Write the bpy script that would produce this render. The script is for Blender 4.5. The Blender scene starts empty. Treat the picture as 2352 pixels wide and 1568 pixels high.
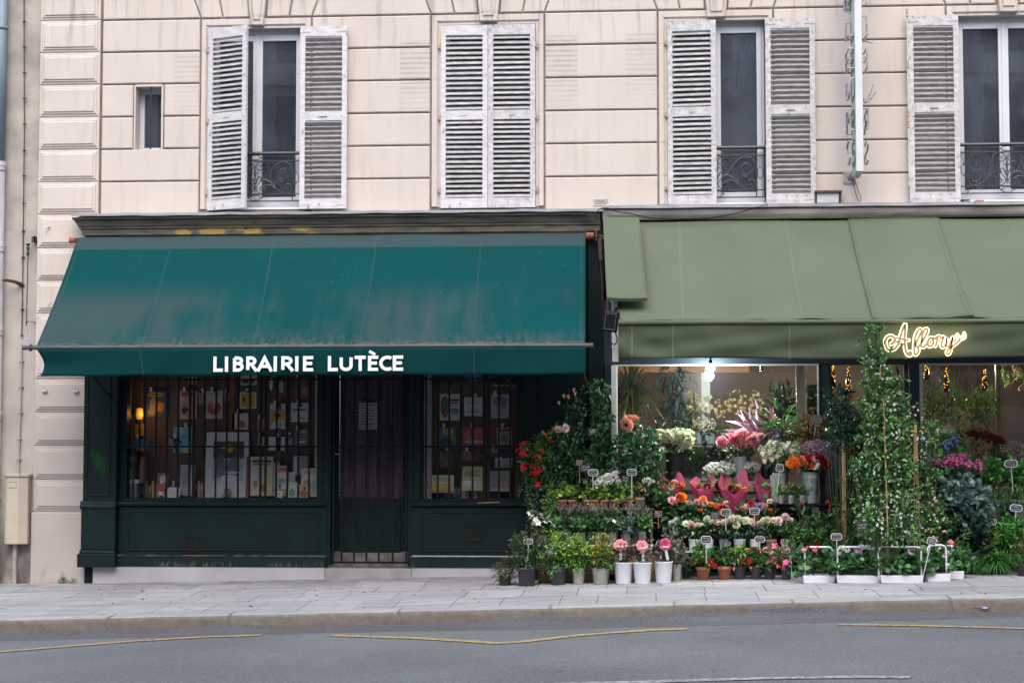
import bpy, math, random
import numpy as np
from mathutils import Vector, Matrix
R = math.radians
S = bpy.context.scene
COL = S.collection

# ---------------------------------------------------------------- camera
CAM = np.array([1.70, -22.35, 1.49])
FPX = 4200.0                                   # focal length in pixels of a 2352 px wide survey of the photograph
YAW, PITCH = math.atan(319 / FPX), math.atan(256 / FPX)
FW = np.array([-math.sin(YAW) * math.cos(PITCH), math.cos(YAW) * math.cos(PITCH), math.sin(PITCH)])
RT = np.cross(FW, [0, 0, 1]); RT /= np.linalg.norm(RT)
UP = np.cross(RT, FW)
cd = bpy.data.cameras.new('camera')
cam = bpy.data.objects.new('camera', cd)
COL.objects.link(cam)
cam.location = CAM
cam.rotation_euler = Vector(FW).to_track_quat('-Z', 'Y').to_euler()
cd.sensor_width = 36
cd.lens = 36 * FPX / 2352
cd.clip_end = 400
S.camera = cam

# ---------------------------------------------------------------- light
w = bpy.data.worlds.new('World'); S.world = w; w.use_nodes = True
nt = w.node_tree
sky = nt.nodes.new('ShaderNodeTexSky'); sky.sky_type = 'NISHITA'; sky.sun_disc = False
sky.sun_elevation = R(52); sky.sun_rotation = R(165); sky.air_density = 1.0; sky.dust_density = 4.0; sky.ozone_density = 1.0
bg = nt.nodes['Background']; bg.inputs[1].default_value = 0.13
nt.links.new(sky.outputs[0], bg.inputs[0])
sl = bpy.data.lights.new('sun', 'SUN'); sl.energy = 1.2; sl.angle = R(50); sl.color = (1.0, 0.965, 0.91)
sun = bpy.data.objects.new('sun', sl); COL.objects.link(sun)
sun.rotation_euler = (R(38), 0, R(-15))
S.view_settings.view_transform = 'Standard'; S.view_settings.look = 'None'
S.view_settings.exposure = 1.04; S.view_settings.gamma = 1
S.cycles.max_bounces = 8; S.cycles.transparent_max_bounces = 24
S.cycles.use_denoising = True
S.cycles.sample_clamp_indirect = 4.0

# ---------------------------------------------------------------- survey helpers: a pixel of the survey to a point on a plane of known depth
def at(px, py, Y=0.0):
    r = FW + (px - 1176) / FPX * RT + (784 - py) / FPX * UP
    t = (Y - CAM[1]) / r[1]
    p = CAM + r * t
    return p
def X(px, Y=0.0, py=784): return float(at(px, py, Y)[0])
def Z(py, Y=0.0, px=1176): return float(at(px, py, Y)[2])
def gz(x, y): return (.0235 - .00137 * (y + .12)) * x + .0129 + .0252 * y     # the sloping pavement
def ground(px, py):
    lo, hi = -14.0, 0.3
    for _ in range(40):
        m = (lo + hi) / 2; p = at(px, py, m)
        if p[2] > gz(p[0], m): lo = m
        else: hi = m
    return at(px, py, lo)
def M(npx, Y=0.0): return npx * (Y + 22.35) / FPX
# ---------------------------------------------------------------- materials
def mat(name, col, col2=None, rough=.7, scale=8, bump=0, bscale=None, metal=0, spec=.5, stretch=(1, 1, 1), island=0, detail=5, contrast=(.35, .65), objrand=0, coat=0):
    m = bpy.data.materials.new(name); m.use_nodes = True
    n, l = m.node_tree.nodes, m.node_tree.links
    b = n['Principled BSDF']
    b.inputs['Roughness'].default_value = rough; b.inputs['Metallic'].default_value = metal
    b.inputs['Specular IOR Level'].default_value = spec
    b.inputs['Coat Weight'].default_value = coat
    tc = n.new('ShaderNodeTexCoord'); mp = n.new('ShaderNodeMapping'); mp.inputs['Scale'].default_value = stretch
    l.new(tc.outputs['Object'], mp.inputs['Vector'])
    if col2 is None: col2 = tuple(c * .82 for c in col)
    no = n.new('ShaderNodeTexNoise'); no.inputs['Scale'].default_value = scale; no.inputs['Detail'].default_value = detail
    l.new(mp.outputs[0], no.inputs['Vector'])
    mr = n.new('ShaderNodeMapRange'); mr.inputs[1].default_value, mr.inputs[2].default_value = contrast
    l.new(no.outputs[0], mr.inputs[0])
    mx = n.new('ShaderNodeMix'); mx.data_type = 'RGBA'
    mx.inputs[6].default_value = (*col, 1); mx.inputs[7].default_value = (*col2, 1)
    l.new(mr.outputs[0], mx.inputs[0])
    out = mx.outputs[2]
    if island or objrand:
        g = n.new('ShaderNodeNewGeometry') if island else n.new('ShaderNodeObjectInfo')
        m2 = n.new('ShaderNodeMapRange'); a = island or objrand; m2.inputs[3].default_value = 1 - a; m2.inputs[4].default_value = 1 + a
        l.new(g.outputs['Random Per Island' if island else 'Random'], m2.inputs[0])
        vm = n.new('ShaderNodeVectorMath'); vm.operation = 'SCALE'
        l.new(out, vm.inputs[0]); l.new(m2.outputs[0], vm.inputs['Scale']); out = vm.outputs[0]
    l.new(out, b.inputs['Base Color'])
    m['out'] = 1
    if bump:
        n2 = n.new('ShaderNodeTexNoise'); n2.inputs['Scale'].default_value = bscale or scale * 4; n2.inputs['Detail'].default_value = 4
        l.new(mp.outputs[0], n2.inputs['Vector'])
        bp = n.new('ShaderNodeBump'); bp.inputs['Strength'].default_value = bump; bp.inputs['Distance'].default_value = .01
        l.new(n2.outputs[0], bp.inputs['Height']); l.new(bp.outputs[0], b.inputs['Normal'])
    return m
def overlay(m, col, fac_builder):
    """mix a second colour over a material's base colour; fac_builder(nodes, links, xyz) returns a 0-1 socket"""
    n, l = m.node_tree.nodes, m.node_tree.links
    b = n['Principled BSDF']
    src = b.inputs['Base Color'].links[0].from_socket
    tc = n.new('ShaderNodeTexCoord'); sx = n.new('ShaderNodeSeparateXYZ'); l.new(tc.outputs['Object'], sx.inputs[0])
    f = fac_builder(n, l, tc.outputs['Object'], sx.outputs)
    mx = n.new('ShaderNodeMix'); mx.data_type = 'RGBA'; mx.inputs[7].default_value = (*col, 1)
    l.new(src, mx.inputs[6]); l.new(f, mx.inputs[0]); l.new(mx.outputs[2], b.inputs['Base Color'])
    return m
def nmath(n, l, op, a, b=None):
    x = n.new('ShaderNodeMath'); x.operation = op
    for i, v in enumerate((a, b)):
        if v is None: continue
        if isinstance(v, (int, float)): x.inputs[i].default_value = v
        else: l.new(v, x.inputs[i])
    return x.outputs[0]
def nrange(n, l, v, a, b, c=0., d=1.):
    x = n.new('ShaderNodeMapRange'); x.interpolation_type = 'SMOOTHSTEP'
    for i, q in ((1, a), (2, b), (3, c), (4, d)): x.inputs[i].default_value = q
    l.new(v, x.inputs[0]); return x.outputs[0]
def nnoise(n, l, vec, scale, stretch=(1, 1, 1), detail=4, loc=(0, 0, 0)):
    mp = n.new('ShaderNodeMapping'); mp.inputs['Scale'].default_value = stretch; mp.inputs['Location'].default_value = loc; l.new(vec, mp.inputs[0])
    x = n.new('ShaderNodeTexNoise'); x.inputs['Scale'].default_value = scale; x.inputs['Detail'].default_value = detail
    l.new(mp.outputs[0], x.inputs['Vector']); return x.outputs[0]
def emit(name, col, k):
    m = bpy.data.materials.new(name); m.use_nodes = True
    b = m.node_tree.nodes['Principled BSDF']
    b.inputs['Base Color'].default_value = (*col, 1); b.inputs['Emission Color'].default_value = (*col, 1); b.inputs['Emission Strength'].default_value = k
    return m
def glass(name, tint=(.93, .96, .97), ior=1.6, rough=0.0, painted_sheen=0.0):
    m = bpy.data.materials.new(name); m.use_nodes = True
    n, l = m.node_tree.nodes, m.node_tree.links
    n.remove(n['Principled BSDF'])
    t = n.new('ShaderNodeBsdfTransparent'); t.inputs[0].default_value = (*tint, 1)
    g = n.new('ShaderNodeBsdfGlossy'); g.inputs['Roughness'].default_value = rough
    f = n.new('ShaderNodeFresnel'); f.inputs[0].default_value = ior
    bpn = n.new('ShaderNodeBump'); no = n.new('ShaderNodeTexNoise'); tc = n.new('ShaderNodeTexCoord')
    no.inputs['Scale'].default_value = 1.6; bpn.inputs['Strength'].default_value = .02; bpn.inputs['Distance'].default_value = .05
    l.new(tc.outputs['Object'], no.inputs['Vector']); l.new(no.outputs[0], bpn.inputs['Height']); l.new(bpn.outputs[0], g.inputs['Normal'])
    mx = n.new('ShaderNodeMixShader'); l.new(f.outputs[0], mx.inputs[0]); l.new(t.outputs[0], mx.inputs[1]); l.new(g.outputs[0], mx.inputs[2])
    out = mx.outputs[0]
    if painted_sheen:                                            # pale blue diffuse film, painting reflected daylight onto the pane
        d = n.new('ShaderNodeBsdfDiffuse'); d.inputs[0].default_value = (.46, .52, .66, 1); m3 = n.new('ShaderNodeMixShader'); nd = n.new('ShaderNodeTexNoise'); nd.inputs['Scale'].default_value = 2.2; nd.inputs['Detail'].default_value = 5; l.new(tc.outputs['Object'], nd.inputs['Vector'])
        l.new(nrange(n, l, nd.outputs[0], .3, .7, painted_sheen * .6, painted_sheen * 1.4), m3.inputs[0]); l.new(out, m3.inputs[1]); l.new(d.outputs[0], m3.inputs[2]); out = m3.outputs[0]
    l.new(out, n['Material Output'].inputs[0])
    return m
def leafmat(name, c1, c2, c3=None, rough=.45, spec=.5):
    m = bpy.data.materials.new(name); m.use_nodes = True
    n, l = m.node_tree.nodes, m.node_tree.links
    b = n['Principled BSDF']; b.inputs['Roughness'].default_value = rough; b.inputs['Specular IOR Level'].default_value = spec
    g = n.new('ShaderNodeNewGeometry'); cr = n.new('ShaderNodeValToRGB')
    e = cr.color_ramp.elements; e[0].color = (*c1, 1); e[1].color = (*c2, 1)
    if c3: e[1].position = .8; k = e.new(1.0); k.color = (*c3, 1)
    l.new(g.outputs['Random Per Island'], cr.inputs[0])
    tr = n.new('ShaderNodeBsdfTranslucent'); mx = n.new('ShaderNodeMixShader'); mx.inputs[0].default_value = .22
    l.new(cr.outputs[0], b.inputs['Base Color']); l.new(cr.outputs[0], tr.inputs[0])
    l.new(b.outputs[0], mx.inputs[1]); l.new(tr.outputs[0], mx.inputs[2]); l.new(mx.outputs[0], n['Material Output'].inputs[0])
    return m

# ---------------------------------------------------------------- mesh helpers
class MB:
    def __init__(s): s.v = []; s.f = []; s.mi = []; s.m = 0
    def add(s, vs, fs):
        o = len(s.v); s.v.extend([tuple(map(float, p)) for p in vs]); s.f.extend([tuple(i + o for i in f) for f in fs]); s.mi.extend([s.m] * len(fs)); return s
    def box(s, x0, x1, y0, y1, z0, z1):
        return s.add([(x0, y0, z0), (x1, y0, z0), (x1, y1, z0), (x0, y1, z0), (x0, y0, z1), (x1, y0, z1), (x1, y1, z1), (x0, y1, z1)],
                     [(3, 2, 1, 0), (4, 5, 6, 7), (0, 1, 5, 4), (1, 2, 6, 5), (2, 3, 7, 6), (3, 0, 4, 7)])
    def prism(s, poly, y0, y1):                     # polygon in x,z between two depths (front y0)
        n = len(poly)
        vs = [(x, y0, z) for x, z in poly] + [(x, y1, z) for x, z in poly]
        return s.add(vs, [tuple(range(n)), tuple(range(2 * n - 1, n - 1, -1))] + [(i, n + i, n + (i + 1) % n, (i + 1) % n) for i in range(n)])
    def panel(s, poly, y0, y1, ch):                 # prism with a chamfered front face; ch is the chamfer size
        P = [Vector((x, z)) for x, z in poly]; n = len(P); c = sum(P, Vector((0, 0))) / n
        inn = []
        for i in range(n):
            a, b, d = P[i - 1], P[i], P[(i + 1) % n]
            e1 = (b - a).normalized(); e2 = (d - b).normalized()
            n1 = Vector((-e1.y, e1.x)); n2 = Vector((-e2.y, e2.x))
            if n1.dot(c - b) < 0: n1.negate()
            if n2.dot(c - b) < 0: n2.negate()
            k = (n1 + n2); k = k / max(.25, k.dot(n1)) if k.length > 1e-6 else n1
            inn.append(b + k * ch)
        vs = [(p.x, y0, p.y) for p in inn] + [(p.x, y0 + ch, p.y) for p in P] + [(p.x, y1, p.y) for p in P]
        fs = [tuple(range(n))]
        for i in range(n):
            j = (i + 1) % n
            fs += [(i, n + i, n + j, j), (n + i, 2 * n + i, 2 * n + j, n + j)]
        return s.add(vs, fs)
    def profile(s, prof, x0, x1):                   # profile in y,z swept along x, with end caps
        n = len(prof)
        vs = [(x0, y, z) for y, z in prof] + [(x1, y, z) for y, z in prof]
        return s.add(vs, [(i, i + 1, n + i + 1, n + i) for i in range(n - 1)] + [tuple(range(n)), tuple(range(2 * n - 1, n - 1, -1))])
    def tube(s, pts, r, n=6, close=False):
        pts = [Vector(p) for p in pts]; k = len(pts); vs = []; fs = []
        rr = r if isinstance(r, (list, tuple)) else [r] * k
        ref = None
        for i, p in enumerate(pts):
            d = (pts[(i + 1) % k] - pts[i - 1]) if close else (pts[min(i + 1, k - 1)] - pts[max(i - 1, 0)])
            if d.length < 1e-9: d = Vector((0, 0, 1))
            d.normalize()
            if ref is None or abs(ref.dot(d)) > .95: ref = Vector((0, 1, 0)) if abs(d.y) < .9 else Vector((1, 0, 0))
            u = d.cross(ref).normalized(); v = d.cross(u)
            for j in range(n):
                a = 2 * math.pi * j / n; vs.append(p + (u * math.cos(a) + v * math.sin(a)) * rr[i])
        for i in range(k if close else k - 1):
            for j in range(n):
                q = (i + 1) % k
                fs.append((i * n + j, i * n + (j + 1) % n, q * n + (j + 1) % n, q * n + j))
        if not close: fs += [tuple(range(n - 1, -1, -1)), tuple(range((k - 1) * n, k * n))]
        return s.add(vs, fs)
    def lathe(s, prof, cx=0, cy=0, n=20, sq=0):     # profile r,z ; sq>0 gives a rounded square section
        vs = []; k = len(prof)
        for r, z in prof:
            for j in range(n):
                a = 2 * math.pi * (j + .5) / n; c, q = math.cos(a), math.sin(a)
                if sq: e = 1 / max(abs(c), abs(q)); e = 1 + (e - 1) * sq; c *= e; q *= e
                vs.append((cx + r * c, cy + r * q, z))
        fs = [(i * n + j, i * n + (j + 1) % n, (i + 1) * n + (j + 1) % n, (i + 1) * n + j) for i in range(k - 1) for j in range(n)]
        fs += [tuple(range(n - 1, -1, -1)), tuple(range((k - 1) * n, k * n))]
        return s.add(vs, fs)
    def grid(s, fn, nu, nv):
        vs = [fn(i / nu, j / nv) for j in range(nv + 1) for i in range(nu + 1)]
        return s.add(vs, [(j * (nu + 1) + i, j * (nu + 1) + i + 1, (j + 1) * (nu + 1) + i + 1, (j + 1) * (nu + 1) + i) for j in range(nv) for i in range(nu)])
    def ribbon(s, pts, hw, y, t=.004):              # flat stroke in x,z of half width hw with mitred joins, thickness t behind y
        P = [Vector(p) for p in pts]; P = [p for i, p in enumerate(P) if i == 0 or (p - P[i - 1]).length > 1e-5]; L = []; Rr = []
        for i, p in enumerate(P):
            a = (p - P[i - 1]).normalized() if i else (P[1] - P[0]).normalized()
            b = (P[i + 1] - p).normalized() if i < len(P) - 1 else a
            na, nb = Vector((-a.y, a.x)), Vector((-b.y, b.x)); k = na + nb
            k = k / max(.4, k.dot(na)) if k.length > 1e-6 else na
            h = hw[i] if isinstance(hw, (list, tuple)) else hw
            L.append(p + k * h); Rr.append(p - k * h)
        n = len(P)
        vs = [(q.x, y, q.y) for q in L] + [(q.x, y, q.y) for q in Rr] + [(q.x, y + t, q.y) for q in L] + [(q.x, y + t, q.y) for q in Rr]
        fs = []
        for i in range(n - 1):
            fs += [(i, i + 1, n + i + 1, n + i), (2 * n + i, 3 * n + i, 3 * n + i + 1, 2 * n + i + 1), (i, 2 * n + i, 2 * n + i + 1, i + 1), (n + i, n + i + 1, 3 * n + i + 1, 3 * n + i)]
        fs += [(0, n, 3 * n, 2 * n), (n - 1, 3 * n - 1, 4 * n - 1, 2 * n - 1)]
        return s.add(vs, fs)
    def disc(s, c, r, y, t=.004, n=12, rz=None):
        rz = rz or r
        return s.prism([(c[0] + r * math.cos(2 * math.pi * i / n), c[1] + rz * math.sin(2 * math.pi * i / n)) for i in range(n)], y, y + t)
    def build(s, name, mats, parent=None, bevel=0, smooth=False, kind=None, loc=None):
        if not isinstance(mats, (list, tuple)): mats = [mats]
        me = bpy.data.meshes.new(name)
        me.from_pydata(s.v, [], s.f)
        for m in mats: me.materials.append(m)
        if len(mats) > 1: me.polygons.foreach_set('material_index', s.mi)
        if smooth: me.polygons.foreach_set('use_smooth', [True] * len(s.f))
        me.update()
        return link(name, me, parent, bevel, kind, loc)
def link(name, me, parent=None, bevel=0, kind=None, loc=None):
    o = bpy.data.objects.new(name, me); COL.objects.link(o)
    if parent: o.parent = parent
    if kind: o['kind'] = kind
    if loc is not None: o.location = loc
    if bevel:
        b = o.modifiers.new('bevel', 'BEVEL'); b.width = bevel; b.segments = 2; b.limit_method = 'ANGLE'; b.angle_limit = R(40)
    return o
def tag(o, label, cat, group=None):
    o['label'] = label; o['category'] = cat
    if group: o['group'] = group
    return o
def thing(name, label, cat, loc=(0, 0, 0), group=None, rz=0):
    o = bpy.data.objects.new(name, None); COL.objects.link(o); o.location = loc; o.rotation_euler.z = rz; o.empty_display_size = .1
    return tag(o, label, cat, group)
def copy_tree(o, loc=None, label=None, parent=None):
    c = o.copy(); COL.objects.link(c)
    if parent: c.parent = parent
    if loc is not None: c.location = loc
    if label: c['label'] = label
    for ch in list(o.children): copy_tree(ch, parent=c)
    return c
def ztop(p): return p
def smoothline(pts, k=4):                            # Catmull-Rom through 2D/3D points
    P = [Vector(p) for p in pts]; out = []
    for i in range(len(P) - 1):
        a, b, c, d = P[max(i - 1, 0)], P[i], P[i + 1], P[min(i + 2, len(P) - 1)]
        for j in range(k):
            t = j / k
            out.append(.5 * ((2 * b) + (c - a) * t + (2 * a - 5 * b + 4 * c - d) * t * t + (3 * b - a - 3 * c + d) * t ** 3))
    return out + [P[-1]]
# ================================================================ materials used by the setting
STONE = mat('painted_stone', (.575, .515, .482), (.525, .468, .436), rough=.85, scale=1.4, bump=.25, bscale=70, contrast=(.3, .7))
def stone_dirt_and_tone(n, l, vec, xyz):
    x, y, z = xyz
    streak = nrange(n, l, nnoise(n, l, vec, 3.0, (3.5, 1, .35), 6), .50, .72)
    top = nrange(n, l, z, 6.0, 7.4, .12, .5)
    fac = nmath(n, l, 'MULTIPLY', streak, top)
    # dark lines that old louvres have rubbed on the wall beside the windows
    wv = nmath(n, l, 'SINE', nmath(n, l, 'MULTIPLY', z, 2 * math.pi / .0625))
    wv = nrange(n, l, wv, -.2, 1.0)
    nz = nrange(n, l, nnoise(n, l, vec, 5, (1, 1, 1), 5), .3, .6, .35, 1)
    for (a, b, z0, z1, k) in ((915, 990, 170, 90, .55), (1251, 1329, 170, 85, .55), (1438, 1512, 160, 80, .32), (392, 459, 190, 110, .32)):
        xa, xb = X(a), X(b)
        m1 = nmath(n, l, 'MULTIPLY', nrange(n, l, x, xa - .01, xa + .02), nrange(n, l, x, xb - .02, xb + .01, 1, 0))
        za = Z(z0 + 150); zb = Z(z1)
        m2 = nmath(n, l, 'MULTIPLY', nrange(n, l, z, za, za + 1.2, .05, 1), nrange(n, l, z, zb - .02, zb + .02, 1, 0))
        m3 = nmath(n, l, 'MULTIPLY', nmath(n, l, 'MULTIPLY', m1, m2), nmath(n, l, 'MULTIPLY', nmath(n, l, 'ADD', nmath(n, l, 'MULTIPLY', wv, .75), .18), nz))
        fac = nmath(n, l, 'MAXIMUM', fac, nmath(n, l, 'MULTIPLY', m3, k))
    # grime under each joint
    ph = nmath(n, l, 'FRACT', nmath(n, l, 'DIVIDE', nmath(n, l, 'SUBTRACT', z, 4.886 - .012), .411))
    gr = nmath(n, l, 'MULTIPLY', nrange(n, l, ph, .0, .16, 1, 0), nrange(n, l, nnoise(n, l, vec, 2.2, (1, 1, .5), 5), .42, .7))
    fac = nmath(n, l, 'MAXIMUM', fac, nmath(n, l, 'MULTIPLY', gr, .4))
    # splashed foot of the wall
    ft = nmath(n, l, 'MULTIPLY', nrange(n, l, z, -.3, 1.0, 1, 0), nrange(n, l, nnoise(n, l, vec, 3.5, (1.5, 1, .6), 6), .35, .62))
    lowq = nmath(n, l, 'MULTIPLY', nrange(n, l, z, 1.6, 3.3, .40, 0), nrange(n, l, nnoise(n, l, vec, 1.6, (1, 1, 1), 6), .2, .7, .75, 1.15))  # whole lower wall toned darker towards the bottom, varied by noise
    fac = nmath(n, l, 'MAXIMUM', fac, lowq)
    return nmath(n, l, 'MINIMUM', nmath(n, l, 'MAXIMUM', fac, nmath(n, l, 'MULTIPLY', ft, .8)), 1.0)
overlay(STONE, (.165, .145, .140), stone_dirt_and_tone)
CONCRETE = mat('old_render', (.42, .385, .35), (.27, .25, .235), rough=.9, scale=2.4, bump=.5, bscale=40, detail=9, contrast=(.38, .66))
ASPHALT = mat('asphalt', (.124, .140, .152), (.088, .099, .107), rough=.85, scale=.45, bump=1.0, bscale=95, detail=8)
def speck(n, l, vec, xyz):
    a = nrange(n, l, nnoise(n, l, vec, 55, (1, 1, 1), 3), .54, .66)
    return nmath(n, l, 'MULTIPLY', a, .6)
overlay(ASPHALT, (.24, .25, .27), speck)
def speckd(n, l, vec, xyz):
    a = nrange(n, l, nnoise(n, l, vec, 42, (1, 1, 1), 3, (3, 1, 0)), .54, .66)
    crack = nrange(n, l, nmath(n, l, 'ABSOLUTE', nmath(n, l, 'SUBTRACT', nnoise(n, l, vec, 1.3, (1, 2.2, 1), 9), .5)), .0, .010, 1, 0)
    big = nrange(n, l, nnoise(n, l, vec, .5, (1, 1, 1), 2), .5, .62)
    return nmath(n, l, 'MAXIMUM', nmath(n, l, 'MULTIPLY', a, .5), nmath(n, l, 'MULTIPLY', nmath(n, l, 'MULTIPLY', crack, big), .8))
overlay(ASPHALT, (.035, .037, .042), speckd)
SEAL = mat('road_edge_asphalt', (.080, .082, .098), (.055, .056, .068), rough=.8, scale=1.4, bump=.6, bscale=120, stretch=(.6, 2, 1), detail=7)
overlay(SEAL, (.2, .2, .215), speck)
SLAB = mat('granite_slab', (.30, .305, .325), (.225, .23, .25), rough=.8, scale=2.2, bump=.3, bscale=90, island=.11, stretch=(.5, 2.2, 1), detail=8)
overlay(SLAB, (.13, .125, .13), lambda n, l, vec, xyz: nmath(n, l, 'MULTIPLY', nrange(n, l, nnoise(n, l, vec, 7, (1, 1, 1), 7), .57, .74), .7))
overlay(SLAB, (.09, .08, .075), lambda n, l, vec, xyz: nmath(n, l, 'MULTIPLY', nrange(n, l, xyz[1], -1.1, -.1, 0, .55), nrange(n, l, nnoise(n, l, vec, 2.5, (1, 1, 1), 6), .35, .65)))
KERB = mat('granite_kerb', (.155, .134, .119), (.100, .089, .080), rough=.85, scale=11, bump=.7, bscale=70, island=.12, detail=9, contrast=(.25, .75))
overlay(KERB, (.05, .045, .042), lambda n, l, vec, xyz: nmath(n, l, 'MULTIPLY', nrange(n, l, nnoise(n, l, vec, 45, (1, 1, 1), 3), .6, .72), .6))
MORTAR = mat('mortar', (.20, .19, .18), (.14, .135, .125), rough=.95, scale=14, bump=.4)
YELLOW = mat('yellow_road_paint', (.40, .30, .11), (.29, .23, .11), rough=.75, scale=9, bump=.4, bscale=120)
overlay(YELLOW, (.11, .115, .125), lambda n, l, vec, xyz: nrange(n, l, nnoise(n, l, vec, 24, (1, 1, 1), 6), .46, .66))
WHITEP = mat('white_road_paint', (.34, .35, .37), (.2, .21, .225), rough=.8, scale=16)
overlay(WHITEP, (.11, .115, .125), lambda n, l, vec, xyz: nrange(n, l, nnoise(n, l, vec, 22, (1, 1, 1), 6), .46, .6))

# ================================================================ road, pavement, kerb
KY = -3.82                                            # front edge of the kerb
def rz(x): return gz(x, KY) - .145
rng = random.Random(4)
b = MB()
def roadf(u, v):
    x = -60 + 120 * u; y = KY + .02 - (v ** 1.6) * 45
    return (x, y, rz(x) - .012 + min(.05, .012 * (KY - y)) * .6)
b.grid(roadf, 60, 24).build('road', ASPHALT, kind='structure')
# a darker strip of patched asphalt along the kerb, its edge lapping up against the stones
b = MB()
def lip(x): return .010 + .016 * math.sin(x * 1.9 + .6) + .012 * math.sin(x * 4.3) + (.075 * math.exp(-((x - 2.55) / .95) ** 2)) - (.012 if x > 3.6 else 0)
def sealf(u, v):
    x = -14 + 28 * u; y = KY - .004 - v * (.62 + .06 * math.sin(x * .9))
    base = roadf((x + 60) / 120, max(0, (KY + .02 - y) / 45) ** (1 / 1.6))[2]
    return (x, y, base + .005 + (lip(x) + .02) * (1 - v) ** 3 + (.004 * math.sin(x * 9 + v * 14) * (1 - v) if v < 1 else 0) - (.004 if v == 1 else 0))
b.grid(sealf, 200, 8).build('road_edge', SEAL, smooth=True, kind='structure')
def onroad(px, py):
    lo, hi = -20., KY
    for _ in range(40):
        m = (lo + hi) / 2; p = at(px, py, m); z = roadf((p[0] + 60) / 120, ((KY + .02 - m) / 45) ** (1 / 1.6))[2]
        if p[2] > z: lo = m
        else: hi = m
    p = at(px, py, lo); return (p[0], p[1], p[2] + .006)
def paint(name, pts, width, m):
    b = MB(); P = [Vector(onroad(*p)) for p in pts]
    Q = []
    for i in range(len(P) - 1):
        k = max(2, int((P[i + 1] - P[i]).length / .25))
        Q += [P[i].lerp(P[i + 1], j / k) for j in range(k)]
    Q.append(P[-1]); vs = []
    for i, p in enumerate(Q):
        d = (Q[min(i + 1, len(Q) - 1)] - Q[max(i - 1, 0)]); d.z = 0; d.normalize(); nn = Vector((-d.y, d.x, 0)) * (width / 2)
        for s in (1, -1):
            q = p + nn * s; zz = roadf((q.x + 60) / 120, (max(0, KY + .02 - q.y) / 45) ** (1 / 1.6))[2]
            vs.append((q.x, q.y, max(zz + .007, 0 * zz + p.z - .004 if q.y > KY - .7 else zz + .007)))
    b.add(vs, [(2 * i, 2 * i + 2, 2 * i + 3, 2 * i + 1) for i in range(len(Q) - 1)])
    return b.build(name, m, kind='structure')
paint('road_marking', [(-60, 1504), (0, 1497), (300, 1473), (470, 1463), (600, 1459)], .14, YELLOW)
paint('road_marking', [(765, 1459.5), (960, 1466), (1080, 1473), (1140, 1477.5), (1190, 1475), (1340, 1458), (1500, 1447), (1580, 1444.5)], .15, YELLOW)
paint('road_marking', [(1925, 1435), (2100, 1437), (2352, 1443.5), (2480, 1449)], .12, YELLOW)
paint('road_marking', [(1220, 1573), (1500, 1566), (1764, 1558), (1960, 1555), (2090, 1556)], .14, WHITEP)

SL = []
b = MB(); b.grid(lambda u, v: (-30 + 60 * u, KY + .08 + (4.4) * v, gz(-30 + 60 * u, KY + .08 + 4.4 * v) - .014), 60, 2)
b.build('pavement_bed', MORTAR, kind='structure')
b = MB()
rows = [(KY + .30, KY + 1.18), (KY + 1.18, KY + 1.95), (KY + 1.95, KY + 2.7), (KY + 2.7, KY + 3.4), (KY + 3.4, KY + 4.15)]
front = [X(p, KY + .3, 1375) for p in (680, 810, 899, 1033, 1145, 1283, 1370, 1507, 1623, 1745, 1883, 2026, 2115, 2260)]
for ri, (y0, y1) in enumerate(rows):
    if ri == 0:
        xs = [front[0] - q for q in (4.1, 3.4, 2.7, 2.2, 1.55, 1.0, .45)] + front + [front[-1] + .6 * k for k in range(1, 30)]
        xs = [front[0] - 4.1 - .6 * k for k in range(24, 0, -1)] + xs
    else:
        xs = [-18.0]
        while xs[-1] < 18: xs.append(xs[-1] + rng.uniform(.5, .85))
    for i in range(len(xs) - 1):
        g = .004; x0, x1 = xs[i] + g, xs[i + 1] - g; dz = rng.uniform(-.0015, .0015)
        ya, yb = y0 + g, y1 - g
        P = [(x0, ya), (x1, ya), (x1, yb), (x0, yb)]
        b.add([(x, y, gz(x, y) + dz) for x, y in P] + [(x, y, gz(x, y) - .03) for x, y in P], [(0, 1, 2, 3), (0, 4, 5, 1), (1, 5, 6, 2), (2, 6, 7, 3), (3, 7, 4, 0)])
b.build('pavement', SLAB, kind='structure')
# kerb stones with rounded fronts and mortar joints
b = MB()
kx = [X(p, KY, 1400) for p in (248, 527, 915, 1263, 1549, 1822, 2184)]
kx = [kx[0] - 1.45 * k for k in range(9, 0, -1)] + kx + [kx[-1] + 1.5 * k for k in range(1, 9)]
for i in range(len(kx) - 1):
    x0, x1 = kx[i] + .016, kx[i + 1] - .016; n = 26
    prof = [(.30, -.01), (.30, 0), (.06, .0), (.025, -.008), (.006, -.026), (0, -.05), (-.004, -.10), (-.008, -.24), (.30, -.24)]
    vs = []
    for k in range(n + 1):
        x = x0 + (x1 - x0) * k / n
        for dy, dz in prof:
            j = .003 * math.sin(x * 7 + dz * 20) + rng.uniform(-.0012, .0012)
            vs.append((x, KY + dy + (j if dy < .05 else 0), gz(x, KY + dy) + dz + (j * .5 if -.05 < dz < -.001 else 0)))
    m = len(prof)
    fs = [(k * m + a, k * m + (a + 1) % m, (k + 1) * m + (a + 1) % m, (k + 1) * m + a) for k in range(n) for a in range(m)]
    fs += [tuple(range(m)), tuple(range(n * m + m - 1, n * m - 1, -1))]
    k0 = len(b.mi); b.add(vs, fs)
    for q in range(n): b.mi[k0 + q * m + 1] = 1; b.mi[k0 + q * m + 2] = 1
kb = b.build('kerb', [KERB, SLAB], kind='structure', smooth=False)
b = MB()
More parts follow.
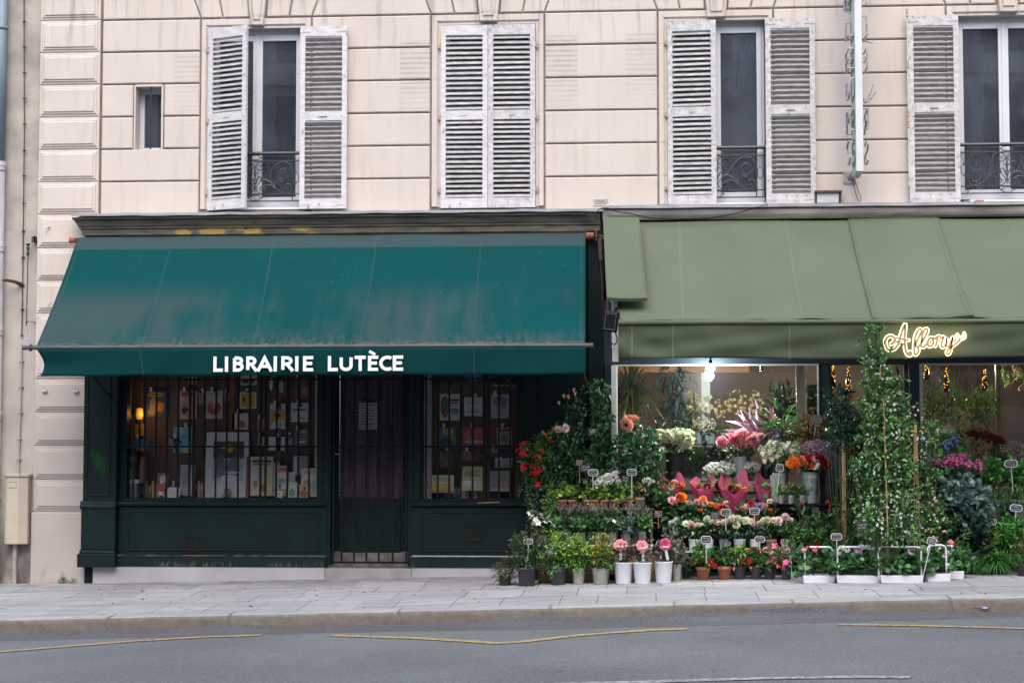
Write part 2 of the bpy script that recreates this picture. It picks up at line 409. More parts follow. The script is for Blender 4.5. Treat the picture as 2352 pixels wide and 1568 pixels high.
for x in kx:
    b.add([(x - .017, KY + .012, gz(x, KY) - .006), (x + .017, KY + .012, gz(x, KY) - .006), (x + .017, KY + .3, gz(x, KY + .3) - .003), (x - .017, KY + .3, gz(x, KY + .3) - .003),
           (x - .017, KY + .012, gz(x, KY) - .24), (x + .017, KY + .012, gz(x, KY) - .24)], [(0, 1, 2, 3), (4, 5, 1, 0)])
b.build('kerb_joint', MORTAR, kind='structure')
# ================================================================ upper building
WHITEPAINT = mat('weathered_white_paint', (.60, .60, .625), (.46, .46, .48), rough=.6, scale=7, stretch=(1, 1, 3), bump=.3, bscale=60, contrast=(.4, .7))
def peel(n, l, vec, xyz): return nmath(n, l, 'MULTIPLY', nrange(n, l, nnoise(n, l, vec, 13, (1, 1, .7), 8), .62, .68), .7)
overlay(WHITEPAINT, (.24, .22, .215), peel)
PEELPAINT = mat('peeling_white_paint', (.57, .57, .595), (.42, .42, .435), rough=.65, scale=9, stretch=(1, 1, 2), bump=.6, bscale=50)
overlay(PEELPAINT, (.20, .18, .175), lambda n, l, vec, xyz: nmath(n, l, 'MULTIPLY', nrange(n, l, nnoise(n, l, vec, 34, (1, 1, .6), 8), .56, .66), .6))
SLAT = mat('grey_worn_slat', (.44, .44, .455), (.27, .265, .265), rough=.7, scale=9, stretch=(1, 1, 4), contrast=(.35, .7), island=.12)
PVC = mat('white_window_frame', (.60, .62, .67), (.55, .57, .62), rough=.4, scale=2)
GLASS = glass('window_glass', (.80, .84, .90), 2.6, painted_sheen=.075)
DARKROOM = mat('dark_room', (.16, .165, .185), rough=.9)
IRON = mat('dark_green_iron', (.030, .042, .046), (.022, .030, .032), rough=.45, scale=20)
IRONGREY = mat('grey_wrought_iron', (.058, .070, .078), (.04, .048, .052), rough=.5, scale=25)
RUST = mat('rusty_metal', (.12, .06, .04), (.05, .028, .022), rough=.85, scale=25, bump=.3)
HINGE = mat('painted_hinge', (.50, .36, .29), (.40, .26, .19), rough=.7, scale=40)
ZINC = mat('zinc_flashing', (.30, .31, .335), (.20, .205, .22), rough=.55, scale=3.5, stretch=(1, 1, 1), metal=.3, bump=.2, bscale=12)
OLDWOOD = mat('old_grey_wood', (.105, .102, .085), (.05, .048, .04), rough=.85, scale=5, stretch=(.5, 1, 5), bump=.4, detail=9)
def yellowpaint(n, l, vec, xyz):
    x, y, z = xyz
    m = nrange(n, l, nnoise(n, l, vec, 3.4, (1, 1, 3), 7), .50, .56)
    k = nmath(n, l, 'MULTIPLY', nrange(n, l, x, X(365, -.25), X(380, -.25)), nrange(n, l, x, X(680, -.25), X(760, -.25), .9, .12))
    zc0 = Z(492, -.30, 700); band = nmath(n, l, 'MULTIPLY', nrange(n, l, z, zc0 - .24, zc0 - .225), nrange(n, l, z, zc0 - .15, zc0 - .14, 1, 0))
    return nmath(n, l, 'MULTIPLY', nmath(n, l, 'MULTIPLY', m, k), nmath(n, l, 'ADD', nmath(n, l, 'MULTIPLY', band, .85), .06))

bld = thing('apartment_building', 'cream painted stone apartment facade with grooved blocks, white shutters and tall windows', 'building', (0, 0, 0))
ZC = [4.475 + .4105 * k for k in range(0, 9)]         # heights of the horizontal joints
QX0, QX1 = X(93, 0, 120), X(233, 0, 120)
WINS = [  # joint left, voussoir joint, keystone left/right, voussoir joint, joint right, opening left/right, opening top px
    (459, 510, 571, 609, 662, 715, 480, 692, 63),
    (989, 1043, 1098, 1147, 1200, 1251, 1012, 1230, 56),
    (1511, 1563, 1621, 1672, 1726, 1778, 1533, 1758, 47),
    (2175, 2233, 2293, 2344, 2400, 2455, 2200, 2424, 35)]
WX = []
for wv in WINS:
    WX.append([X(p, 0, 250) for p in wv[:8]] + [Z(wv[8], 0, (wv[6] + wv[7]) / 2)])
ZTOP = sum(q[8] for q in WX) / 4                       # underside of the window heads
ZSILL = Z(470, 0, 1120)
G, CH = .0085, .012
W = MB()
ZB, ZT = 4.05, 7.75
# recessed mortar plane behind the blocks, with holes left for the windows
sx0, sx1, sz0, sz1 = X(311, 0, 270), X(370, 0, 270), Z(343, 0, 340), Z(199, 0, 340)
JOINT = mat('sooty_joint', (.235, .192, .172), (.15, .12, .11), rough=.95, scale=6)
def backing(x0, x1, z0, z1): W.m = 1; W.box(x0, x1, .022, .30, z0, z1); W.m = 0
edges = [QX0 + .01]
for q in WX: edges += [q[6], q[7]]
edges.append(9.5)
for i in range(0, len(edges), 2):
    a, c = edges[i], edges[i + 1]
    if i == 0:
        backing(a, sx0 - .001, ZB, ZT); backing(sx1 + .001, c, ZB, ZT); backing(sx0 - .001, sx1 + .001, ZB, sz0 - .001); backing(sx0 - .001, sx1 + .001, sz1 + .001, ZT)
    else: backing(a, c, ZB, ZT)
for q in WX:
    backing(q[6], q[7], ZTOP + .03, ZT); backing(q[6], q[7], ZB, ZSILL - .03)
def block(x0, x1, z0, z1): W.panel([(x0 + G, z0 + G), (x1 - G, z0 + G), (x1 - G, z1 - G), (x0 + G, z1 - G)], 0, .03, CH)
spans = [(QX1 + .005, WX[0][0]), (WX[0][5], WX[1][0]), (WX[1][5], WX[2][0]), (WX[2][5], WX[3][0]), (WX[3][5], 9.4)]
for k in range(6):
    z0, z1 = (ZC[k], ZC[k + 1])
    if k == 0: z0 = ZB
    for si, (a, c) in enumerate(spans):
        if si == 0 and z0 > 5.2 and z1 < 6.2:
            block(a, sx0 - .025, z0, z1); block(sx1 + .03, c, z0, z1)
        else: block(a, c, z0, z1)
# flat surround of the little window
for (a, c, d, e) in ((sx0 - .02, sx0, sz0 - .02, sz1 + .02), (sx1, sx1 + .025, sz0 - .02, sz1 + .02)): W.box(a, c, .004, .03, d, e)
W.box(sx0, sx1, .004, .03, sz0 - .035, sz0); W.box(sx0, sx1, .004, .03, sz1, sz1 + .03)
# arch course: slanted joints around each keystone
zj, zt2 = ZC[6], ZC[6] + .42
def sl_(x, k): return x + k * .42                     # lean of a joint over the course height
lean = lambda q: [(q[0], -.36), (q[1], -.2), (q[2], -.06), (q[3], .06), (q[4], .2), (q[5], .36)]
prev = (QX1 + .005, 0)
for q in WX:
    L = lean(q)
    seq = [prev] + L
    for (x0, k0), (x1, k1) in zip(seq[:-1], seq[1:]):
        if (x0, x1) == (q[2], q[3]): continue
        W.panel([(x0 + G, zj + G), (x1 - G, zj + G), (sl_(x1, k1) - G, zt2), (sl_(x0, k0) + G, zt2)], 0, .03, CH)
    prev = (q[5], .36)
W.panel([(prev[0] + G, zj + G), (9.4, zj + G), (9.4, zt2), (sl_(*prev) + G, zt2)], 0, .03, CH)
wall_ob = W.build('stone_wall', [STONE, JOINT], bld)
# window surrounds and keystones
for q in WX:
    m = MB(); xl, xr, ol, orr = q[0] + G + .006, q[5] - G - .006, q[6], q[7]; mid = .045
    zh = ZC[6] - G - .002
    m.box(xl, ol - mid, .002, .03, ZSILL - .02, zh); m.box(orr + mid, xr, .002, .03, ZSILL - .02, zh); m.box(ol - mid, orr + mid, .002, .03, ZTOP + mid, zh)
    m.box(ol - mid, ol - mid + .012, .012, .03, ZSILL - .02, ZTOP + mid); m.box(orr + mid - .012, orr + mid, .012, .03, ZSILL - .02, ZTOP + mid); m.box(ol - mid + .012, orr + mid - .012, .012, .03, ZTOP + mid - .012, ZTOP + mid)
    m.box(ol - mid + .012, ol, .021, .26, ZSILL - .02, ZTOP + mid - .012); m.box(orr, orr + mid - .012, .021, .26, ZSILL - .02, ZTOP + mid - .012); m.box(ol, orr, .021, .26, ZTOP, ZTOP + mid - .012)
    m.build('window_surround', STONE, bld, bevel=.004)
    k = MB(); kb_ = ZTOP + .025
    k.panel([(q[2] + .025, kb_), (q[3] - .025, kb_), (sl_(q[3], .06), zt2), (sl_(q[2], -.06), zt2)], -.055, .03, .01)
    k.panel([(q[2] + .062, kb_ + .06), (q[3] - .062, kb_ + .06), (sl_(q[3], .06) - .035, zt2), (sl_(q[2], -.06) + .035, zt2)], -.072, -.05, .012)
    k.build('keystone', STONE, bld)
# rusticated corner blocks
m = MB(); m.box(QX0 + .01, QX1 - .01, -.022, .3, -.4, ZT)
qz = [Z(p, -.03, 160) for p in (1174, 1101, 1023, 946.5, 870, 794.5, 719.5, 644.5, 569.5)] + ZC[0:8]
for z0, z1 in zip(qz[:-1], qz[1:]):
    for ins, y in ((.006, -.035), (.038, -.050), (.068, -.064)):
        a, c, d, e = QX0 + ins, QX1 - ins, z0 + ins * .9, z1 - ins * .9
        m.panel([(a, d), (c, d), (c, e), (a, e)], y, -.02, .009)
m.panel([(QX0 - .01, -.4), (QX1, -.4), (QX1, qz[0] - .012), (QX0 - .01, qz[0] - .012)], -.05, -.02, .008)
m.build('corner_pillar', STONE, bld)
# lower wall hidden behind the shopfronts, so that light does not leak
m = MB(); m.box(QX1 - .01, X(270), .1, .3, -.4, ZB); m.build('lower_wall', STONE, bld)

# ---- shutters
def shutter_mesh(w, h, flip, seed):
    m = MB(); r = random.Random(seed); st, t = .063, .019
    m.box(0, st, -t, t, 0, h); m.box(w - st, w, -t, t, 0, h)
    m.box(st, w - st, -t + .001, t - .001, h - .125, h); m.box(st, w - st, -t + .001, t - .001, 0, .125); m.box(st, w - st, -t + .001, t - .001, h - 1.185, h - 1.07)
    if flip:
        for x0, x1 in ((.0, .13), (w - .13, w)):
            for z0 in (.045, h - .075): m.box(x0, x1, -t - .004, -t, z0, z0 + .026)
        m.box(w / 2 - .05, w / 2 + .05, -t - .012, -t, h - 1.135, h - 1.12)
    else: m.box(w / 2 - .03, w / 2 + .03, -t - .006, -t, h - 1.135, h - 1.122)
    m.m = 1
    for za, zb in ((.125, h - 1.185), (h - 1.07, h - .125)):
        n = round((zb - za) / .0615); p = (zb - za) / n
        for i in range(n):
            z = za + p * (i + .5); s = 1 if flip else -1; q = r.uniform(-.003, .003); q2 = r.uniform(-.003, .003)
            y0, y1, dz, th = -.017, .017, .016 * s, .0054
            # slat slopes down towards the weather side
            A = [(y0, z + dz - th), (y0, z + dz + th), (y1, z - dz + th), (y1, z - dz - th)]
            vs = [(st - .004, y, zz + q) for y, zz in A] + [(w - st + .004, y, zz + q2) for y, zz in A]
            m.add(vs, [(0, 1, 2, 3), (7, 6, 5, 4), (0, 4, 5, 1), (1, 5, 6, 2), (2, 6, 7, 3), (3, 7, 4, 0)])
    return m
HS = Z(57, -.02, 1120) - Z(477, -.02, 1120)
def shutter(w, x, y, z, rot, flip, seed, m, h=HS, hinges=True, label=None):
    o = shutter_mesh(w, h, flip, seed).build('shutter', [m, SLAT], bld, loc=(x, y, z)); o.rotation_euler.z = rot
    if label: o['label'] = label
    return o
def hinge(x, z, par=None):
    h = MB(); h.box(x - .028, x + .006, -.012, .02, z - .012, z + .03); h.lathe([(.011, z - .03), (.011, z + .05)], x + .002, -.022, 8); h.build('hinge', HINGE, bld)
zs = Z(477, -.02, 1120)
q = WX[0]; shutter(.585, q[6], -.0, zs, R(-24), False, 1, WHITEPAINT, label='louvred shutter standing ajar')
shutter(.59, q[7] + .0, -.075, zs, 0, True, 2, WHITEPAINT, label='louvred shutter folded back on the wall')
q = WX[1]; wd = (q[7] - q[6]) / 2
shutter(wd - .006, q[6] + .003, -.0, zs, 0, False, 3, WHITEPAINT); shutter(wd - .006, q[6] + wd + .003, -.0, zs, 0, False, 4, PEELPAINT)
q = WX[2]; wd = (q[7] - q[6]) / 2
shutter(wd - .003, q[6] + .003, -.0, zs, R(-5), False, 5, PEELPAINT, label='louvred shutter with badly peeling edge'); shutter(wd, q[7], -.075, zs, 0, True, 6, PEELPAINT)
q = WX[3]; wd = X(2200, -.07) - X(2083, -.07)
shutter(wd, q[6] - wd + .005, -.075, zs, 0, True, 7, PEELPAINT)
for q, side in ((WX[0], 0), (WX[1], 0), (WX[1], 1), (WX[2], 0)):
    for pz in (Z(106), Z(270), Z(437)): hinge(q[7] + .022 if side else q[6] - .004, pz)
# the turned latch rod on the last shutter
m = MB(); xr_ = X(2093, -.1); m.tube([(xr_, -.105, zs + .2), (xr_, -.105, zs + HS - .04)], .008, 8); m.build('latch_rod', WHITEPAINT, bld)
m = MB()
for pz in (46, 163, 272, 297): m.lathe([(.012, 0), (.017, .01), (.012, .03), (.015, .05), (.017, .085), (.011, .095)], 0, 0, 10); m.v[-60:] = [(x + xr_, y - .105, z + Z(pz, -.1) - .05) for x, y, z in m.v[-60:]]
m.build('latch_guide', HINGE, bld)

# ---- windows
def window(q, stiles, muntin=None, curtain=None, name='window'):
    """stiles: list of (x0, x1) uprights; the panes stand between them"""
    ol, orr = q[6], q[7]; yf = .17; zb, zt_ = ZSILL + .02, ZTOP
    m = MB(); m.box(ol, orr, yf - .02, yf + .05, zt_ - .06, zt_); m.box(ol, orr, yf - .03, yf + .05, zb, zb + .05)
    m.box(ol, ol + .035, yf - .02, yf + .05, zb + .05, zt_ - .06); m.box(orr - .035, orr, yf - .02, yf + .05, zb + .05, zt_ - .06)
    fr = m.build('window', PVC, bld, bevel=.006)
    s = MB(); xm = (ol + orr) / 2
    for x0, x1 in ((ol + .035, xm - .001), (xm + .001, orr - .035)):
        s.box(x0, x0 + .06, yf - .03, yf + .03, zb + .05, zt_ - .06); s.box(x1 - .06, x1, yf - .03, yf + .03, zb + .05, zt_ - .06)
        s.box(x0 + .06, x1 - .06, yf - .03, yf + .03, zb + .05, zb + .12); s.box(x0 + .06, x1 - .06, yf - .03, yf + .03, zt_ - .135, zt_ - .06)
    s.box(xm - .022, xm + .022, yf - .04, yf - .03, zb + .05, zt_ - .06)
    sx_ = s.build('sash', PVC, fr, bevel=.006)
    for x0, x1 in ((ol + .095, xm - .061), (xm + .061, orr - .095)):
        g = MB(); g.add([(x0, yf, zb + .12), (x1, yf, zb + .12), (x1, yf, zt_ - .135), (x0, yf, zt_ - .135)], [(0, 1, 2, 3)]); g.build('pane', GLASS, fr)
    r = MB(); r.box(ol - .05, orr + .05, .26, 2.2, zb - .1, zt_ + .2)
    r.f = [f[::-1] for f in r.f]; r.f.pop(2); r.mi.pop(2)
    r.build('dark_room', DARKROOM, bld)
    s2 = MB(); s2.profile([(.26, zb), (.10, zb - .005), (.015, zb - .03), (.012, zb - .05), (.26, zb - .05)], ol + .002, orr - .002); s2.build('window_sill', PVC, fr)
    return fr
wins = [window(q, None) for q in WX]
m = MB(); qq = WX[3]; m.box(X(2220, .14), X(2281, .14), .128, .14, Z(59, .14), Z(52, .14)); m.build('air_vent', PVC, wins[3], bevel=.003)
CLOTH = mat('pale_blue_cloth', (.62, .74, .86), (.46, .58, .70), rough=.9, scale=3, stretch=(4, 1, .3))
def drape(pts_top, pts_bot, y, folds=5):
    m = MB()
    def f(u, v):
        a = Vector(pts_top[0]).lerp(Vector(pts_top[1]), u); c = Vector(pts_bot[0]).lerp(Vector(pts_bot[1]), u); p = a.lerp(c, v)
        return (X(p.x, y), y + (.012 if y < .25 else .03) * math.sin(u * folds * 6.28) * (.4 + v), Z(p.y, y))
    m.grid(f, 30, 8); return m
c1 = MB()
for t, bt in (([(1654, 72), (1662, 72)], [(1650, 150), (1657, 175)]), ([(1690, 80), (1704, 85)], [(1676, 220), (1693, 232)]), ([(1708, 130), (1732, 78)], [(1694, 226), (1715, 233)]), ([(1725, 110), (1733, 110)], [(1724, 220), (1733, 222)])):
    d = drape(t, bt, .212, 2); c1.add(d.v, d.f)
c1.build('curtain', CLOTH, wins[2], smooth=True)
d = drape([(682, 130), (690, 128)], [(676, 205), (690, 222)], .212, 1); d.build('curtain', CLOTH, wins[0], smooth=True)
NET = mat('dark_net_curtain', (.34, .33, .37), (.22, .21, .25), rough=.95, scale=3, stretch=(6, 1, .4))
d = drape([(2206, 60), (2296, 58)], [(2206, 450), (2296, 450)], .30, 6); d.build('curtain', NET, wins[3], smooth=True)
d = drape([(2312, 60), (2425, 58)], [(2312, 450), (2425, 450)], .32, 7); d.build('curtain', NET, wins[3], smooth=True)
# the little barred window on the left
m = MB(); yf = .2; a, c, d, e = sx0, sx1, sz0, sz1
fr0 = X(326, yf, 270); m.box(a, c, .03, .30, d - .03, d); m.box(a - .02, a, .03, .3, d, e); m.box(c, c + .02, .03, .3, d, e); m.box(a, c, .03, .3, e, e + .02)
m.build('window_reveal', STONE, bld)
m = MB(); m.box(a, c, yf, yf + .05, e - .06, e); m.box(a, c, yf, yf + .05, d, d + .05); m.box(a, a + .06, yf, yf + .05, d + .05, e - .06); m.box(c - .05, c, yf, yf + .05, d + .05, e - .06)
sw = m.build('window', PVC, bld, bevel=.006)
g = MB(); g.add([(a, yf + .03, d), (c, yf + .03, d), (c, yf + .03, e), (a, yf + .03, e)], [(0, 1, 2, 3)]); g.build('pane', GLASS, sw)
g = MB(); g.box(a - .1, c + .1, .31, .33, d - .1, e + .1); g.build('blind', mat('grey_green_blind', (.13, .15, .14), rough=.8), sw)
g = MB(); xb = X(346, .03, 270); g.tube([(xb, .04, d - .01), (xb, .04, e + .01)], .011, 8); g.build('iron_bar', IRON, sw)

# ---- wrought iron window railings
def railing(xc, hw):
    """scroll panel drawn in its own units, centred on xc, hw half width"""
    k = hw / 1043; zo = Z(298.6, .0, 2309)
    zt_ = Z(328, .02, 2309)
    P = lambda x, y: ((x - 1243) * k, .03, -(y - 185) * k * 1.02)
    A = [(600, 620), (585, 645), (550, 625), (540, 580), (580, 532), (650, 545), (700, 610), (700, 690), (640, 745), (560, 752), (480, 715), (420, 630), (405, 540), (430, 460), (500, 400), (600, 378), (700, 405), (800, 475), (870, 580), (890, 710), (860, 830), (800, 925), (720, 1000), (620, 1062), (540, 1085), (460, 1060), (410, 1000), (408, 940), (445, 890), (505, 880), (553, 915), (555, 965), (515, 1000), (475, 970), (490, 932)]
    B = [(590, 770), (600, 812), (640, 810), (640, 765), (675, 785), (692, 840), (665, 920), (615, 980), (545, 1003)]
    Cc = [(1115, 500), (1130, 480), (1095, 460), (1065, 500), (1085, 550), (1150, 566), (1208, 520), (1208, 450), (1160, 395), (1080, 372), (1000, 390), (940, 450), (918, 540), (945, 640), (1020, 740), (1110, 820), (1180, 890), (1212, 965), (1190, 1040), (1120, 1082), (1050, 1075), (1003, 1015), (1015, 955), (1070, 938), (1125, 975), (1120, 1020), (1080, 1030), (1066, 995)]
    D = [(770, 970), (860, 910), (960, 890), (1050, 905), (1120, 960)]
    E_ = [(790, 920), (880, 845), (960, 792), (1040, 780), (1090, 805)]
    F_ = [(790, 940), (775, 870), (792, 825), (765, 805)]
    Gg = [(720, 985), (800, 965), (835, 1005)]
    H_ = [(1235, 840), (1190, 780), (1160, 720), (1105, 730), (1100, 790), (1130, 795)]
    I_ = [(1235, 730), (1215, 640), (1185, 625), (1163, 640)]
    J_ = [(1243, 232), (1160, 240), (1150, 262), (1085, 285), (1150, 310), (1165, 332), (1243, 335)]
    K_ = [(1243, 1125), (1160, 1130), (1140, 1160), (1080, 1185), (1140, 1205), (1160, 1240), (1243, 1243)]
    L_ = [(305, 590), (325, 640), (355, 660), (355, 820), (325, 840), (305, 880), (285, 840), (245, 820), (245, 660), (285, 640), (305, 590)]
    m = MB()
    for s in (1, -1):
        for ln, r in ((A, .0058), (B, .0055), (Cc, .0058), (D, .006), (E_, .0085), (F_, .006), (Gg, .005), (H_, .008), (I_, .006), (J_, .006), (K_, .006), (L_, .005)):
            m.tube(smoothline([P(1243 + s * (x - 1243), y) for x, y in ln], 3), r, 5)
    m.tube([P(1243, 410), P(1243, 500), P(1243, 600), P(1243, 700), P(1243, 800), P(1243, 860), P(1243, 880), P(1243, 960), P(1243, 1075)], [.003, .009, .011, .009, .018, .026, .008, .010, .002], 7)
    sc = m.build('scrollwork', IRONGREY, None)
    f = MB()
    for y in (365, 1105, 1258): f.tube([P(200, y), P(2286, y)], .0075, 6)
    for x in (215, 2271): f.tube([P(x, 190), P(x, 1258)], .0085, 6)
    for x in (385, 2101): f.tube([P(x, 190), P(x, 1258)], .007, 6)
    hr = MB(); x0, _, z0 = P(185, 190); x1 = -x0
    hr.profile([(.004, z0 - .02), (-.002, z0 - .005), (.004, z0 + .012), (.03, z0 + .020), (.056, z0 + .012), (.062, z0 - .005), (.056, z0 - .02)], x0, x1)
    o = f.build('railing', IRON, bld, loc=(xc, .0, zt_ - .012)); sc.parent = o
    h = hr.build('handrail', IRON, o, smooth=False)
    return o
hwid = (WX[3][7] - WX[3][6]) / 2 - .01
for i in (0, 2, 3): railing((WX[i][6] + WX[i][7]) / 2, (WX[i][7] - WX[i][6]) / 2 - .01)

# ---- neighbouring wall, pipes and old ironwork on the left
nb = thing('neighbouring_wall', 'narrow strip of stained grey and beige rendered wall at far left', 'wall')
x0, x1 = -9.0, QX0 + .0; zs_ = Z(530, .03, 40)
m = MB(); m.box(x0, x1, .035, .4, zs_, ZT); m.build('grey_render', CONCRETE, nb)
BEIGE = mat('beige_render', (.43, .395, .375), (.33, .30, .28), rough=.88, scale=1.8, bump=.3, bscale=40)
overlay(BEIGE, (.10, .09, .085), lambda n, l, vec, xyz: nmath(n, l, 'MULTIPLY', nrange(n, l, xyz[2], -.3, 1.5, 1, 0), nrange(n, l, nnoise(n, l, vec, 3, (2, 1, .6), 6), .3, .6)))
m = MB(); m.box(x0, x1, .02, .4, -.5, zs_ - .002); m.build('beige_render', BEIGE, nb)
# downpipe: blue upper length, fluted white lower length
BLUEP = mat('blue_grey_paint', (.16, .225, .29), (.13, .185, .24), rough=.5, scale=3)
WHITEP2 = mat('white_cast_iron', (.56, .57, .61), (.42, .42, .44), rough=.55, scale=6, bump=.3, stretch=(1, 1, .5))
dp = thing('drainpipe', 'drainpipe on the far left wall, blue above and fluted white below', 'drainpipe')
xp, yp = X(1, -.06, 300), -.06; r_ = .062
m = MB(); m.lathe([(r_, Z(366, yp)), (r_, ZT)], xp, yp, 20); m.lathe([(r_ + .012, Z(47, yp)), (r_ + .012, Z(41, yp))], xp, yp, 20); m.build('upper_pipe', BLUEP, dp, smooth=True)
m = MB(); n_ = 40; zz = [gz(xp, yp) - .1, Z(368, yp)]
vs = [(xp + (r_ + (.004 if j % 2 else -.002)) * math.cos(6.2832 * j / n_), yp + (r_ + (.004 if j % 2 else -.002)) * math.sin(6.2832 * j / n_), z) for z in zz for j in range(n_)]
m.add(vs, [(j, (j + 1) % n_, n_ + (j + 1) % n_, n_ + j) for j in range(n_)]); m.build('fluted_pipe', WHITEP2, dp)
for py in (366, 556, 752, 950, 1145, 1330):
    c = MB(); z = Z(py, yp); c.lathe([(r_, z - .07), (r_ + .014, z - .065), (r_ + .012, z - .05), (r_ + .006, z - .03), (r_ + .016, z - .01), (r_ + .018, z + .02), (r_ + .012, z + .03), (r_ + .018, z + .04), (r_, z + .05)], xp, yp, 24); c.build('pipe_collar', WHITEP2, dp, smooth=True)
PIPEGREY = mat('grey_pipe', (.36, .335, .31), (.28, .26, .24), rough=.6, scale=10)
cb = thing('conduit', 'thin rusty conduit held by clips, running down to the gas cabinet', 'pipe')
path = [(55, -60), (56, 300), (54, 480), (52, 640), (50, 770)]
m = MB(); m.tube([at(a, b_, 0.005) for a, b_ in path], .007, 6); m.build('cable', RUST, cb)
m = MB(); m.tube([at(a, b_, 0.0) for a, b_ in ((50, 790), (48, 900), (44, 1020), (43, 1050), (42, 1090))], .013, 8); m.build('pipe', PIPEGREY, cb)
for py in (-8, 50, 108, 167, 226, 285, 346, 404, 467, 530, 591, 655, 710, 770):
    p = at(np.interp(py, [q_[1] for q_ in path], [q_[0] for q_ in path]), py, .0); c = MB(); c.tube([p + np.array([-.018, .012, 0]), p + np.array([-.008, -.012, .0]), p + np.array([.008, -.012, 0]), p + np.array([.018, .012, 0])], .008, 6); c.build('clip', RUST, cb)
for py in (829, 888, 947, 1008, 1054):
    p = at(np.interp(py, [790, 900, 1020, 1050], [50, 48, 44, 43]), py, 0); c = MB(); c.box(p[0] - .028, p[0] + .028, -.016, .02, p[2] - .008, p[2] + .008); c.build('clip', PIPEGREY, cb, bevel=.003)
# gas cabinet
CAB = mat('beige_cabinet', (.46, .405, .335), (.40, .35, .29), rough=.55, scale=4)
gc = thing('gas_cabinet', 'beige metal gas cabinet with faceted front low on left wall', 'utility box')
yb = .02; A_, B_, C_, D_ = X(11, -.1, 1170), X(40, -.2, 1170), X(62, -.14, 1170), X(66, .02, 1170)
zb_, zt_ = Z(1249, -.15, 40), Z(1095, -.15, 40)
poly = [(A_, yb), (A_, -.10), (A_ + .05, -.17), (B_, -.175), (C_, -.11), (C_, yb)]
m = MB(); n_ = len(poly); m.add([(x, y, zb_) for x, y in poly] + [(x, y, zt_) for x, y in poly], [tuple(range(n_))[::-1], tuple(range(n_, 2 * n_))] + [(i, (i + 1) % n_, n_ + (i + 1) % n_, n_ + i) for i in range(n_)]); m.build('body', CAB, gc, bevel=.006)
cxm = (A_ + C_) / 2
def grow(p, k): return [(cxm + (x - cxm) * k, y * k if y < 0 else y) for x, y in p]
m = MB(); gp = grow(poly, 1.07); m.add([(x, y, zt_ + .001) for x, y in gp] + [(x, y, zt_ + .035) for x, y in grow(poly, 1.10)], [tuple(range(n_))[::-1], tuple(range(n_, 2 * n_))] + [(i, (i + 1) % n_, n_ + (i + 1) % n_, n_ + i) for i in range(n_)]); m.build('lid', CAB, gc, bevel=.006)
m = MB(); xm_ = (A_ + .05 + B_) / 2; m.box(xm_ - .045, xm_ + .045, -.180, -.172, zt_ - .13, zt_ - .075); m.box(xm_ - .06, xm_ + .06, -.179, -.173, zt_ - .062, zt_ - .05); m.build('nameplate', CAB, gc, bevel=.003)
m = MB(); xq = X(34, -.06, 1290); m.tube([(xq, -.06, zb_), (xq, -.06, gz(xq, 0) - .02)], .026, 12); m.lathe([(.031, zb_ - .18), (.031, zb_ - .165)], xq, -.06, 12); m.lathe([(.031, zb_ - .36), (.031, zb_ - .345)], xq, -.06, 12); m.build('pipe', PIPEGREY, gc)
# old awning crank rod on its bracket
cr = thing('crank_rod', 'old iron awning crank rod hanging from a rusty wall bracket', 'crank rod')
m = MB(); p = at(86, 553, .03); p2 = at(63, 548, -.22); m.box(p2[0] - .005, p[0], -.06, -.045, p[2] - .03, p[2] + .045); m.box(p[0] - .02, p[0] + .0, -.06, .03, p[2] - .035, p[2] + .05); m.build('bracket', RUST, cr, bevel=.004)
m = MB(); xk = X(64, -.06, 600); z1 = Z(551, -.06); m.lathe([(.03, z1 + .005), (.03, z1 - .005), (.012, z1 - .02), (.022, z1 - .04), (.022, z1 - .06), (.012, z1 - .065), (.012, z1 - .10), (.02, z1 - .11), (.016, z1 - .14), (.006, z1 - .15)], xk, -.06, 10); m.tube([(xk, -.06, z1 - .14), (xk - .006, -.06, Z(735, -.06))], .0065, 6); m.lathe([(.006, Z(731, -.06)), (.013, Z(735, -.06)), (.004, Z(741, -.06))], xk - .006, -.06, 8); m.build('rod', IRON, cr)
m = MB(); z = Z(732, -.06); m.tube([(xk - .006, -.06, z), (xk + .03, -.05, z), (xk + .09, .02, z - .01)], .005, 5); m.build('wall_hook', IRON, cr)
h = thing('iron_hook', 'short bent rusty iron stub sticking out of far left wall', 'hook'); m = MB(); p = at(52, 655, .02); m.tube([p, p + np.array([-.06, -.10, .035]), p + np.array([-.15, -.17, .05]), p + np.array([-.2, -.17, .045])], [.03, .022, .02, .018], 7); m.build('stub', RUST, h)
wl = thing('loose_wire', 'thin pale wire ending in a loop beside the quoin stones', 'wire'); m = MB()
pts = [at(a, b_, -.07) for a, b_ in ((118, 694), (95, 718), (75, 730), (66, 745), (65, 757), (55, 766), (53, 773), (58, 778), (66, 775), (69, 768), (66, 757))]; m.tube(smoothline(pts, 4), .003, 4); m.build('wire', WHITEP2, wl)
for (px, py) in ((104, 898), (176, 899)):
    h = thing('wall_peg', 'stubby painted pipe peg on quoin block, %s of the two below the teal awning' % ('left' if px < 150 else 'right'), 'peg', group='painted pegs on the quoin'); p = at(px, py, -.06); m = MB(); m.tube([p + np.array([-.03, -.02, 0]), p + np.array([.03, -.03, 0])], .016, 8); m.box(p[0] - .03, p[0] - .01, -.07, -.03, p[2] - .005, p[2] + .05); m.build('peg', STONE, h)
h = thing('angled_hook', 'small white hook on quoin block just left of the old wooden cornice', 'hook'); p = at(110, 523, -.06); m = MB(); m.tube([p + np.array([.03, .0, .015]), p + np.array([-.0, -.05, 0]), p + np.array([-.03, -.06, -.02])], .009, 6); m.build('peg', WHITEP2, h)

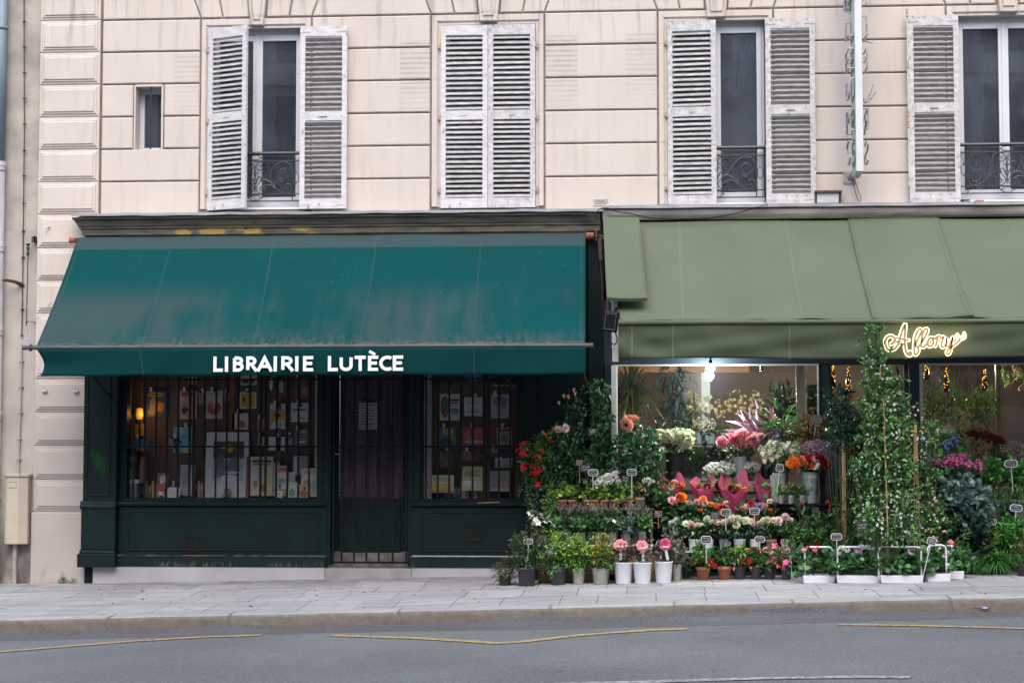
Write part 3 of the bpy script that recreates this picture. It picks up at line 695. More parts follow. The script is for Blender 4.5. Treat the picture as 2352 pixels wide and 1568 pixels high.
# ---- small things on the facade
vb = thing('air_brick', 'small pierced air brick in the wall above the joint between the awnings', 'vent'); m = MB(); x0, x1, z0, z1 = X(1365), X(1396), Z(470, 0, 1380), Z(459, 0, 1380)
for i in range(6):
    for s in (1, -1):
        xa = x0 + (x1 - x0) * i / 5; m.tube([(max(x0, min(x1, xa - s * .03)), -.004, z0), (max(x0, min(x1, xa + s * .03)), -.004, z1)], .004, 4)
m.box(x0 - .01, x1 + .01, -.008, .002, z0 - .012, z0); m.box(x0 - .01, x1 + .01, -.008, .002, z1, z1 + .01); m.build('grille', STONE, vb)
m = MB(); m.box(x0, x1, -.0015, .0, z0, z1); m.build('dark_opening', DARKROOM, vb)
lb = thing('sign_lightbox', 'white plate under a rusty iron hood on ledge below peeling shutter', 'light box'); yk = -.12; x0, x1, z0, z1 = X(1880, yk), X(1930, yk), Z(466, yk, 1900), Z(443, yk, 1900)
m = MB(); m.box(x0, x1, yk, 0, z0, z1); m.build('plate', mat('white_plate', (.5, .51, .54), rough=.5), lb)
m = MB(); m.box(x0 - .03, x1 + .04, yk - .03, .0, z1 + .002, z1 + .026); m.box(x1 + .01, x1 + .03, yk, .0, z0, z1); m.box(x0 - .025, x0 - .005, yk, .0, z0, z1); m.build('hood', RUST, lb)
# ================================================================ stroke letters
def arc(cx, cy, rx, ry, a0, a1, n=8): return [(cx + rx * math.cos(R(a0 + (a1 - a0) * i / n)), cy + ry * math.sin(R(a0 + (a1 - a0) * i / n))) for i in range(n + 1)]
GLY = {
    'L': (.55, [[(.0, 1), (.0, 0), (.55, 0)]]), 'I': (0, [[(0, 0), (0, 1)]]), 'T': (.6, [[(0, 1), (.6, 1)], [(.3, 1), (.3, 0)]]),
    'E': (.5, [[(.5, 1), (0, 1), (0, 0), (.5, 0)], [(0, .52), (.42, .52)]]), 'F': (.5, [[(.5, 1), (0, 1), (0, 0)], [(0, .52), (.42, .52)]]),
    'A': (.8, [[(0, 0), (.4, 1), (.8, 0)], [(.17, .3), (.63, .3)]]),
    'B': (.5, [[(0, 0), (0, 1)], [(0, 1), (.2, 1)] + arc(.2, .77, .26, .23, 90, -90) + [(0, .54)], [(0, .54), (.2, .54)] + arc(.2, .27, .3, .27, 90, -90) + [(0, 0)]]),
    'R': (.58, [[(0, 0), (0, 1)], [(0, 1), (.22, 1)] + arc(.22, .74, .30, .26, 90, -90) + [(0, .48)], [(.25, .48), (.58, 0)]]),
    'U': (.62, [[(0, 1), (0, .32)] + arc(.31, .32, .31, .32, 180, 360) + [(.62, 1)]]),
    'C': (.66, [arc(.5, .5, .5, .5, 55, 305, 16)]),
    'S': (.56, [arc(.28, .75, .26, .25, 30, 270, 10) + arc(.28, .25, .28, .25, 90, -150, 10)]),
    'O': (.9, [arc(.45, .5, .45, .5, 0, 360, 20)]), 'Q': (.9, [arc(.45, .5, .45, .5, 0, 360, 20), [(.6, .3), (.9, -.05)]]),
}
def letters(m, text, boxes, hw, y, t=.004):
    """boxes: one (x0, x1, z0, z1) per letter"""
    for ch, (x0, x1, z0, z1) in zip(text, boxes):
        gw, st = GLY[ch]; h = z1 - z0
        for li, ln in enumerate(st):
            pts = [((x0 + hw) + (p[0] / gw if gw else 0) * (x1 - x0 - 2 * hw), z0 + hw + p[1] * (h - 2 * hw)) for p in ln]
            if len(ln) == 2 or ch in 'LEFTIABR':                # square ends reach the box
                a, b_ = Vector(pts[0]), Vector(pts[-1])
                d0 = (a - Vector(pts[1])).normalized(); d1 = (b_ - Vector(pts[-2])).normalized()
                if len(ln) <= 6:
                    if not (ch == 'A' and len(ln) == 2) and not (ch == 'R'): pts[0] = tuple(a + d0 * hw)
                    if not (ch == 'A' and len(ln) == 2): pts[-1] = tuple(b_ + d1 * hw * (1 if ch != 'B' else 0))
            m.ribbon(pts, hw, y - .0012 * li, t)
# ================================================================ projecting sign with broken neon tubes
SIGNW = mat('white_sign_metal', (.60, .63, .66), (.54, .57, .60), rough=.4, scale=2)
SIGNG = mat('faded_green_film', (.03, .17, .115), (.20, .34, .28), rough=.5, scale=5)
TUBE = mat('grey_glass_tube', (.42, .44, .45), (.2, .2, .2), rough=.2, scale=14)
sg = thing('projecting_sign', 'tall narrow white sign projecting edge-on from facade, with broken neon letter tubes', 'sign')
YF, YB = -.66, -.20
xa, xb_ = X(1964.5, YF, 200), X(1981.5, YF, 200)
zbot = Z(394, YF, 1973); ztp = 8.2
m = MB(); m.box(xa, xb_, YF, YB, zbot, ztp); body = m.build('sign_box', SIGNW, sg, bevel=.008)
m = MB(); m.box(xa + .012, xb_ - .012, YF + .02, YB - .02, zbot - .02, zbot + .002); m.build('bottom_cap', mat('sign_cap', (.42, .41, .37), rough=.5), sg)
word = 'SRUELF'; tops = [(386, 322), (312, 254), (238, 184), (172, 116), (98, 44), (30, -30)]
for side, xf in ((-1, xa), (1, xb_)):
    lm = MB(); tb = MB()
    for ch, (p0, p1) in zip(word, tops):
        z0, z1 = Z(p0, YF), Z(p1, YF); gw, st = GLY[ch]; y0, y1 = (YF + .06, YB - .06)
        for ln in st:
            uv = [(p[0] / gw if gw else .5, p[1]) for p in ln]
            if side > 0: uv = [(1 - u, v) for u, v in uv]
            uv = [(1 - u, v) for u, v in uv]
            q = [(y0 + u * (y1 - y0), z0 + .03 + v * (z1 - z0 - .06)) for u, v in uv]
            r = MB(); r.ribbon(q, .032, 0, .003)
            lm.add([(xf + side * .002 + side * yy, xx, zz) for xx, yy, zz in r.v], r.f)
            if not (side > 0 and ch in 'U'):
                tb.tube([(xf + side * .062, yy, zz) for yy, zz in q], .0125, 6)
                for yy, zz in (q[0], q[-1]): tb.tube([(xf, yy, zz), (xf + side * .062, yy, zz)], .006, 5)
    if side > 0:                                                   # broken tubes bent outwards
        for pts in (((1986, 93), (1990, 96), (2005, 98)), ((1984, 226), (1986, 238), (1996, 222), (2006, 195)), ((1986, 236), (1994, 234), (2004, 222), (2012, 212))):
            tb.tube(smoothline([at(a, b_, -.5) for a, b_ in pts], 3), .010, 6)
    lm.build('lettering', SIGNG, sg); tb.build('neon_tube', TUBE, sg)
m = MB()
for py in (408, 8):
    p = at(1951, py, -.01); m.box(p[0] - .075, p[0] + .075, -.016, 0, p[2] - .075, p[2] + .075)
    m.tube([(p[0], -.01, p[2]), ((xa + xb_) / 2, YB - .05, p[2] + .06)], .03, 8)
    for dx in (-.05, .05):
        for dz in (-.05, .05): m.lathe([(.012, 0), (.012, .01)], 0, 0, 6); m.v[-12:] = [(p[0] + dx + a, -.016 - c, p[2] + dz + b_) for a, b_, c in m.v[-12:]]
m.build('wall_bracket', mat('grey_bracket', (.40, .39, .36), (.3, .29, .27), rough=.6), sg)
m = MB(); m.tube(smoothline([at(a, b_, -.03) for a, b_ in ((1957, 400), (1964, 440), (1973, 462), (1978, 455), (1972, 440), (1960, 405))], 4), .004, 4); m.tube([at(1956, 90, -.18), at(1956, 250, -.18), at(1958, 392, -.18)], .004, 4); m.build('cable', IRON, sg)
# ================================================================ bookshop front
GREEN = mat('dark_green_paint', (.0050, .0155, .0165), (.0036, .0115, .0125), rough=.5, spec=.16, scale=2.5, bump=.12, bscale=18)
def scuff(n, l, vec, xyz):
    e = nrange(n, l, nnoise(n, l, vec, 26, (1, 1, .5), 7), .60, .68)
    return nmath(n, l, 'MULTIPLY', e, .3)
overlay(GREEN, (.035, .045, .045), scuff)
GREENWORN = mat('worn_green_paint', (.0062, .019, .020), (.0045, .014, .015), rough=.5, spec=.18, scale=2.5, bump=.2, bscale=18)
def worn(n, l, vec, xyz):
    zz = nmath(n, l, 'SUBTRACT', xyz[2], Z(1300, -.15, 500))
    low = nrange(n, l, zz, .0, .09, 1, .0)
    no = nmath(n, l, 'MULTIPLY', nrange(n, l, nnoise(n, l, vec, 17, (2, 1, .5), 6), .46, .62), nrange(n, l, nnoise(n, l, vec, 1.7, (1, 1, 1), 3), .42, .62))
    edge = nmath(n, l, 'MULTIPLY', nrange(n, l, nmath(n, l, 'ABSOLUTE', nmath(n, l, 'SUBTRACT', zz, .131)), 0, .012, 1, 0), nrange(n, l, nnoise(n, l, vec, 9, (1, 1, 1), 5), .42, .55))
    return nmath(n, l, 'MAXIMUM', nmath(n, l, 'MULTIPLY', low, no), nmath(n, l, 'MULTIPLY', edge, .7))
overlay(GREENWORN, (.15, .12, .08), worn)
STEEL = mat('brushed_plinth_metal', (.40, .40, .43), (.33, .33, .355), rough=.55, scale=2, metal=.15)
BLACKIRON = mat('black_iron', (.006, .007, .008), (.004, .005, .005), rough=.55, spec=.2, scale=10)
SHOPGLASS = glass('shop_window_glass', (.9, .93, .93), 1.25)
bk = thing('bookshop_facade', 'dark green wooden bookshop front with barred windows and a central door', 'shopfront')
yP, yB = -.20, -.13                                    # front of the pilaster, front of the panels
# pilaster
px0, px1 = X(192, yP, 1000), X(268, yP, 1000); ztop = Z(540, yP, 230)
m = MB(); m.box(px0, px1, yP, .1, Z(1165, yP, 230), ztop); m.box(px0, px1, -.1, .1, -.2, Z(1165, yP, 230))
m.build('pilaster', GREEN, bk, bevel=.006)
m = MB(); a, c, z0, z1 = X(202, yP), X(257, yP), Z(1138, yP, 230), Z(700, yP, 230); t = .018
m.box(a, a + t, yP - .012, yP, z0, z1); m.box(c - t, c, yP - .012, yP, z0, z1); m.box(a + t, c - t, yP - .012, yP, z0, z0 + t)
m.build('pilaster_moulding', GREEN, bk, bevel=.005)
m = MB(); pw = [px0 - .02, px1 + .005]
zc = Z(1151, yP, 230)
m.profile([(.0, zc + .0), (yP - .012, zc), (yP - .022, zc - .02), (yP - .02, zc - .04), (yP - .034, zc - .05), (yP - .038, zc - .085), (.0, zc - .085)], *pw)
m.box(px0 - .012, px1, yP - .022, 0, Z(1262, yP, 230), zc - .086)
zb = Z(1263, yP, 230); m.profile([(0, zb), (yP - .03, zb), (yP - .042, zb - .022), (yP - .036, zb - .04), (0, zb - .04)], px0 - .018, px1 + .006)
m.box(px0 - .045, px1 + .012, yP - .055, 0, Z(1302, yP - .05, 230), zb - .041)
m.build('pilaster_base', GREEN, bk, bevel=.008)
def greensmear(n, l, vec, xyz):
    px, pz = X(231, yP), Z(1062, yP, 230)
    dx = nmath(n, l, 'SUBTRACT', xyz[0], px); dz = nmath(n, l, 'SUBTRACT', xyz[2], pz); u = nmath(n, l, 'DIVIDE', nmath(n, l, 'ADD', dx, nmath(n, l, 'MULTIPLY', dz, .45)), .085); v = nmath(n, l, 'DIVIDE', dz, .19)
    d = nmath(n, l, 'ADD', nmath(n, l, 'MULTIPLY', u, u), nmath(n, l, 'MULTIPLY', v, v))
    return nmath(n, l, 'MULTIPLY', nrange(n, l, d, .35, 1.15, .9, 0), nrange(n, l, nnoise(n, l, vec, 11), .25, .6))
overlay(GREEN, (.003, .042, .014), greensmear)
# openings
zs0, zs1 = Z(1163, yB, 700), Z(1152, yB, 700)          # sill
zglass = Z(1145, -.1, 700); ztg = Z(845, -.1, 700); zhead = Z(700, -.1, 700)
LX0, LX1 = X(286, -.1, 1000), X(731, -.1, 1000); DX0, DX1 = X(760, -.1, 1000), X(938, -.1, 1000); RX0, RX1 = X(966, -.1, 1000), X(1191, -.1, 1000)
EX = X(1385, -.1, 1000)
m = MB()                                               # frame uprights and head
m.box(px1 + .004, LX0, yB + .05, .08, Z(1300, yB), ztop)
for a, c in ((LX1, DX0), (DX1, RX0)):
    m.box(a, c, yB + .02, .10, Z(1300, yB), ztop)
    m.box(a + .02, a + .05, yB, yB + .019, zs1 + .02, zhead); m.box(c - .05, c - .02, yB, yB + .019, zs1 + .02, zhead)
m.box(RX1, EX, yB + .05, .08, Z(1300, yB), ztop)
for a, c in ((LX0, LX1), (DX0, DX1), (RX0, RX1)): m.box(a, c, yB + .04, .08, zhead, ztop)
m.build('frame', GREEN, bk, bevel=.004)
m = MB()
for a, c in ((1196, 1232), (1240, 1350)):
    x0, x1 = X(a, yB, 1000), X(c, yB, 1000); z0, z1 = zs1 + .08, zhead; t = .02
    m.box(x0, x0 + t, yB + .03, yB + .05, z0, z1); m.box(x1 - t, x1, yB + .03, yB + .05, z0, z1); m.box(x0 + t, x1 - t, yB + .03, yB + .05, z0, z0 + t)
m.box(X(1352, -.19, 1000), X(1386, -.19, 1000), -.19, .05, Z(1300, yB, 1370), ztop)
m.build('side_panelling', GREEN, bk, bevel=.005)
# sills, panels and base boards under the windows
for (a, c) in ((px1 + .012, X(749, yB, 1200)), (X(943, yB, 1200), EX)):
    m = MB()
    m.profile([(.1, zs1), (yB - .03, zs1 - .006), (yB - .04, zs1 - .02), (yB - .034, zs1 - .045), (yB - .01, zs1 - .055), (.1, zs1 - .055)], a, c); sill = m.build('window_sill', GREEN, bk)
    m = MB(); zb0 = Z(1300, yB, 500) if a < -1 else Z(1275, yB, 1050); zb1 = zb0 + .135
    m.box(a, c, yB + .012, .08, zb1, zs1 - .056)
    xa, xc, z0, z1 = a + .12, c - .09, zb1 + .05, zs1 - .11; t = .022
    m.box(xa, xa + t, yB, yB + .012, z0, z1); m.box(xc - t, xc, yB, yB + .012, z0, z1); m.box(xa + t, xc - t, yB, yB + .012, z0, z0 + t); m.box(xa + t, xc - t, yB, yB + .012, z1 - t, z1)
    m.build('panel', GREEN, bk, bevel=.004)
    m = MB(); m.box(a, c, yB - .03, .08, zb0, zb1 - .022); m.profile([(.0, zb1 + .01), (yB + .0, zb1 + .01), (yB - .012, zb1), (yB - .034, zb1 - .008), (yB - .036, zb1 - .021), (.0, zb1 - .021)], a, c); m.build('base_board', GREENWORN, bk)
for (pa, pc, za, zb_) in ((420, 457, 1233, 1267), (1069, 1103, 1210, 1242)):
    m = MB(); x0, x1, z1, z0 = X(pa, yB, 1200), X(pc, yB, 1200), Z(za, yB, pa), Z(zb_, yB, pa); y = yB + .004
    m.box(x0 - .012, x1 + .012, y, yB + .012, z1, z1 + .014); m.box(x0 - .012, x0, y, yB + .012, z0, z1); m.box(x1, x1 + .012, y, yB + .012, z0, z1); m.box(x0, x1, y, yB + .012, z0 - .012, z0)
    for i in range(12):
        z = z0 + (z1 - z0) * (i + .5) / 12; m.add([(x0, y + .001, z - .004), (x1, y + .001, z - .004), (x1, yB + .0118, z + .006), (x0, yB + .0118, z + .006)], [(0, 1, 2, 3)])
    for i in (1, 2): xx = x0 + (x1 - x0) * i / 3; m.box(xx - .004, xx + .004, y - .001, yB + .012, z0, z1)
    m.build('vent_grille', BLACKIRON, bk)
# metal plinth and door step following the slope
def plinth(name, a, c, pt, m_, y, lbl=None):
    m = MB(); x0, x1 = X(a, y, 1310), X(c, y, 1310); z1 = Z(pt, y, (a + c) / 2)
    m.add([(x0, y, gz(x0, y) - .01), (x1, y, gz(x1, y) - .01), (x1, y, z1), (x0, y, z1), (x0, .05, gz(x0, y) - .01), (x1, .05, gz(x1, y) - .01), (x1, .05, z1), (x0, .05, z1)], [(0, 1, 2, 3), (3, 2, 6, 7), (0, 3, 7, 4), (1, 5, 6, 2)])
    o = m.build(name, m_, bk, bevel=.003)
    return o
plinth('metal_plinth', 213, 745.5, 1301, STEEL, yB - .018); plinth('metal_plinth', 946.5, 1388, 1276, STEEL, yB - .018)
TREAD = mat('tread_plate', (.36, .345, .355), (.29, .28, .29), rough=.45, scale=5, metal=.3)
n, l = TREAD.node_tree.nodes, TREAD.node_tree.links
vo = n.new('ShaderNodeTexChecker'); mp = n.new('ShaderNodeMapping'); tc = n.new('ShaderNodeTexCoord'); mp.inputs['Rotation'].default_value = (0, R(45), 0)
l.new(tc.outputs['Object'], mp.inputs[0]); l.new(mp.outputs[0], vo.inputs[0]); vo.inputs['Scale'].default_value = 26
bp = n.new('ShaderNodeBump'); bp.inputs['Strength'].default_value = .8; bp.inputs['Distance'].default_value = .004; l.new(vo.outputs[1], bp.inputs['Height']); l.new(bp.outputs[0], n['Principled BSDF'].inputs['Normal'])
plinth('step', 746.5, 945.5, 1305, TREAD, yB - .016)
# grilles in front of the windows
def grille(x0, x1, bars, thick, name='window_grille'):
    m = MB(); y = yB + .035
    for p in bars: x = X(p, y, 1000); w_ = .014 if p in thick else .0105; m.box(x - w_, x + w_, y - .012, y + .008, zglass - .05, zhead + .05)
    for pz in (1025, 871): z = Z(pz, y, 700); m.box(x0, x1, y - .004, y + .006, z - .011, z + .011)
    m.build(name, BLACKIRON, bk)
grille(LX0 - .02, LX1 + .02, (307.5, 333, 358.7, 384, 409.5, 436, 445, 470, 496, 521, 547.5, 574, 599, 610.5, 635.5, 660.5, 685.5, 710.5), (436, 445, 599, 610.5))
grille(RX0 - .02, RX1 + .02, (978.7, 1006, 1032, 1058.5, 1085.5, 1112.5, 1121.5, 1146, 1172), (1112.5, 1121.5))
for a, c in ((LX0, LX1), (RX0, RX1)):
    m = MB(); m.box(a, c, yB + .03, .08, zs1 - .02, zglass); m.box(a, a + .02, yB + .06, .08, zglass, zhead); m.box(c - .02, c, yB + .06, .08, zglass, zhead); f = m.build('window', GREEN, bk)
    g = MB(); g.add([(a, -.03, zglass), (c, -.03, zglass), (c, -.03, zhead), (a, -.03, zhead)], [(0, 1, 2, 3)]); g.build('pane', SHOPGLASS, f)
# door with curtain, mesh and gate
CURT = mat('plum_curtain', (.36, .24, .35), (.18, .12, .18), rough=.95, scale=2.2, stretch=(9, 1, .4), contrast=(.42, .58))
yD = .10
d0, d1 = X(778, yD, 1000), X(927, yD, 1000); zd0, zd1, zdt = Z(1290, yD, 850), Z(1144, yD, 850), Z(800, yD, 850)
m = MB(); m.box(DX0 - .005, d0, yD, yD + .05, zd0, zdt); m.box(d1, DX1 + .005, yD, yD + .05, zd0, zdt); m.box(d0, d1, yD, yD + .05, zd0, zd1)
m.box(d0 + .03, d1 - .03, yD - .012, yD, zd0 + .12, zd1 - .12)
door = m.build('door', GREEN, bk, bevel=.004)
m = MB(); m.grid(lambda u, v: (d0 + (d1 - d0) * u, yD + .10 + .02 * math.sin(u * 38) + .01 * math.sin(u * 71), zd1 - .02 + v * (zdt - zd1)), 90, 3); m.build('curtain', CURT, door, smooth=True)
m = MB(); m.add([(d0, yD + .03, zd1), (d1, yD + .03, zd1), (d1, yD + .03, zdt), (d0, yD + .03, zdt)], [(0, 1, 2, 3)]); m.build('pane', SHOPGLASS, door)
m = MB(); st = .042; H_, W_ = zdt - zd1, d1 - d0; zc2 = Z(866, yD)
def clipline(sx):
    k = -int(H_ / st) - 1
    while k * st < W_:
        xa = k * st; # line x = xa + z*1 (or mirrored), z in 0..H
        za = max(0, -xa); zb2 = min(H_, W_ - xa)
        if zb2 - za > .01:
            a = (xa + za, za); c = (xa + zb2, zb2)
            if sx < 0: a, c = (W_ - a[0], a[1]), (W_ - c[0], c[1])
            m.tube([(d0 + a[0], yD - .01, zd1 + a[1]), (d0 + c[0], yD - .01, zd1 + c[1])], .0042, 3)
        k += 1
clipline(1); clipline(-1); m.build('wire_mesh', BLACKIRON, door)
PAPER = mat('white_paper', (.74, .75, .78), (.68, .69, .72), rough=.9, scale=3)
INK = mat('dark_ink', (.03, .03, .035), rough=.9)
m = MB(); m.m = 0; x0, x1, z0, z1 = X(825, yD), X(867, yD), Z(986, yD, 850), Z(924, yD, 850); m.box(x0, x1, yD + .012, yD + .016, z0, z1)
m.m = 1
rg = random.Random(8)
for i in range(9):
    z = z1 - .03 - i * .034
    m.box(x0 + .03, x1 - .03 - rg.uniform(0, .08), yD + .0105, yD + .0119, z - .005, z + .003)
m.build('paper_notice', [PAPER, INK], door)
m = MB(); m.tube([at(769, 1042, yD - .03), at(781, 1042, yD - .03)], .009, 8); m.build('handle', STEEL, door)
m = MB(); y = -.07
for p in (766, 785.5, 814, 842.5, 871, 902.5, 934): x = X(p, y, 1100); m.box(x - .011, x + .011, y - .01, y + .01, Z(1292, y, 850), zhead)
for pz in (1025, 1291, 871): z = Z(pz, y, 850); m.box(DX0 + .005, DX1 - .005, y - .006, y + .006, z - .012, z + .012)
m.build('security_gate', BLACKIRON, bk)
m = MB(); z0 = Z(1303, yB, 850); m.box(DX0, DX1, yB - .01, .12, z0 - .03, z0); m.box(DX0, DX1, .098, .12, z0, Z(1266, .09, 850))
m.build('door_sill', mat('worn_sill', (.20, .19, .19), (.09, .085, .085), rough=.8, scale=7), bk)
for px_, py_, qx, qy in ((731, 1028, 762, 1060), (925, 1028, 957, 1061)):
    t = thing('window_stay', 'thin iron rod slanting beside the door at its %s jamb' % ('left' if px_ < 800 else 'right'), 'rod', group='slanting rods by the bookshop door'); m = MB(); m.tube([at(px_, py_, yB - .01), at(qx, qy, yB - .06)], .005, 5); m.tube([at(qx, qy, yB - .06), at(qx + 3, qy - 4, yB + .02)], .008, 5); m.build('rod', BLACKIRON, t)
# old cornice above
overlay(OLDWOOD, (.34, .23, .06), yellowpaint)
cn = MB(); z0 = Z(492, -.30, 700); x0, x1 = X(196, -.2, 520), X(1378, -.2, 520)
prof = [(.0, z0 + .03), (-.31, z0 - .012), (-.31, z0 - .035), (-.285, z0 - .05), (-.25, z0 - .115), (-.235, z0 - .13), (-.235, z0 - .145), (-.215, z0 - .148), (-.215, z0 - .225), (-.19, z0 - .232), (-.18, z0 - .30), (.0, z0 - .30)]
k = len(prof); ends = [x0 - .10 + (-.31 - min(y, -.15)) * -.0 for y, z in prof]
vs = [(x0 - (-y - .18) * 1.05 if y < -.15 else x0, y, z) for y, z in prof] + [(x1, y, z) for y, z in prof]
cn.add(vs, [(i, i + 1, k + i + 1, k + i) for i in range(k - 1)] + [tuple(range(k)), tuple(range(2 * k - 1, k - 1, -1))]); cn.build('cornice', OLDWOOD, bk)
m = MB(); xa, xb2 = X(163, -.33, 492), X(1386, -.33, 485); n_ = 40
vs = []
for i in range(n_ + 1):
    x = xa + (xb2 - xa) * i / n_; q = .006 * math.sin(i * 1.7) + .004 * math.sin(i * .6)
    for y, z in ((.0, z0 + .075), (-.30, z0 + .012 + q), (-.335, z0 + .004 + q), (-.337, z0 - .022 + q * .6), (-.325, z0 - .02 + q * .6)): vs.append((x, y, z + (.02 if y < -.2 else 0)))
m.add(vs, [(i * 5 + j, (i + 1) * 5 + j, (i + 1) * 5 + j + 1, i * 5 + j + 1) for i in range(n_) for j in range(4)]); m.build('zinc_flashing', ZINC, bk)
m = MB(); m.box(X(1350), X(1384), -.075, .05, Z(700, -.1, 1370), z0 - .31); m.build('end_panel', GREEN, bk); m = MB(); m.box(X(1366), X(1394), .07, .3, -.3, 4.4); m.build('party_pier', BLACKIRON, bk)

# ================================================================ teal awning
TEAL = mat('teal_canvas', (.002, .054, .058), (.004, .047, .052), rough=.95, spec=.08, scale=1.2, bump=.12, bscale=260)
def faded(n, l, vec, xyz):
    x, y, z = xyz
    t = nrange(n, l, z, 2.75, 4.05)                                     # 0 at the bar, 1 at the roller
    big = nnoise(n, l, vec, .55, (1, 1, 1.2), 3, (2.3, 0, 1.1))
    st = nnoise(n, l, vec, 2.4, (2.2, .35, .35), 5)
    low = nmath(n, l, 'MULTIPLY', nrange(n, l, t, .22, .72, .66, .0), nrange(n, l, nmath(n, l, 'ADD', nmath(n, l, 'MULTIPLY', big, .75), nmath(n, l, 'MULTIPLY', st, .35)), .44, .66))
    roll = nmath(n, l, 'MULTIPLY', nrange(n, l, z, 3.97, 4.0), .75)
    edge = nmath(n, l, 'MULTIPLY', nrange(n, l, z, 2.74, 2.95, 1, 0), nrange(n, l, nnoise(n, l, vec, 5, (4, 1, .4), 5), .35, .6))
    return nmath(n, l, 'MINIMUM', nmath(n, l, 'MAXIMUM', nmath(n, l, 'MAXIMUM', low, roll), nmath(n, l, 'MULTIPLY', edge, .8)), .92)
overlay(TEAL, (.046, .067, .073), faded)
def grimeline(n, l, vec, xyz):
    g = nmath(n, l, 'MULTIPLY', nrange(n, l, xyz[2], 2.72, 2.77, 1, 0), nrange(n, l, nnoise(n, l, vec, 30, (1, 1, 3), 5), .45, .6))
    g2 = nmath(n, l, 'MULTIPLY', g, nrange(n, l, xyz[2], 2.66, 2.70))
    return nmath(n, l, 'MULTIPLY', g2, .7)
overlay(TEAL, (.22, .21, .16), grimeline)
DROP = mat('bird_droppings', (.15, .21, .21), rough=.9)
SEAM = mat('pale_thread', (.045, .10, .11), rough=.9)
aw = thing('teal_awning', 'faded teal canvas awning with white lettering over the bookshop', 'awning')
yT, yBt = -.27, -1.70
TL, TRr, BL, BR = at(178, 548, yT), at(1345, 534, yT), at(83, 800, yBt), at(1344, 786, yBt)
zT = (TL[2] + TRr[2]) / 2; zBt = (BL[2] + BR[2]) / 2
def canopy(u, v, dz=0):
    a = Vector((TL[0] + (TRr[0] - TL[0]) * u, yT, zT)); c = Vector((BL[0] + (BR[0] - BL[0]) * u, yBt, zBt)); p = a.lerp(c, v)
    sag = .035 * math.sin(math.pi * v) * (1 + .25 * math.sin(u * 21)) + .006 * math.sin(u * 60) * v
    nrm = Vector((0, -.75, .66)); p -= nrm * (sag - dz); p.z += .006 * v ** 2 * math.sin(u * 95 + 6 * v) * math.sin(u * 7) + .004 * math.sin(u * 31 - v * 9)
    return p
m = MB(); m.grid(canopy, 120, 24); cano = m.build('canopy', TEAL, aw, smooth=True)
so = cano.modifiers.new('thick', 'SOLIDIFY'); so.thickness = .003
yv = yBt - .03
VL0, VL1, VR0, VR1 = at(84, 806, yv), at(95, 866, yv + .03), at(1346, 792, yv), at(1345, 857, yv + .03)
zv0, zv1 = (VL0[2] + VR0[2]) / 2, (VL1[2] + VR1[2]) / 2
def valance(u, v):
    a = Vector((VL0[0] + (VR0[0] - VL0[0]) * u, yv, zv0)); c = Vector((VL1[0] + (VR1[0] - VL1[0]) * u, yv + .035, zv1)); p = a.lerp(c, v)
    p.y += .012 * math.sin(u * 24 + v * 1.5) * v + .005 * math.sin(u * 57) * v
    if u < .12: p.x += .05 * math.sin(math.pi * v) * (1 - u / .12); p.y += .05 * (1 - u / .12) * v * math.sin(v * 4)
    p.z += .004 * math.sin(u * 40) * v
    return p
TEALV = mat('shaded_teal_valance', (.0018, .040, .042), (.003, .034, .037), rough=.95, spec=.08, scale=2, bump=.12, bscale=260)  # darker copy of the canvas, the hanging valance's shade put into its colour
m = MB(); m.grid(valance, 160, 10); va = m.build('valance', TEALV, aw, smooth=True); so = va.modifiers.new('thick', 'SOLIDIFY'); so.thickness = .003
m = MB()
for (a, b_), (c, d) in (((402, 549), (329, 790)), ((635.5, 547), (589, 790)), ((873, 542), (832, 790)), ((1110, 540), (1089, 790)), ((188, 552), (92, 795)), ((1336, 536), (1335, 784))):
    for o_ in (-1.4, 1.4):
        u0 = (a + o_ - 178) / (1345 - 178); u1 = (c + o_ - 83) / (1344 - 83)
        q = [canopy(u0 + (u1 - u0) * i / 14, i / 14, .0045) for i in range(15)]; m.tube(q, .0016, 3)
for px in (327, 833, 1091, 590):
    for o_ in (-1.3, 1.3):
        u = (px + o_ - 86) / 1258; m.tube([Vector(valance(u, i / 6)) + Vector((0, -.004, 0)) for i in range(7)], .0014, 3)
m.build('stitching', SEAM, aw)
rg = random.Random(12); m = MB()
def spot(u, v, r1, r2):
    c = canopy(u, v, .0045); e1 = (canopy(u + .002, v, .0045) - c).normalized(); e2 = (canopy(u, min(1, v + .004), .0045) - c).normalized()
    m.add([c + e1 * r1 * math.cos(a) + e2 * r2 * math.sin(a) for a in [i * math.pi / 4 for i in range(8)]], [tuple(range(8))])
for i in range(55):
    cx = rg.choice((.15, .38, .46, .56, .64, .70, .9, .93)); spot(min(.98, max(.02, rg.gauss(cx, .05))), min(.95, max(.08, rg.gauss(.33, .2))), rg.uniform(.0015, .005), rg.uniform(.002, .009))
m.build('droppings', DROP, aw, kind='stuff')
m = MB(); m.tube([at(52, 801, yBt - .0) * np.array([1, 1, 0]) + np.array([0, 0, zBt - .012]), at(1362, 787, yBt) * np.array([1, 1, 0]) + np.array([0, 0, zBt - .012])], .026, 12)
for px in (70,): x = X(px, yBt, 800); m.tube([(x - .012, yBt, zBt - .012), (x + .012, yBt, zBt - .012)], .042, 10)
m.build('front_bar', mat('dark_bar_metal', (.06, .062, .07), (.04, .042, .048), rough=.5), aw)
ORANGE = mat('red_lead_paint', (.34, .075, .035), (.15, .05, .03), rough=.7, scale=14)
m = MB(); m.tube([(TL[0] - .10, yT + .0, zT - .03), (TL[0] - .02, yT, zT - .03)], .035, 10); m.tube([(TRr[0] + .01, yT, zT - .03), (TRr[0] + .10, yT, zT - .03)], .04, 10)
m.build('roller', ORANGE, aw)
m = MB(); x = TRr[0] + .13
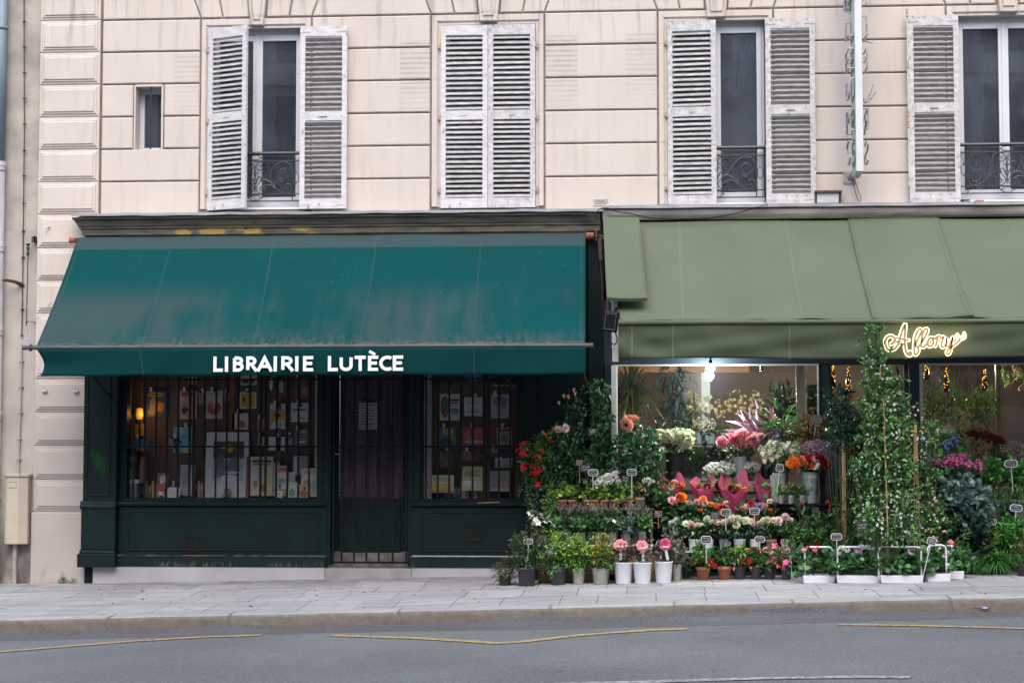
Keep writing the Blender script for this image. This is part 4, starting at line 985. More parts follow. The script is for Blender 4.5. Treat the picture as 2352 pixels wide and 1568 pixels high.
n_ = 24; pts = [((.085 if i % 2 else .066) * math.cos(6.2832 * i / n_), (.085 if i % 2 else .066) * math.sin(6.2832 * i / n_)) for i in range(n_)]
vs = [(x - .012, yT + a, zT - .03 + b_) for a, b_ in pts] + [(x + .012, yT + a, zT - .03 + b_) for a, b_ in pts]
m.add(vs, [tuple(range(n_)), tuple(range(2 * n_ - 1, n_ - 1, -1))] + [(i, (i + 1) % n_, n_ + (i + 1) % n_, n_ + i) for i in range(n_)])
m.tube([(x + .04, yT - .02, zT - .06), (x + .05, yT - .03, zT - .33)], [.03, .018], 8); m.tube([(x + .05, yT - .03, zT - .33), (x + .10, yT - .2, zBt + .1)], .004, 4)
m.tube([(x + .02, yT, zT - .03), (x + .10, yT + .05, zT - .05)], .02, 8)
m.build('crank_gear', RUST, aw)
for xx in (BL[0] + .35, BR[0] - .1):
    m = MB(); m.tube([(xx + .1, -.12, 2.15), (xx, yBt + .02, zBt - .02)], .014, 8); m.build('arm', BLACKIRON, aw)
LET = mat('white_vinyl_letter', (.74, .75, .79), (.70, .71, .75), rough=.55, scale=3)
yl = yv - .022; m = MB()
bx = [('L', 490, 512), ('I', 516.5, 527), ('B', 535, 560), ('R', 565.5, 591), ('A', 590, 625.5), ('I', 628.5, 639), ('R', 646, 674), ('I', 678, 689), ('E', 696, 719.5), ('L', 753, 776), ('U', 780, 810), ('T', 814.5, 840), ('E', 845, 868.5), ('C', 871, 898.5), ('E', 902, 926)]
txt = ''; bxs = []
for ch, a, c in bx:
    t = (a - 490) / 436.; b0 = 853.5 - 2.5 * t; t0 = 818.5 - 2.5 * t
    zz0, zz1 = Z(b0, yl, (a + c) / 2), Z(t0, yl, (a + c) / 2); txt += ch; bxs.append((X(a, yl, 836), X(c, yl, 836), zz0, zz1))
letters(m, txt, bxs, .0185, yl, .004)
e = bxs[12]; xc = (e[0] + e[1]) / 2; m.ribbon([(xc - .045, e[3] + .05), (xc + .025, e[3] + .012)], .016, yl, .004)
m.build('lettering', LET, aw)
# ================================================================ flower shop front
NAVY = mat('navy_paint', (.017, .026, .038), (.013, .020, .030), rough=.4, scale=3)
SILVER = mat('silver_trim', (.50, .52, .53), (.42, .44, .45), rough=.35, scale=4, metal=.4)
WHITEBOARD = mat('white_board', (.68, .70, .69), (.60, .62, .61), rough=.5, scale=3)
fs = thing('flower_shop_facade', 'navy framed flower shop front with large lit windows behind the plants', 'shopfront')
yW = -.06
zT0, zT1 = Z(838, yW, 1650), Z(826, yW, 1650)
zsill = Z(1145, yW, 1650); P0, P1 = X(1388, -.12, 1000), X(1404, -.12, 1000)
A0, A1 = X(1408, yW, 1000), X(1881, yW, 1000); B0, B1 = X(1903, yW, 1000), X(2089, yW, 1000); C0, C1 = X(2113, yW, 1000), 8.0
m = MB(); m.box(P0, P1, -.14, .06, gz(P0, 0) - .05, Z(690, -.14, 1396)); m.box(A1, B0, yW - .03, .06, gz(A1, 0), zT0); m.box(B1, C0, yW - .03, .06, gz(B1, 0), zT0)
m.box(P1, C1, yW - .04, .06, zT0, zT1 + .05); m.box(P1, B0 - .2, yW - .03, .06, gz(A0, 0) - .05, zsill - .04); m.box(C0, C1, yW - .03, .06, gz(C0, 0), zsill - .04); m.box(P1 + .001, C1, yW + .03, .06, zT1 + .05, 4.3)
m.build('frame', NAVY, fs, bevel=.004)
m = MB(); m.box(A0, A1, yW - .05, yW - .03, zT0 - .012, zT0 + .008); m.box(A1 - .014, A1 + .004, yW - .036, yW + .01, zsill, zT0 - .013); m.box(C0, C1, yW - .05, yW - .03, zT0 - .012, zT0 + .008); m.box(C0, C0 + .035, yW - .036, yW + .01, zsill, zT0 - .013); m.box(A0, A1, yW - .05, yW, zsill - .04, zsill); m.box(C0, C1, yW - .05, yW, zsill - .04, zsill); m.build('trim', SILVER, fs)
m = MB(); m.box(P1 + .004, X(1418, yW - .1, 1000), yW - .16, yW - .05, gz(A0, 0), zT0 - .0125); m.build('white_post', WHITEBOARD, fs, bevel=.004)
FGLASS = glass('flower_shop_glass', (.90, .92, .91), 1.6, painted_sheen=.004)
for a, c, z0, z1 in ((A0, A1, zsill, zT0), (C0, C1, zsill, zT0), (B0, B1, gz(B0, 0) + .3, zT0)):
    g = MB(); g.add([(a, yW + .02, z0), (c, yW + .02, z0), (c, yW + .02, z1), (a, yW + .02, z1)], [(0, 1, 2, 3)]); g.build('pane', FGLASS, fs)
# zinc ledge and weathered gutter board
m = MB(); xa, xb2 = X(1383, -.33, 480), 9.3; z0 = Z(476, -.33, 1500); n_ = 40; vs = []
for i in range(n_ + 1):
    x = xa + (xb2 - xa) * i / n_; q = .004 * math.sin(i * 1.3)
    for y, z in ((.0, z0 + .075), (-.31, z0 + .025 + q), (-.345, z0 + .012 + q), (-.347, z0 - .012 + q * .6), (-.33, z0 - .01)): vs.append((x, y, z))
m.add(vs, [(i * 5 + j, (i + 1) * 5 + j, (i + 1) * 5 + j + 1, i * 5 + j + 1) for i in range(n_) for j in range(4)]); m.build('zinc_flashing', ZINC, fs)
GUTTER = mat('stained_grey_board', (.40, .385, .37), (.19, .175, .16), rough=.8, scale=2.2, stretch=(.6, 1, 3), bump=.3, detail=8)
m = MB(); zg0, zg1 = Z(498, -.30, 1600), z0 - .012
m.profile([(.0, zg1), (-.30, zg1), (-.315, zg1 - .03), (-.30, zg0 + .03), (-.28, zg0), (.0, zg0)], X(1384, -.3, 490), 9.3); m.build('gutter_board', GUTTER, fs)
m = MB(); m.box(X(1386), 9.3, -.05, .0, 4.0, zg0 - .001); m.build('dark_backing', BLACKIRON, fs)
# interior
ROOM = mat('brown_plaster', (.155, .120, .098), (.12, .094, .078), rough=.9, scale=1.5)
ROOM2 = mat('beige_panel', (.26, .225, .20), (.22, .19, .17), rough=.9, scale=2)
FLOOR = mat('shop_floor', (.13, .13, .14), (.10, .10, .11), rough=.6, scale=3)
ri = thing('shop_room', 'dim brown interior of the flower shop behind its windows', 'shop interior')
X0, X1, YB2, ZF, ZC2 = P1 - .02, 9.2, 4.2, .12, 3.0
m = MB(); m.add([(X0, .07, ZF), (X1, .07, ZF), (X1, YB2, ZF), (X0, YB2, ZF)], [(0, 1, 2, 3)]); m.build('floor', FLOOR, ri)
m = MB(); m.add([(X0, .07, ZC2), (X1, .07, ZC2), (X1, YB2, ZC2), (X0, YB2, ZC2)], [(3, 2, 1, 0)]); m.build('ceiling', ROOM, ri)
m = MB(); m.add([(X0, YB2, ZF), (X1, YB2, ZF), (X1, YB2, ZC2), (X0, YB2, ZC2)], [(0, 1, 2, 3)]); m.add([(X0, .07, ZF), (X0, YB2, ZF), (X0, YB2, ZC2), (X0, .07, ZC2)], [(0, 1, 2, 3)]); m.add([(X1, .07, ZF), (X1, YB2, ZF), (X1, YB2, ZC2), (X1, .07, ZC2)], [(3, 2, 1, 0)]); m.build('wall', ROOM, ri)
m = MB(); xd = (B0 + B1) / 2; m.box(B0, B0 + .05, -.02, .03, gz(B0, 0), zT0); m.box(B1 - .05, B1, -.02, .03, gz(B0, 0), zT0); m.box(xd - .03, xd + .03, -.03, .02, gz(B0, 0), zT0); m.box(B0 + .05, B1 - .05, -.02, .02, gz(B0, 0) + .1, gz(B0, 0) + .32); m.build('door_frame', NAVY, fs)
m = MB(); m.box(X(1905, 1.4), X(2100, 1.4), 1.4, 1.8, ZF, 1.15); m.box(X(1910, 2.2), X(2350, 2.2), 2.2, 2.5, ZF, 2.1); m.build('dark_cabinet', mat('dark_cabinet', (.035, .028, .024), rough=.6), ri)
m = MB(); y = 1.7
for a, c in ((1548, 1600), (1600.5, 1622)): m.box(X(a, y), X(c, y), y, y + .05, ZF, 2.75)
m.build('wall_panel', ROOM2, ri)
m = MB(); m.box(X(1610, 1.6), X(1630, 1.6), 1.55, 1.62, ZF, 2.75); m.build('pale_strip', WHITEBOARD, ri)
m = MB(); xx = X(1840, .5, 900); m.lathe([(.068, ZF), (.068, 2.9)], xx, .45, 28); m.build('white_column', WHITEBOARD, ri, smooth=True)
WOOD = mat('pale_wood', (.30, .22, .13), (.23, .165, .10), rough=.6, scale=4, stretch=(6, 6, .6))
m = MB(); m.box(X(2286, .6), X(2297, .6), .6, .66, ZF, 2.9); m.build('wooden_post', WOOD, ri)
m = MB(); m.box(X(1400, 1.2), X(1720, 1.2), 1.2, 1.25, 2.52, 2.62); m.build('orange_beam', mat('orange_beam', (.36, .16, .04), (.25, .1, .03), rough=.6), ri)
m = MB(); zsh = at(1600, 1127, .35)[2]; m.box(X0 + .02, X(1890, .35), .10, 1.3, zsh - .035, zsh - .001); m.box(X(2100, .35), X1 - .02, .10, .75, at(2268, 1120, .28)[2] - .035, at(2268, 1120, .28)[2] - .001); m.build('window_shelf', ROOM2, ri)
for nm, pos, k, col in (('ceiling_lamp', (X(1700, 1.5), 1.5, 2.85), 16, (1, .86, .70)), ('ceiling_lamp', (X(2220, 1.8), 1.8, 2.85), 9, (1, .80, .60))):
    pass
def lamp(name, label, pos, r, energy, col, emk, rig=None):
    t = thing(name, label, 'lamp', pos)
    m = MB(); m.lathe([(r * .25, r * .9), (r * .8, r * .55), (r, 0), (r * .8, -r * .5), (r * .3, -r * .75)], 0, 0, 16); m.build('globe', emit(name + '_glow', col, emk), t, smooth=True)
    m = MB(); m.lathe([(r * .35, r * .9), (r * .35, r * 1.6), (.012, r * 1.7), (.012, r * 2.2)], 0, 0, 12); m.build('fitting', BLACKIRON, t)
    d = bpy.data.lights.new('lamp_light', 'POINT'); d.energy = energy; d.color = col; d.shadow_soft_size = r * 1.1
    o = bpy.data.objects.new('lamp_light', d); COL.objects.link(o); o.parent = t; o.location = (0, 0, -r * 1.2)
    return t
p = at(1632, 845, -.30); lamp('white_globe_lamp', 'bright white globe lamp hanging under the sage awning by the window', p, .058, 85, (.95, 1, .96), 4)
p = at(1700, 800, 2.0); lamp('shop_ceiling_lamp', 'warm ceiling lamp inside the flower shop hidden above the window head', (p[0], 2.0, 2.72), .09, 58, (1, .84, .66), 6)
p = at(2230, 800, 1.8); lamp('shop_ceiling_lamp', 'warm ceiling lamp inside the flower shop above the willow window', (p[0], 1.1, 2.72), .09, 42, (1, .76, .55), 6)
# ================================================================ sage awning
SAGE = mat('sage_canvas', (.112, .138, .098), (.100, .125, .087), rough=.95, spec=.08, scale=1.3, bump=.12, bscale=240)
SAGEV = mat('sage_valance', (.070, .090, .060), (.060, .079, .052), rough=.95, spec=.08, scale=1.6, bump=.12, bscale=240)
STITCH = mat('cream_thread', (.22, .255, .19), rough=.9)
sa = thing('sage_awning', 'plain sage green canvas awning with loose valance over the flower shop', 'awning')
yT, yF = -.26, -1.80
zt_, zf = Z(507, yT, 1800), Z(735, yF, 1800)
xl0, xl1 = X(1408, yT, 507), X(1420, yF, 735); XR = 9.6
def sc(u, v, dz=0):
    a = Vector((xl0 + (XR - xl0) * u, yT, zt_)); c = Vector((xl1 + (XR - xl1) * u, yF, zf)); p = a.lerp(c, v)
    s = .05 * math.sin(math.pi * v) + .008 * math.sin(u * 33 + v * 2) * v + .02 * math.exp(-((v - 1) / .08) ** 2) * math.sin(u * 90) * .35
    s += .007 * v ** 2 * math.sin(u * 70 + 5 * v) * math.sin(u * 11) + .005 * math.sin(u * 26 - v * 7); p.z -= s - dz * .9; p.y -= dz * .4
    return p
m = MB(); m.grid(sc, 160, 30); o = m.build('canopy', SAGE, sa, smooth=True); k = o.modifiers.new('thick', 'SOLIDIFY'); k.thickness = .003
ub = lambda px: (X(px, yF, 735) - xl1) / (XR - xl1)
ut = lambda px: (X(px, yT, 507) - xl0) / (XR - xl0)
m = MB()
def strip(u, v):
    u0 = ut(1947) + (ub(2004) - ut(1947)) * v; u1 = ut(2156) + (ub(2238) - ut(2156)) * v
    p = sc(u0 + (u1 - u0) * u, v * 1.0, .016 + .006 * math.sin(u * 5 + v * 9) * v); return p
m.grid(strip, 24, 20); o = m.build('joint_strip', SAGE, sa, smooth=True); k = o.modifiers.new('thick', 'SOLIDIFY'); k.thickness = .003
m = MB()
for a, c, w_, lift in ((1560, 1569, 1.6, .006), (1804, 1843, 1.6, .006), (2314, 2415, 1.7, .006), (1958, 2017, .1, .034), (2145, 2227, .1, .034)):
    for s in ((-w_, w_) if w_ > 1 else (0,)):
        u0, u1 = ut(a + s), ub(c + s); m.tube([sc(u0 + (u1 - u0) * i / 16, i / 16 * .985, lift) for i in range(17)], .0022, 3)
def sval(u, v):
    x = xl1 + (XR - xl1) * u; z0 = zf - .03; z1 = Z(823, yF, 1800)
    p = Vector((x, yF - .0, z0)).lerp(Vector((x, yF + .03, z1)), v)
    fold = .020 * math.sin(u * 19 + v * 2.6 + 1) * v + .012 * math.sin(u * 31 + v * 9) * math.sin(v * 3) + .018 * math.sin(u * 47 - v * 5) * v * (1 - v * .4)
    if u < .12: fold += .05 * math.sin(v * 7 - u * 60) * (1 - u / .12) * v
    p.y += fold; p.z += .012 * math.sin(u * 14) * v * v; return p
mv = MB(); mv.grid(sval, 180, 14); o = mv.build('valance', SAGEV, sa, smooth=True); k = o.modifiers.new('thick', 'SOLIDIFY'); k.thickness = .003
for px in (1451, 1545, 1813, 2080):
    for s in (-1.4, 1.4): m.tube([Vector(sval(ub(px + s), i / 8)) + Vector((0, -.005, 0)) for i in range(9)], .002, 3)
m.build('stitching', STITCH, sa)
m = MB(); m.profile([(yF - .0, zf + .004), (yF - .03, zf - .006), (yF - .036, zf - .022), (yF - .02, zf - .042), (yF + .02, zf - .045)], xl1, XR); m.build('front_hem', SAGE, sa, smooth=True)
m = MB(); m.tube([(xl1 + .01, yF + .02, zf - .03), (XR, yF + .02, zf - .03)], .02, 8); m.build('front_bar', WHITEBOARD, sa)
m = MB(); m.box(X(1407, -.5, 760), X(1414, -.5, 760), -.9, -.2, zT1 + .1, Z(690, -.4, 1410)); m.build('white_side_panel', WHITEBOARD, sa)
for px in (1440, 1900, 2330): m = MB(); xx = X(px, yF, 735); m.tube([(xx, yF + .04, zf - .05), (xx + .35, -1.2, zf - .12), (xx + .2, -.2, zf + .05)], .018, 6); m.build('folding_arm', WHITEBOARD, sa)
fl = thing('canvas_flap', 'separate sage canvas side strip hanging over the left end of awning', 'awning flap')
m = MB()
FT0, FT1, FB0, FB1 = at(1385, 499, -.44), at(1468, 500, -.44), at(1394, 683, -1.72), at(1486, 684, -1.72)
def flap(u, v):
    a = Vector(FT0).lerp(Vector(FT1), u); c = Vector(FB0).lerp(Vector(FB1), u); p = a.lerp(c, v); p.z -= .03 * math.sin(math.pi * v) + .01 * math.sin(u * 3.1) * v; return p
m.grid(flap, 10, 16)
m.grid(lambda u, v: Vector(flap(0, u)) + Vector((.004, .06 * v, -.14 * v * u)), 16, 3)
m.grid(lambda u, v: Vector(flap(u, 1)) + Vector((0, .02 * v, -.03 * v)), 10, 1)
o = m.build('canvas', SAGE, fl, smooth=False); k = o.modifiers.new('thick', 'SOLIDIFY'); k.thickness = .004
m = MB()
for i in range(14): a, c = flap(.965, .05 + i * .066), flap(.965, .05 + i * .066 + .03); m.tube([Vector(a) + Vector((0, -.004, .006)), Vector(c) + Vector((0, -.004, .006))], .003, 4)
m.build('stitching', mat('dark_thread', (.07, .09, .06), rough=.9), fl)
# side wall board and flood light under the flap
pb = thing('support_post', 'pale weathered timber post under the end of the sage awning flap', 'post'); m = MB(); m.tube([at(1399, 686, -1.45), at(1397, 735, -1.4)], .016, 6); m.build('timber', OLDWOOD, pb)
m = MB(); m.box(X(1406, -1.4, 700), X(1420, -1.4, 700), -1.4, -1.36, Z(830, -1.4, 1413), Z(686, -1.4, 1413)); m.build('white_rail', WHITEBOARD, pb)
lf = thing('floodlight', 'black square floodlight tilted on the post at the left end of sage awning', 'floodlight', at(1403, 738, -1.75))
m = MB(); a, h = .088, .118
m.panel([(-a, -h), (a, -h), (a, h), (-a, h)], -.035, .02, .02); hs = m.build('housing', BLACKIRON, lf, bevel=.006)
m = MB(); m.add([(-a + .022, -.0365, -h + .024), (a - .022, -.0365, -h + .024), (a - .022, -.0365, h - .024), (-a + .022, -.0365, h - .024), (-.024, -.030, -.03), (.024, -.030, -.03), (.024, -.030, .04), (-.024, -.030, .04)], [(0, 1, 5, 4), (1, 2, 6, 5), (2, 3, 7, 6), (3, 0, 4, 7), (4, 5, 6, 7)]); m.build('lens', mat('lens', (.05, .06, .08), (.04, .05, .065), rough=.25, scale=4), lf)
m = MB(); m.tube([(-a - .01, 0, .0), (-a - .01, .06, .05), (a + .01, .06, .05), (a + .01, 0, 0)], .008, 6); m.tube([(0, .05, .06), (.03, .08, .16)], .02, 8); m.build('bracket', BLACKIRON, lf)
m = MB(); m.tube(smoothline([(.05, .03, -.1), (.09, .04, -.2), (.06, .05, -.26), (.0, .05, -.22), (-.02, .04, -.12)], 4), .007, 5); m.build('cable', BLACKIRON, lf)
lf.rotation_euler = (R(8), R(9), R(-10))
cb2 = thing('black_cable', 'black cable sagging along the ledge above the sage awning', 'cable'); m = MB()
pts = [at(a, b_, -.37) for a, b_ in ((1371, 505), (1371, 492), (1374, 483), (1382, 479), (1395, 478), (1406, 481), (1416, 486), (1450, 491), (1490, 500), (1530, 503), (1580, 503), (1635, 500), (1690, 490), (1740, 476), (1764, 470))]; m.tube(smoothline(pts, 4), .0055, 5); m.build('cable', BLACKIRON, cb2)
# ---- neon script sign
ns = thing('neon_script_sign', 'glowing warm white script sign with a leaf flourish, hung on the sage valance', 'neon sign')
GLOW = emit('neon_glow', (1.0, .86, .58), 1.15); TAN = mat('tan_acrylic', (.40, .27, .12), (.36, .25, .11), rough=.4)
yN = yF - .10; c0 = .10254
SP = lambda x, y: (X(1998.3 + x * c0, yN, 780), Z(729.3 + y * c0, yN, 2120))
ST = [([(470, 590), (535, 540), (552, 480), (520, 430), (460, 408), (395, 430), (352, 490), (340, 560), (355, 640), (400, 705), (460, 722), (535, 700), (600, 635), (650, 545), (680, 430), (710, 320), (750, 220), (790, 165), (785, 300), (772, 450), (778, 600), (795, 740), (840, 825), (890, 840), (918, 805), (895, 770), (862, 790)], 24),
      ([(585, 455), (640, 462), (720, 482), (800, 505), (868, 502)], 18),
      ([(1130, 590), (1085, 650), (1030, 640), (1015, 600), (1050, 520), (1110, 400), (1150, 300), (1125, 258), (1075, 290), (1020, 400), (995, 560), (985, 720), (1010, 825), (1060, 790), (1085, 715), (1060, 665)], 22),
      ([(1130, 590), (1200, 480), (1265, 360), (1290, 280), (1255, 252), (1205, 300), (1165, 420), (1145, 560), (1150, 640), (1190, 660), (1240, 620), (1290, 545)], 22),
      ([(1410, 480), (1350, 455), (1300, 510), (1290, 590), (1330, 645), (1390, 615), (1420, 540), (1395, 470), (1450, 470), (1500, 440)], 22),
      ([(1460, 640), (1490, 560), (1520, 430), (1560, 425), (1590, 455), (1640, 440), (1610, 540), (1590, 630), (1625, 665), (1690, 610), (1725, 440), (1700, 560), (1705, 640), (1750, 650), (1800, 580), (1850, 435), (1830, 560), (1810, 680), (1785, 780), (1740, 825), (1715, 775), (1760, 700), (1850, 640), (1940, 570), (2005, 510)], 20),
      ([(1958, 375), (1925, 415), (1945, 470), (1990, 495), (1995, 450), (1972, 405), (1958, 375)], 9),
      ([(2110, 345), (2095, 400), (2045, 432), (2015, 480), (2070, 490), (2125, 455), (2132, 400), (2110, 345)], 9)]
k = M(c0, yN)
for nm, mt, dy, extra in (('glowing_outline', GLOW, 0, 17), ('letter_face', TAN, -.012, 0)):
    m = MB()
    for i, (pts, hw) in enumerate(ST):
        q = smoothline([SP(*p) for p in pts], 4); q = [(v.x, v.y) for v in q]; w_ = (hw * 1.2 + extra) * k
        m.ribbon(q, w_, yN + dy - .0009 * i, .006)
        for e in (q[0], q[-1]): m.disc(e, w_, yN + dy - .0009 * i - .0004, .006, 14)
    m.build(nm, mt, ns)
m = MB()
for x, y in ((790, 700), (1190, 640), (1790, 680)):
    a = SP(x, y); m.tube([(a[0], yN + .01, a[1]), (a[0], yF - .0, a[1])], .006, 6)
m.build('spacer', SILVER, ns)
nl = bpy.data.lights.new('neon_light', 'AREA'); nl.energy = .4; nl.color = (1, .72, .32); nl.shape = 'RECTANGLE'; nl.size = 1.0; nl.size_y = .28
o = bpy.data.objects.new('neon_light', nl); COL.objects.link(o); o.parent = ns; a = SP(1250, 520); o.location = (a[0], yN + .03, a[1]); o.rotation_euler = (R(90), 0, 0)
# ================================================================ bookshop interior and window displays
BOARD = mat('ribbed_brown_board', (.20, .135, .108), (.15, .10, .082), rough=.85, scale=3)
overlay(BOARD, (.06, .04, .032), lambda n, l, vec, xyz: nrange(n, l, nmath(n, l, 'SINE', nmath(n, l, 'MULTIPLY', xyz[0], 330)), -.2, .6))
br = thing('bookshop_display', 'brown ribbed display backs and shelves inside the bookshop windows', 'window display')
yb = .46
for a, c in ((LX0 - .05, LX1 + .05), (RX0 - .05, RX1 + .05)):
    m = MB(); m.box(a, c, yb, yb + .03, zglass - .1, zhead + .1); m.build('back_board', BOARD, br)
    m = MB(); m.box(a, c, .085, yb, zglass - .06, zglass - .002); m.build('shelf', mat('display_shelf_grey', (.16, .15, .145), rough=.8), br)
    m = MB(); m.box(a - .02, a, .085, yb, zglass, zhead + .1); m.box(c, c + .02, .085, yb, zglass, zhead + .1); m.build('side_board', BOARD, br)
    m = MB(); m.box(a, c, .085, yb + .03, zhead + .1, zhead + .12); m.build('top_board', BOARD, br)
OFFW = mat('off_white_board', (.55, .53, .50), rough=.8)
m = MB(); m.box(X(1175 - 450, .3), X(730, .3), .28, .32, zglass, zhead); m.box(X(968, .3), X(977, .3), .28, .32, zglass, zhead); m.box(X(981, .3), X(992, .3), .27, .33, zglass, zhead); m.box(X(293, .3), X(302, .3), .28, .32, Z(960, .3, 297), zhead)
m.build('white_batten', OFFW, br)
m = MB(); zz = Z(1040, .4, 1130); m.box(X(1083, .42), X(1188, .42), .38, .44, zz - .05, zz); m.box(X(1000, .42), X(1188, .42), .38, .44, Z(884, .4, 1100), Z(876, .4, 1100)); m.build('ledge', BOARD, br)
m = MB(); m.box(X(640, .44), X(648, .44), .42, .46, zglass, zhead); m.box(X(530, .44), X(541, .44), .42, .46, Z(1015, .44, 535), zhead); m.box(X(325, .44), X(331, .44), .43, .46, Z(1000, .44, 535), zhead); m.build('timber_batten', mat('warm_timber', (.22, .12, .06), (.17, .09, .045), rough=.7), br)
PC = {}
def pc(col):
    k = tuple(round(c, 3) for c in col)
    if k not in PC: PC[k] = mat('printed_colour', tuple(min(.8, c * 1.75) for c in k), tuple(min(.7, c * 1.45) for c in k), rough=.55, scale=14)
    return PC[k]
def printed(name, cat, label, x0, y0, x1, y1, Y, base, art, group, lean=0., text=None, thick=.006):
    """flat printed thing between two pixel corners; art = list of (kind, u, v, ru, rv, colour) in 0..1 of the sheet"""
    xa, xb = X(x0, Y, (y0 + y1) / 2), X(x1, Y, (y0 + y1) / 2); za, zb_ = Z(y1, Y, x0), Z(y0, Y, x0); w_, h_ = xb - xa, zb_ - za
    cols = [base] + [a[5] for a in art]; mats = []; m = MB()
    def mi(c):
        q = pc(c)
        if q not in mats: mats.append(q)
        return mats.index(q)
    m.m = mi(base); m.box(0, w_, 0, thick, 0, h_)
    for i, (k, u, v, ru, rv, c) in enumerate(art):
        m.m = mi(c); y = -.0006 * (i + 1)
        if k == 'r': m.box(max(0, u - ru) * w_, min(1, u + ru) * w_, y, 0, max(0, v - rv) * h_, min(1, v + rv) * h_)
        elif k == 'e': m.prism([(min(1, max(0, u + ru * math.cos(t))) * w_, min(1, max(0, v + rv * math.sin(t))) * h_) for t in [j * 6.2832 / 14 for j in range(14)]], y, 0)
        elif k == 'l':                                                # lines of small print
            r = random.Random(int(u * 97 + v * 31)); n = max(2, int(rv * 2 / .07))
            for j in range(n):
                vv = v + rv - (j + .5) * 2 * rv / n; uu = u - ru
                while uu < u + ru - .04:
                    e = min(u + ru, uu + r.uniform(.05, .16)); m.box(uu * w_, e * w_, y, 0, (vv - .012) * h_, (vv + .012) * h_); uu = e + .035
    o = thing(name, label, cat, (xa, Y, za), group); o.rotation_euler.x = lean
    m.build('cover' if cat != 'poster' and cat != 'notice' else 'sheet', mats, o)
    if cat == 'poster':
        r = random.Random(int(x0)); k = MB(); cx = w_ * r.uniform(.1, .6); k.box(cx, cx + .035, -.004, -.002, h_ - .012, h_ + .045); k.build('clipped_card', pc((.40, .40, .43)), o); k = MB(); k.box(w_ * .5 - .015, w_ * .5 + .015, -.006, .0, h_ - .012, h_ + .012); k.build('clip', BLACKIRON, o)
    if text:
        for (s, u, v, sz, c) in text:
            cu = bpy.data.curves.new('lettering', 'FONT'); cu.body = s; cu.size = sz * h_; cu.align_x = 'CENTER'; cu.extrude = .0004; cu.offset = .004 * sz
            tmp = bpy.data.objects.new('lettering', cu); COL.objects.link(tmp); dg = bpy.context.evaluated_depsgraph_get(); me = bpy.data.meshes.new_from_object(tmp.evaluated_get(dg)); bpy.data.objects.remove(tmp)
            me.materials.clear(); me.materials.append(pc(c)); q = link('lettering', me, o); q.location = (u * w_, -.008, v * h_); q.rotation_euler.x = R(90)
    return o
K, W_, Y_, RD, BL, OR, GN, CR, TQ, PK = (.02, .02, .02), (.42, .42, .42), (.42, .27, .02), (.28, .03, .03), (.03, .07, .20), (.42, .17, .03), (.05, .16, .07), (.40, .36, .28), (.06, .26, .36), (.4, .2, .2)
PG, BG = 'posters hung in the bookshop windows', 'books standing in the bookshop windows'
P_ = lambda lab, *a, **k: printed('poster', 'poster', lab, *a, PG, **k)
B_ = lambda lab, *a, **k: printed('book', 'book', lab, *a, BG, **k)
yp = .42
P_('dark blue comic poster with a yellow title band, leftmost on the brown board', 335, 897, 382, 958, yp, (.03, .05, .13), [('e', .48, .85, .4, .09, Y_), ('e', .4, .45, .22, .3, (.2, .19, .2)), ('e', .7, .4, .2, .2, OR), ('e', .3, .2, .2, .12, (.25, .16, .05)), ('l', .48, .85, .33, .03, K)])
P_('reddish white poster with a dark figure, second along the brown board', 411, 897, 452, 962, yp, (.33, .27, .25), [('r', .5, .88, .36, .08, RD), ('e', .5, .5, .35, .25, (.36, .18, .14)), ('e', .35, .3, .2, .14, K), ('e', .65, .2, .25, .12, OR)])
P_('pale poster with a red swirl, right of the dark figure poster', 473, 897, 511, 961, yp, (.34, .31, .28), [('e', .5, .38, .42, .25, RD), ('e', .45, .55, .18, .2, (.36, .15, .10)), ('r', .5, .9, .4, .06, (.25, .22, .2)), ('e', .5, .65, .12, .1, CR)])
P_('golden yellow poster with white border near top middle of the left bookshop window', 551, 900, 589, 938, yp, W_, [('r', .5, .5, .44, .42, Y_), ('e', .6, .7, .12, .2, (.3, .12, .03)), ('e', .35, .3, .22, .18, (.3, .24, .04)), ('e', .25, .55, .08, .14, K), ('e', .72, .35, .12, .2, (.35, .15, .03))])
P_('cream sheet with small red and purple figures above the large framed print', 533, 948, 570, 986, yp, CR, [('e', .6, .35, .22, .22, (.3, .1, .07)), ('e', .72, .3, .1, .2, (.14, .07, .2)), ('e', .4, .6, .1, .12, OR)])
P_('turquoise poster with a black bird figure', 398, 979, 441, 1040, yp, TQ, [('e', .25, .42, .2, .1, K), ('e', .22, .2, .12, .3, K), ('e', .4, .85, .18, .12, (.35, .33, .2)), ('l', .68, .62, .2, .07, K), ('e', .7, .1, .2, .09, Y_)])
P_('tall orange and white poster with a small black plane shape', 620, 927, 655, 985, yp, W_, [('r', .5, .42, .46, .32, (.42, .22, .03)), ('e', .5, .55, .2, .08, K), ('e', .62, .25, .1, .14, (.28, .08, .03)), ('r', .38, .17, .22, .12, W_), ('r', .72, .2, .2, .15, W_), ('e', .68, .2, .05, .12, (.2, .08, .04)), ('r', .5, .74, .46, .02, (.1, .22, .25)), ('l', .5, .87, .36, .08, (.2, .2, .22))])
P_('plain white notice sheet with a line of dark capitals beside the orange poster', 668, 925, 708, 969, yp, W_, [('r', .5, .64, .38, .04, K), ('e', .55, .88, .13, .09, (.03, .04, .12)), ('l', .6, .2, .2, .03, K)])
P_('dark gold poster with pale lower lines under the white notice', 676, 985, 708, 1024, yp, (.10, .09, .085), [('e', .55, .85, .4, .12, (.35, .22, .05)), ('r', .5, .25, .3, .05, W_), ('r', .5, .42, .35, .03, (.22, .22, .24))])
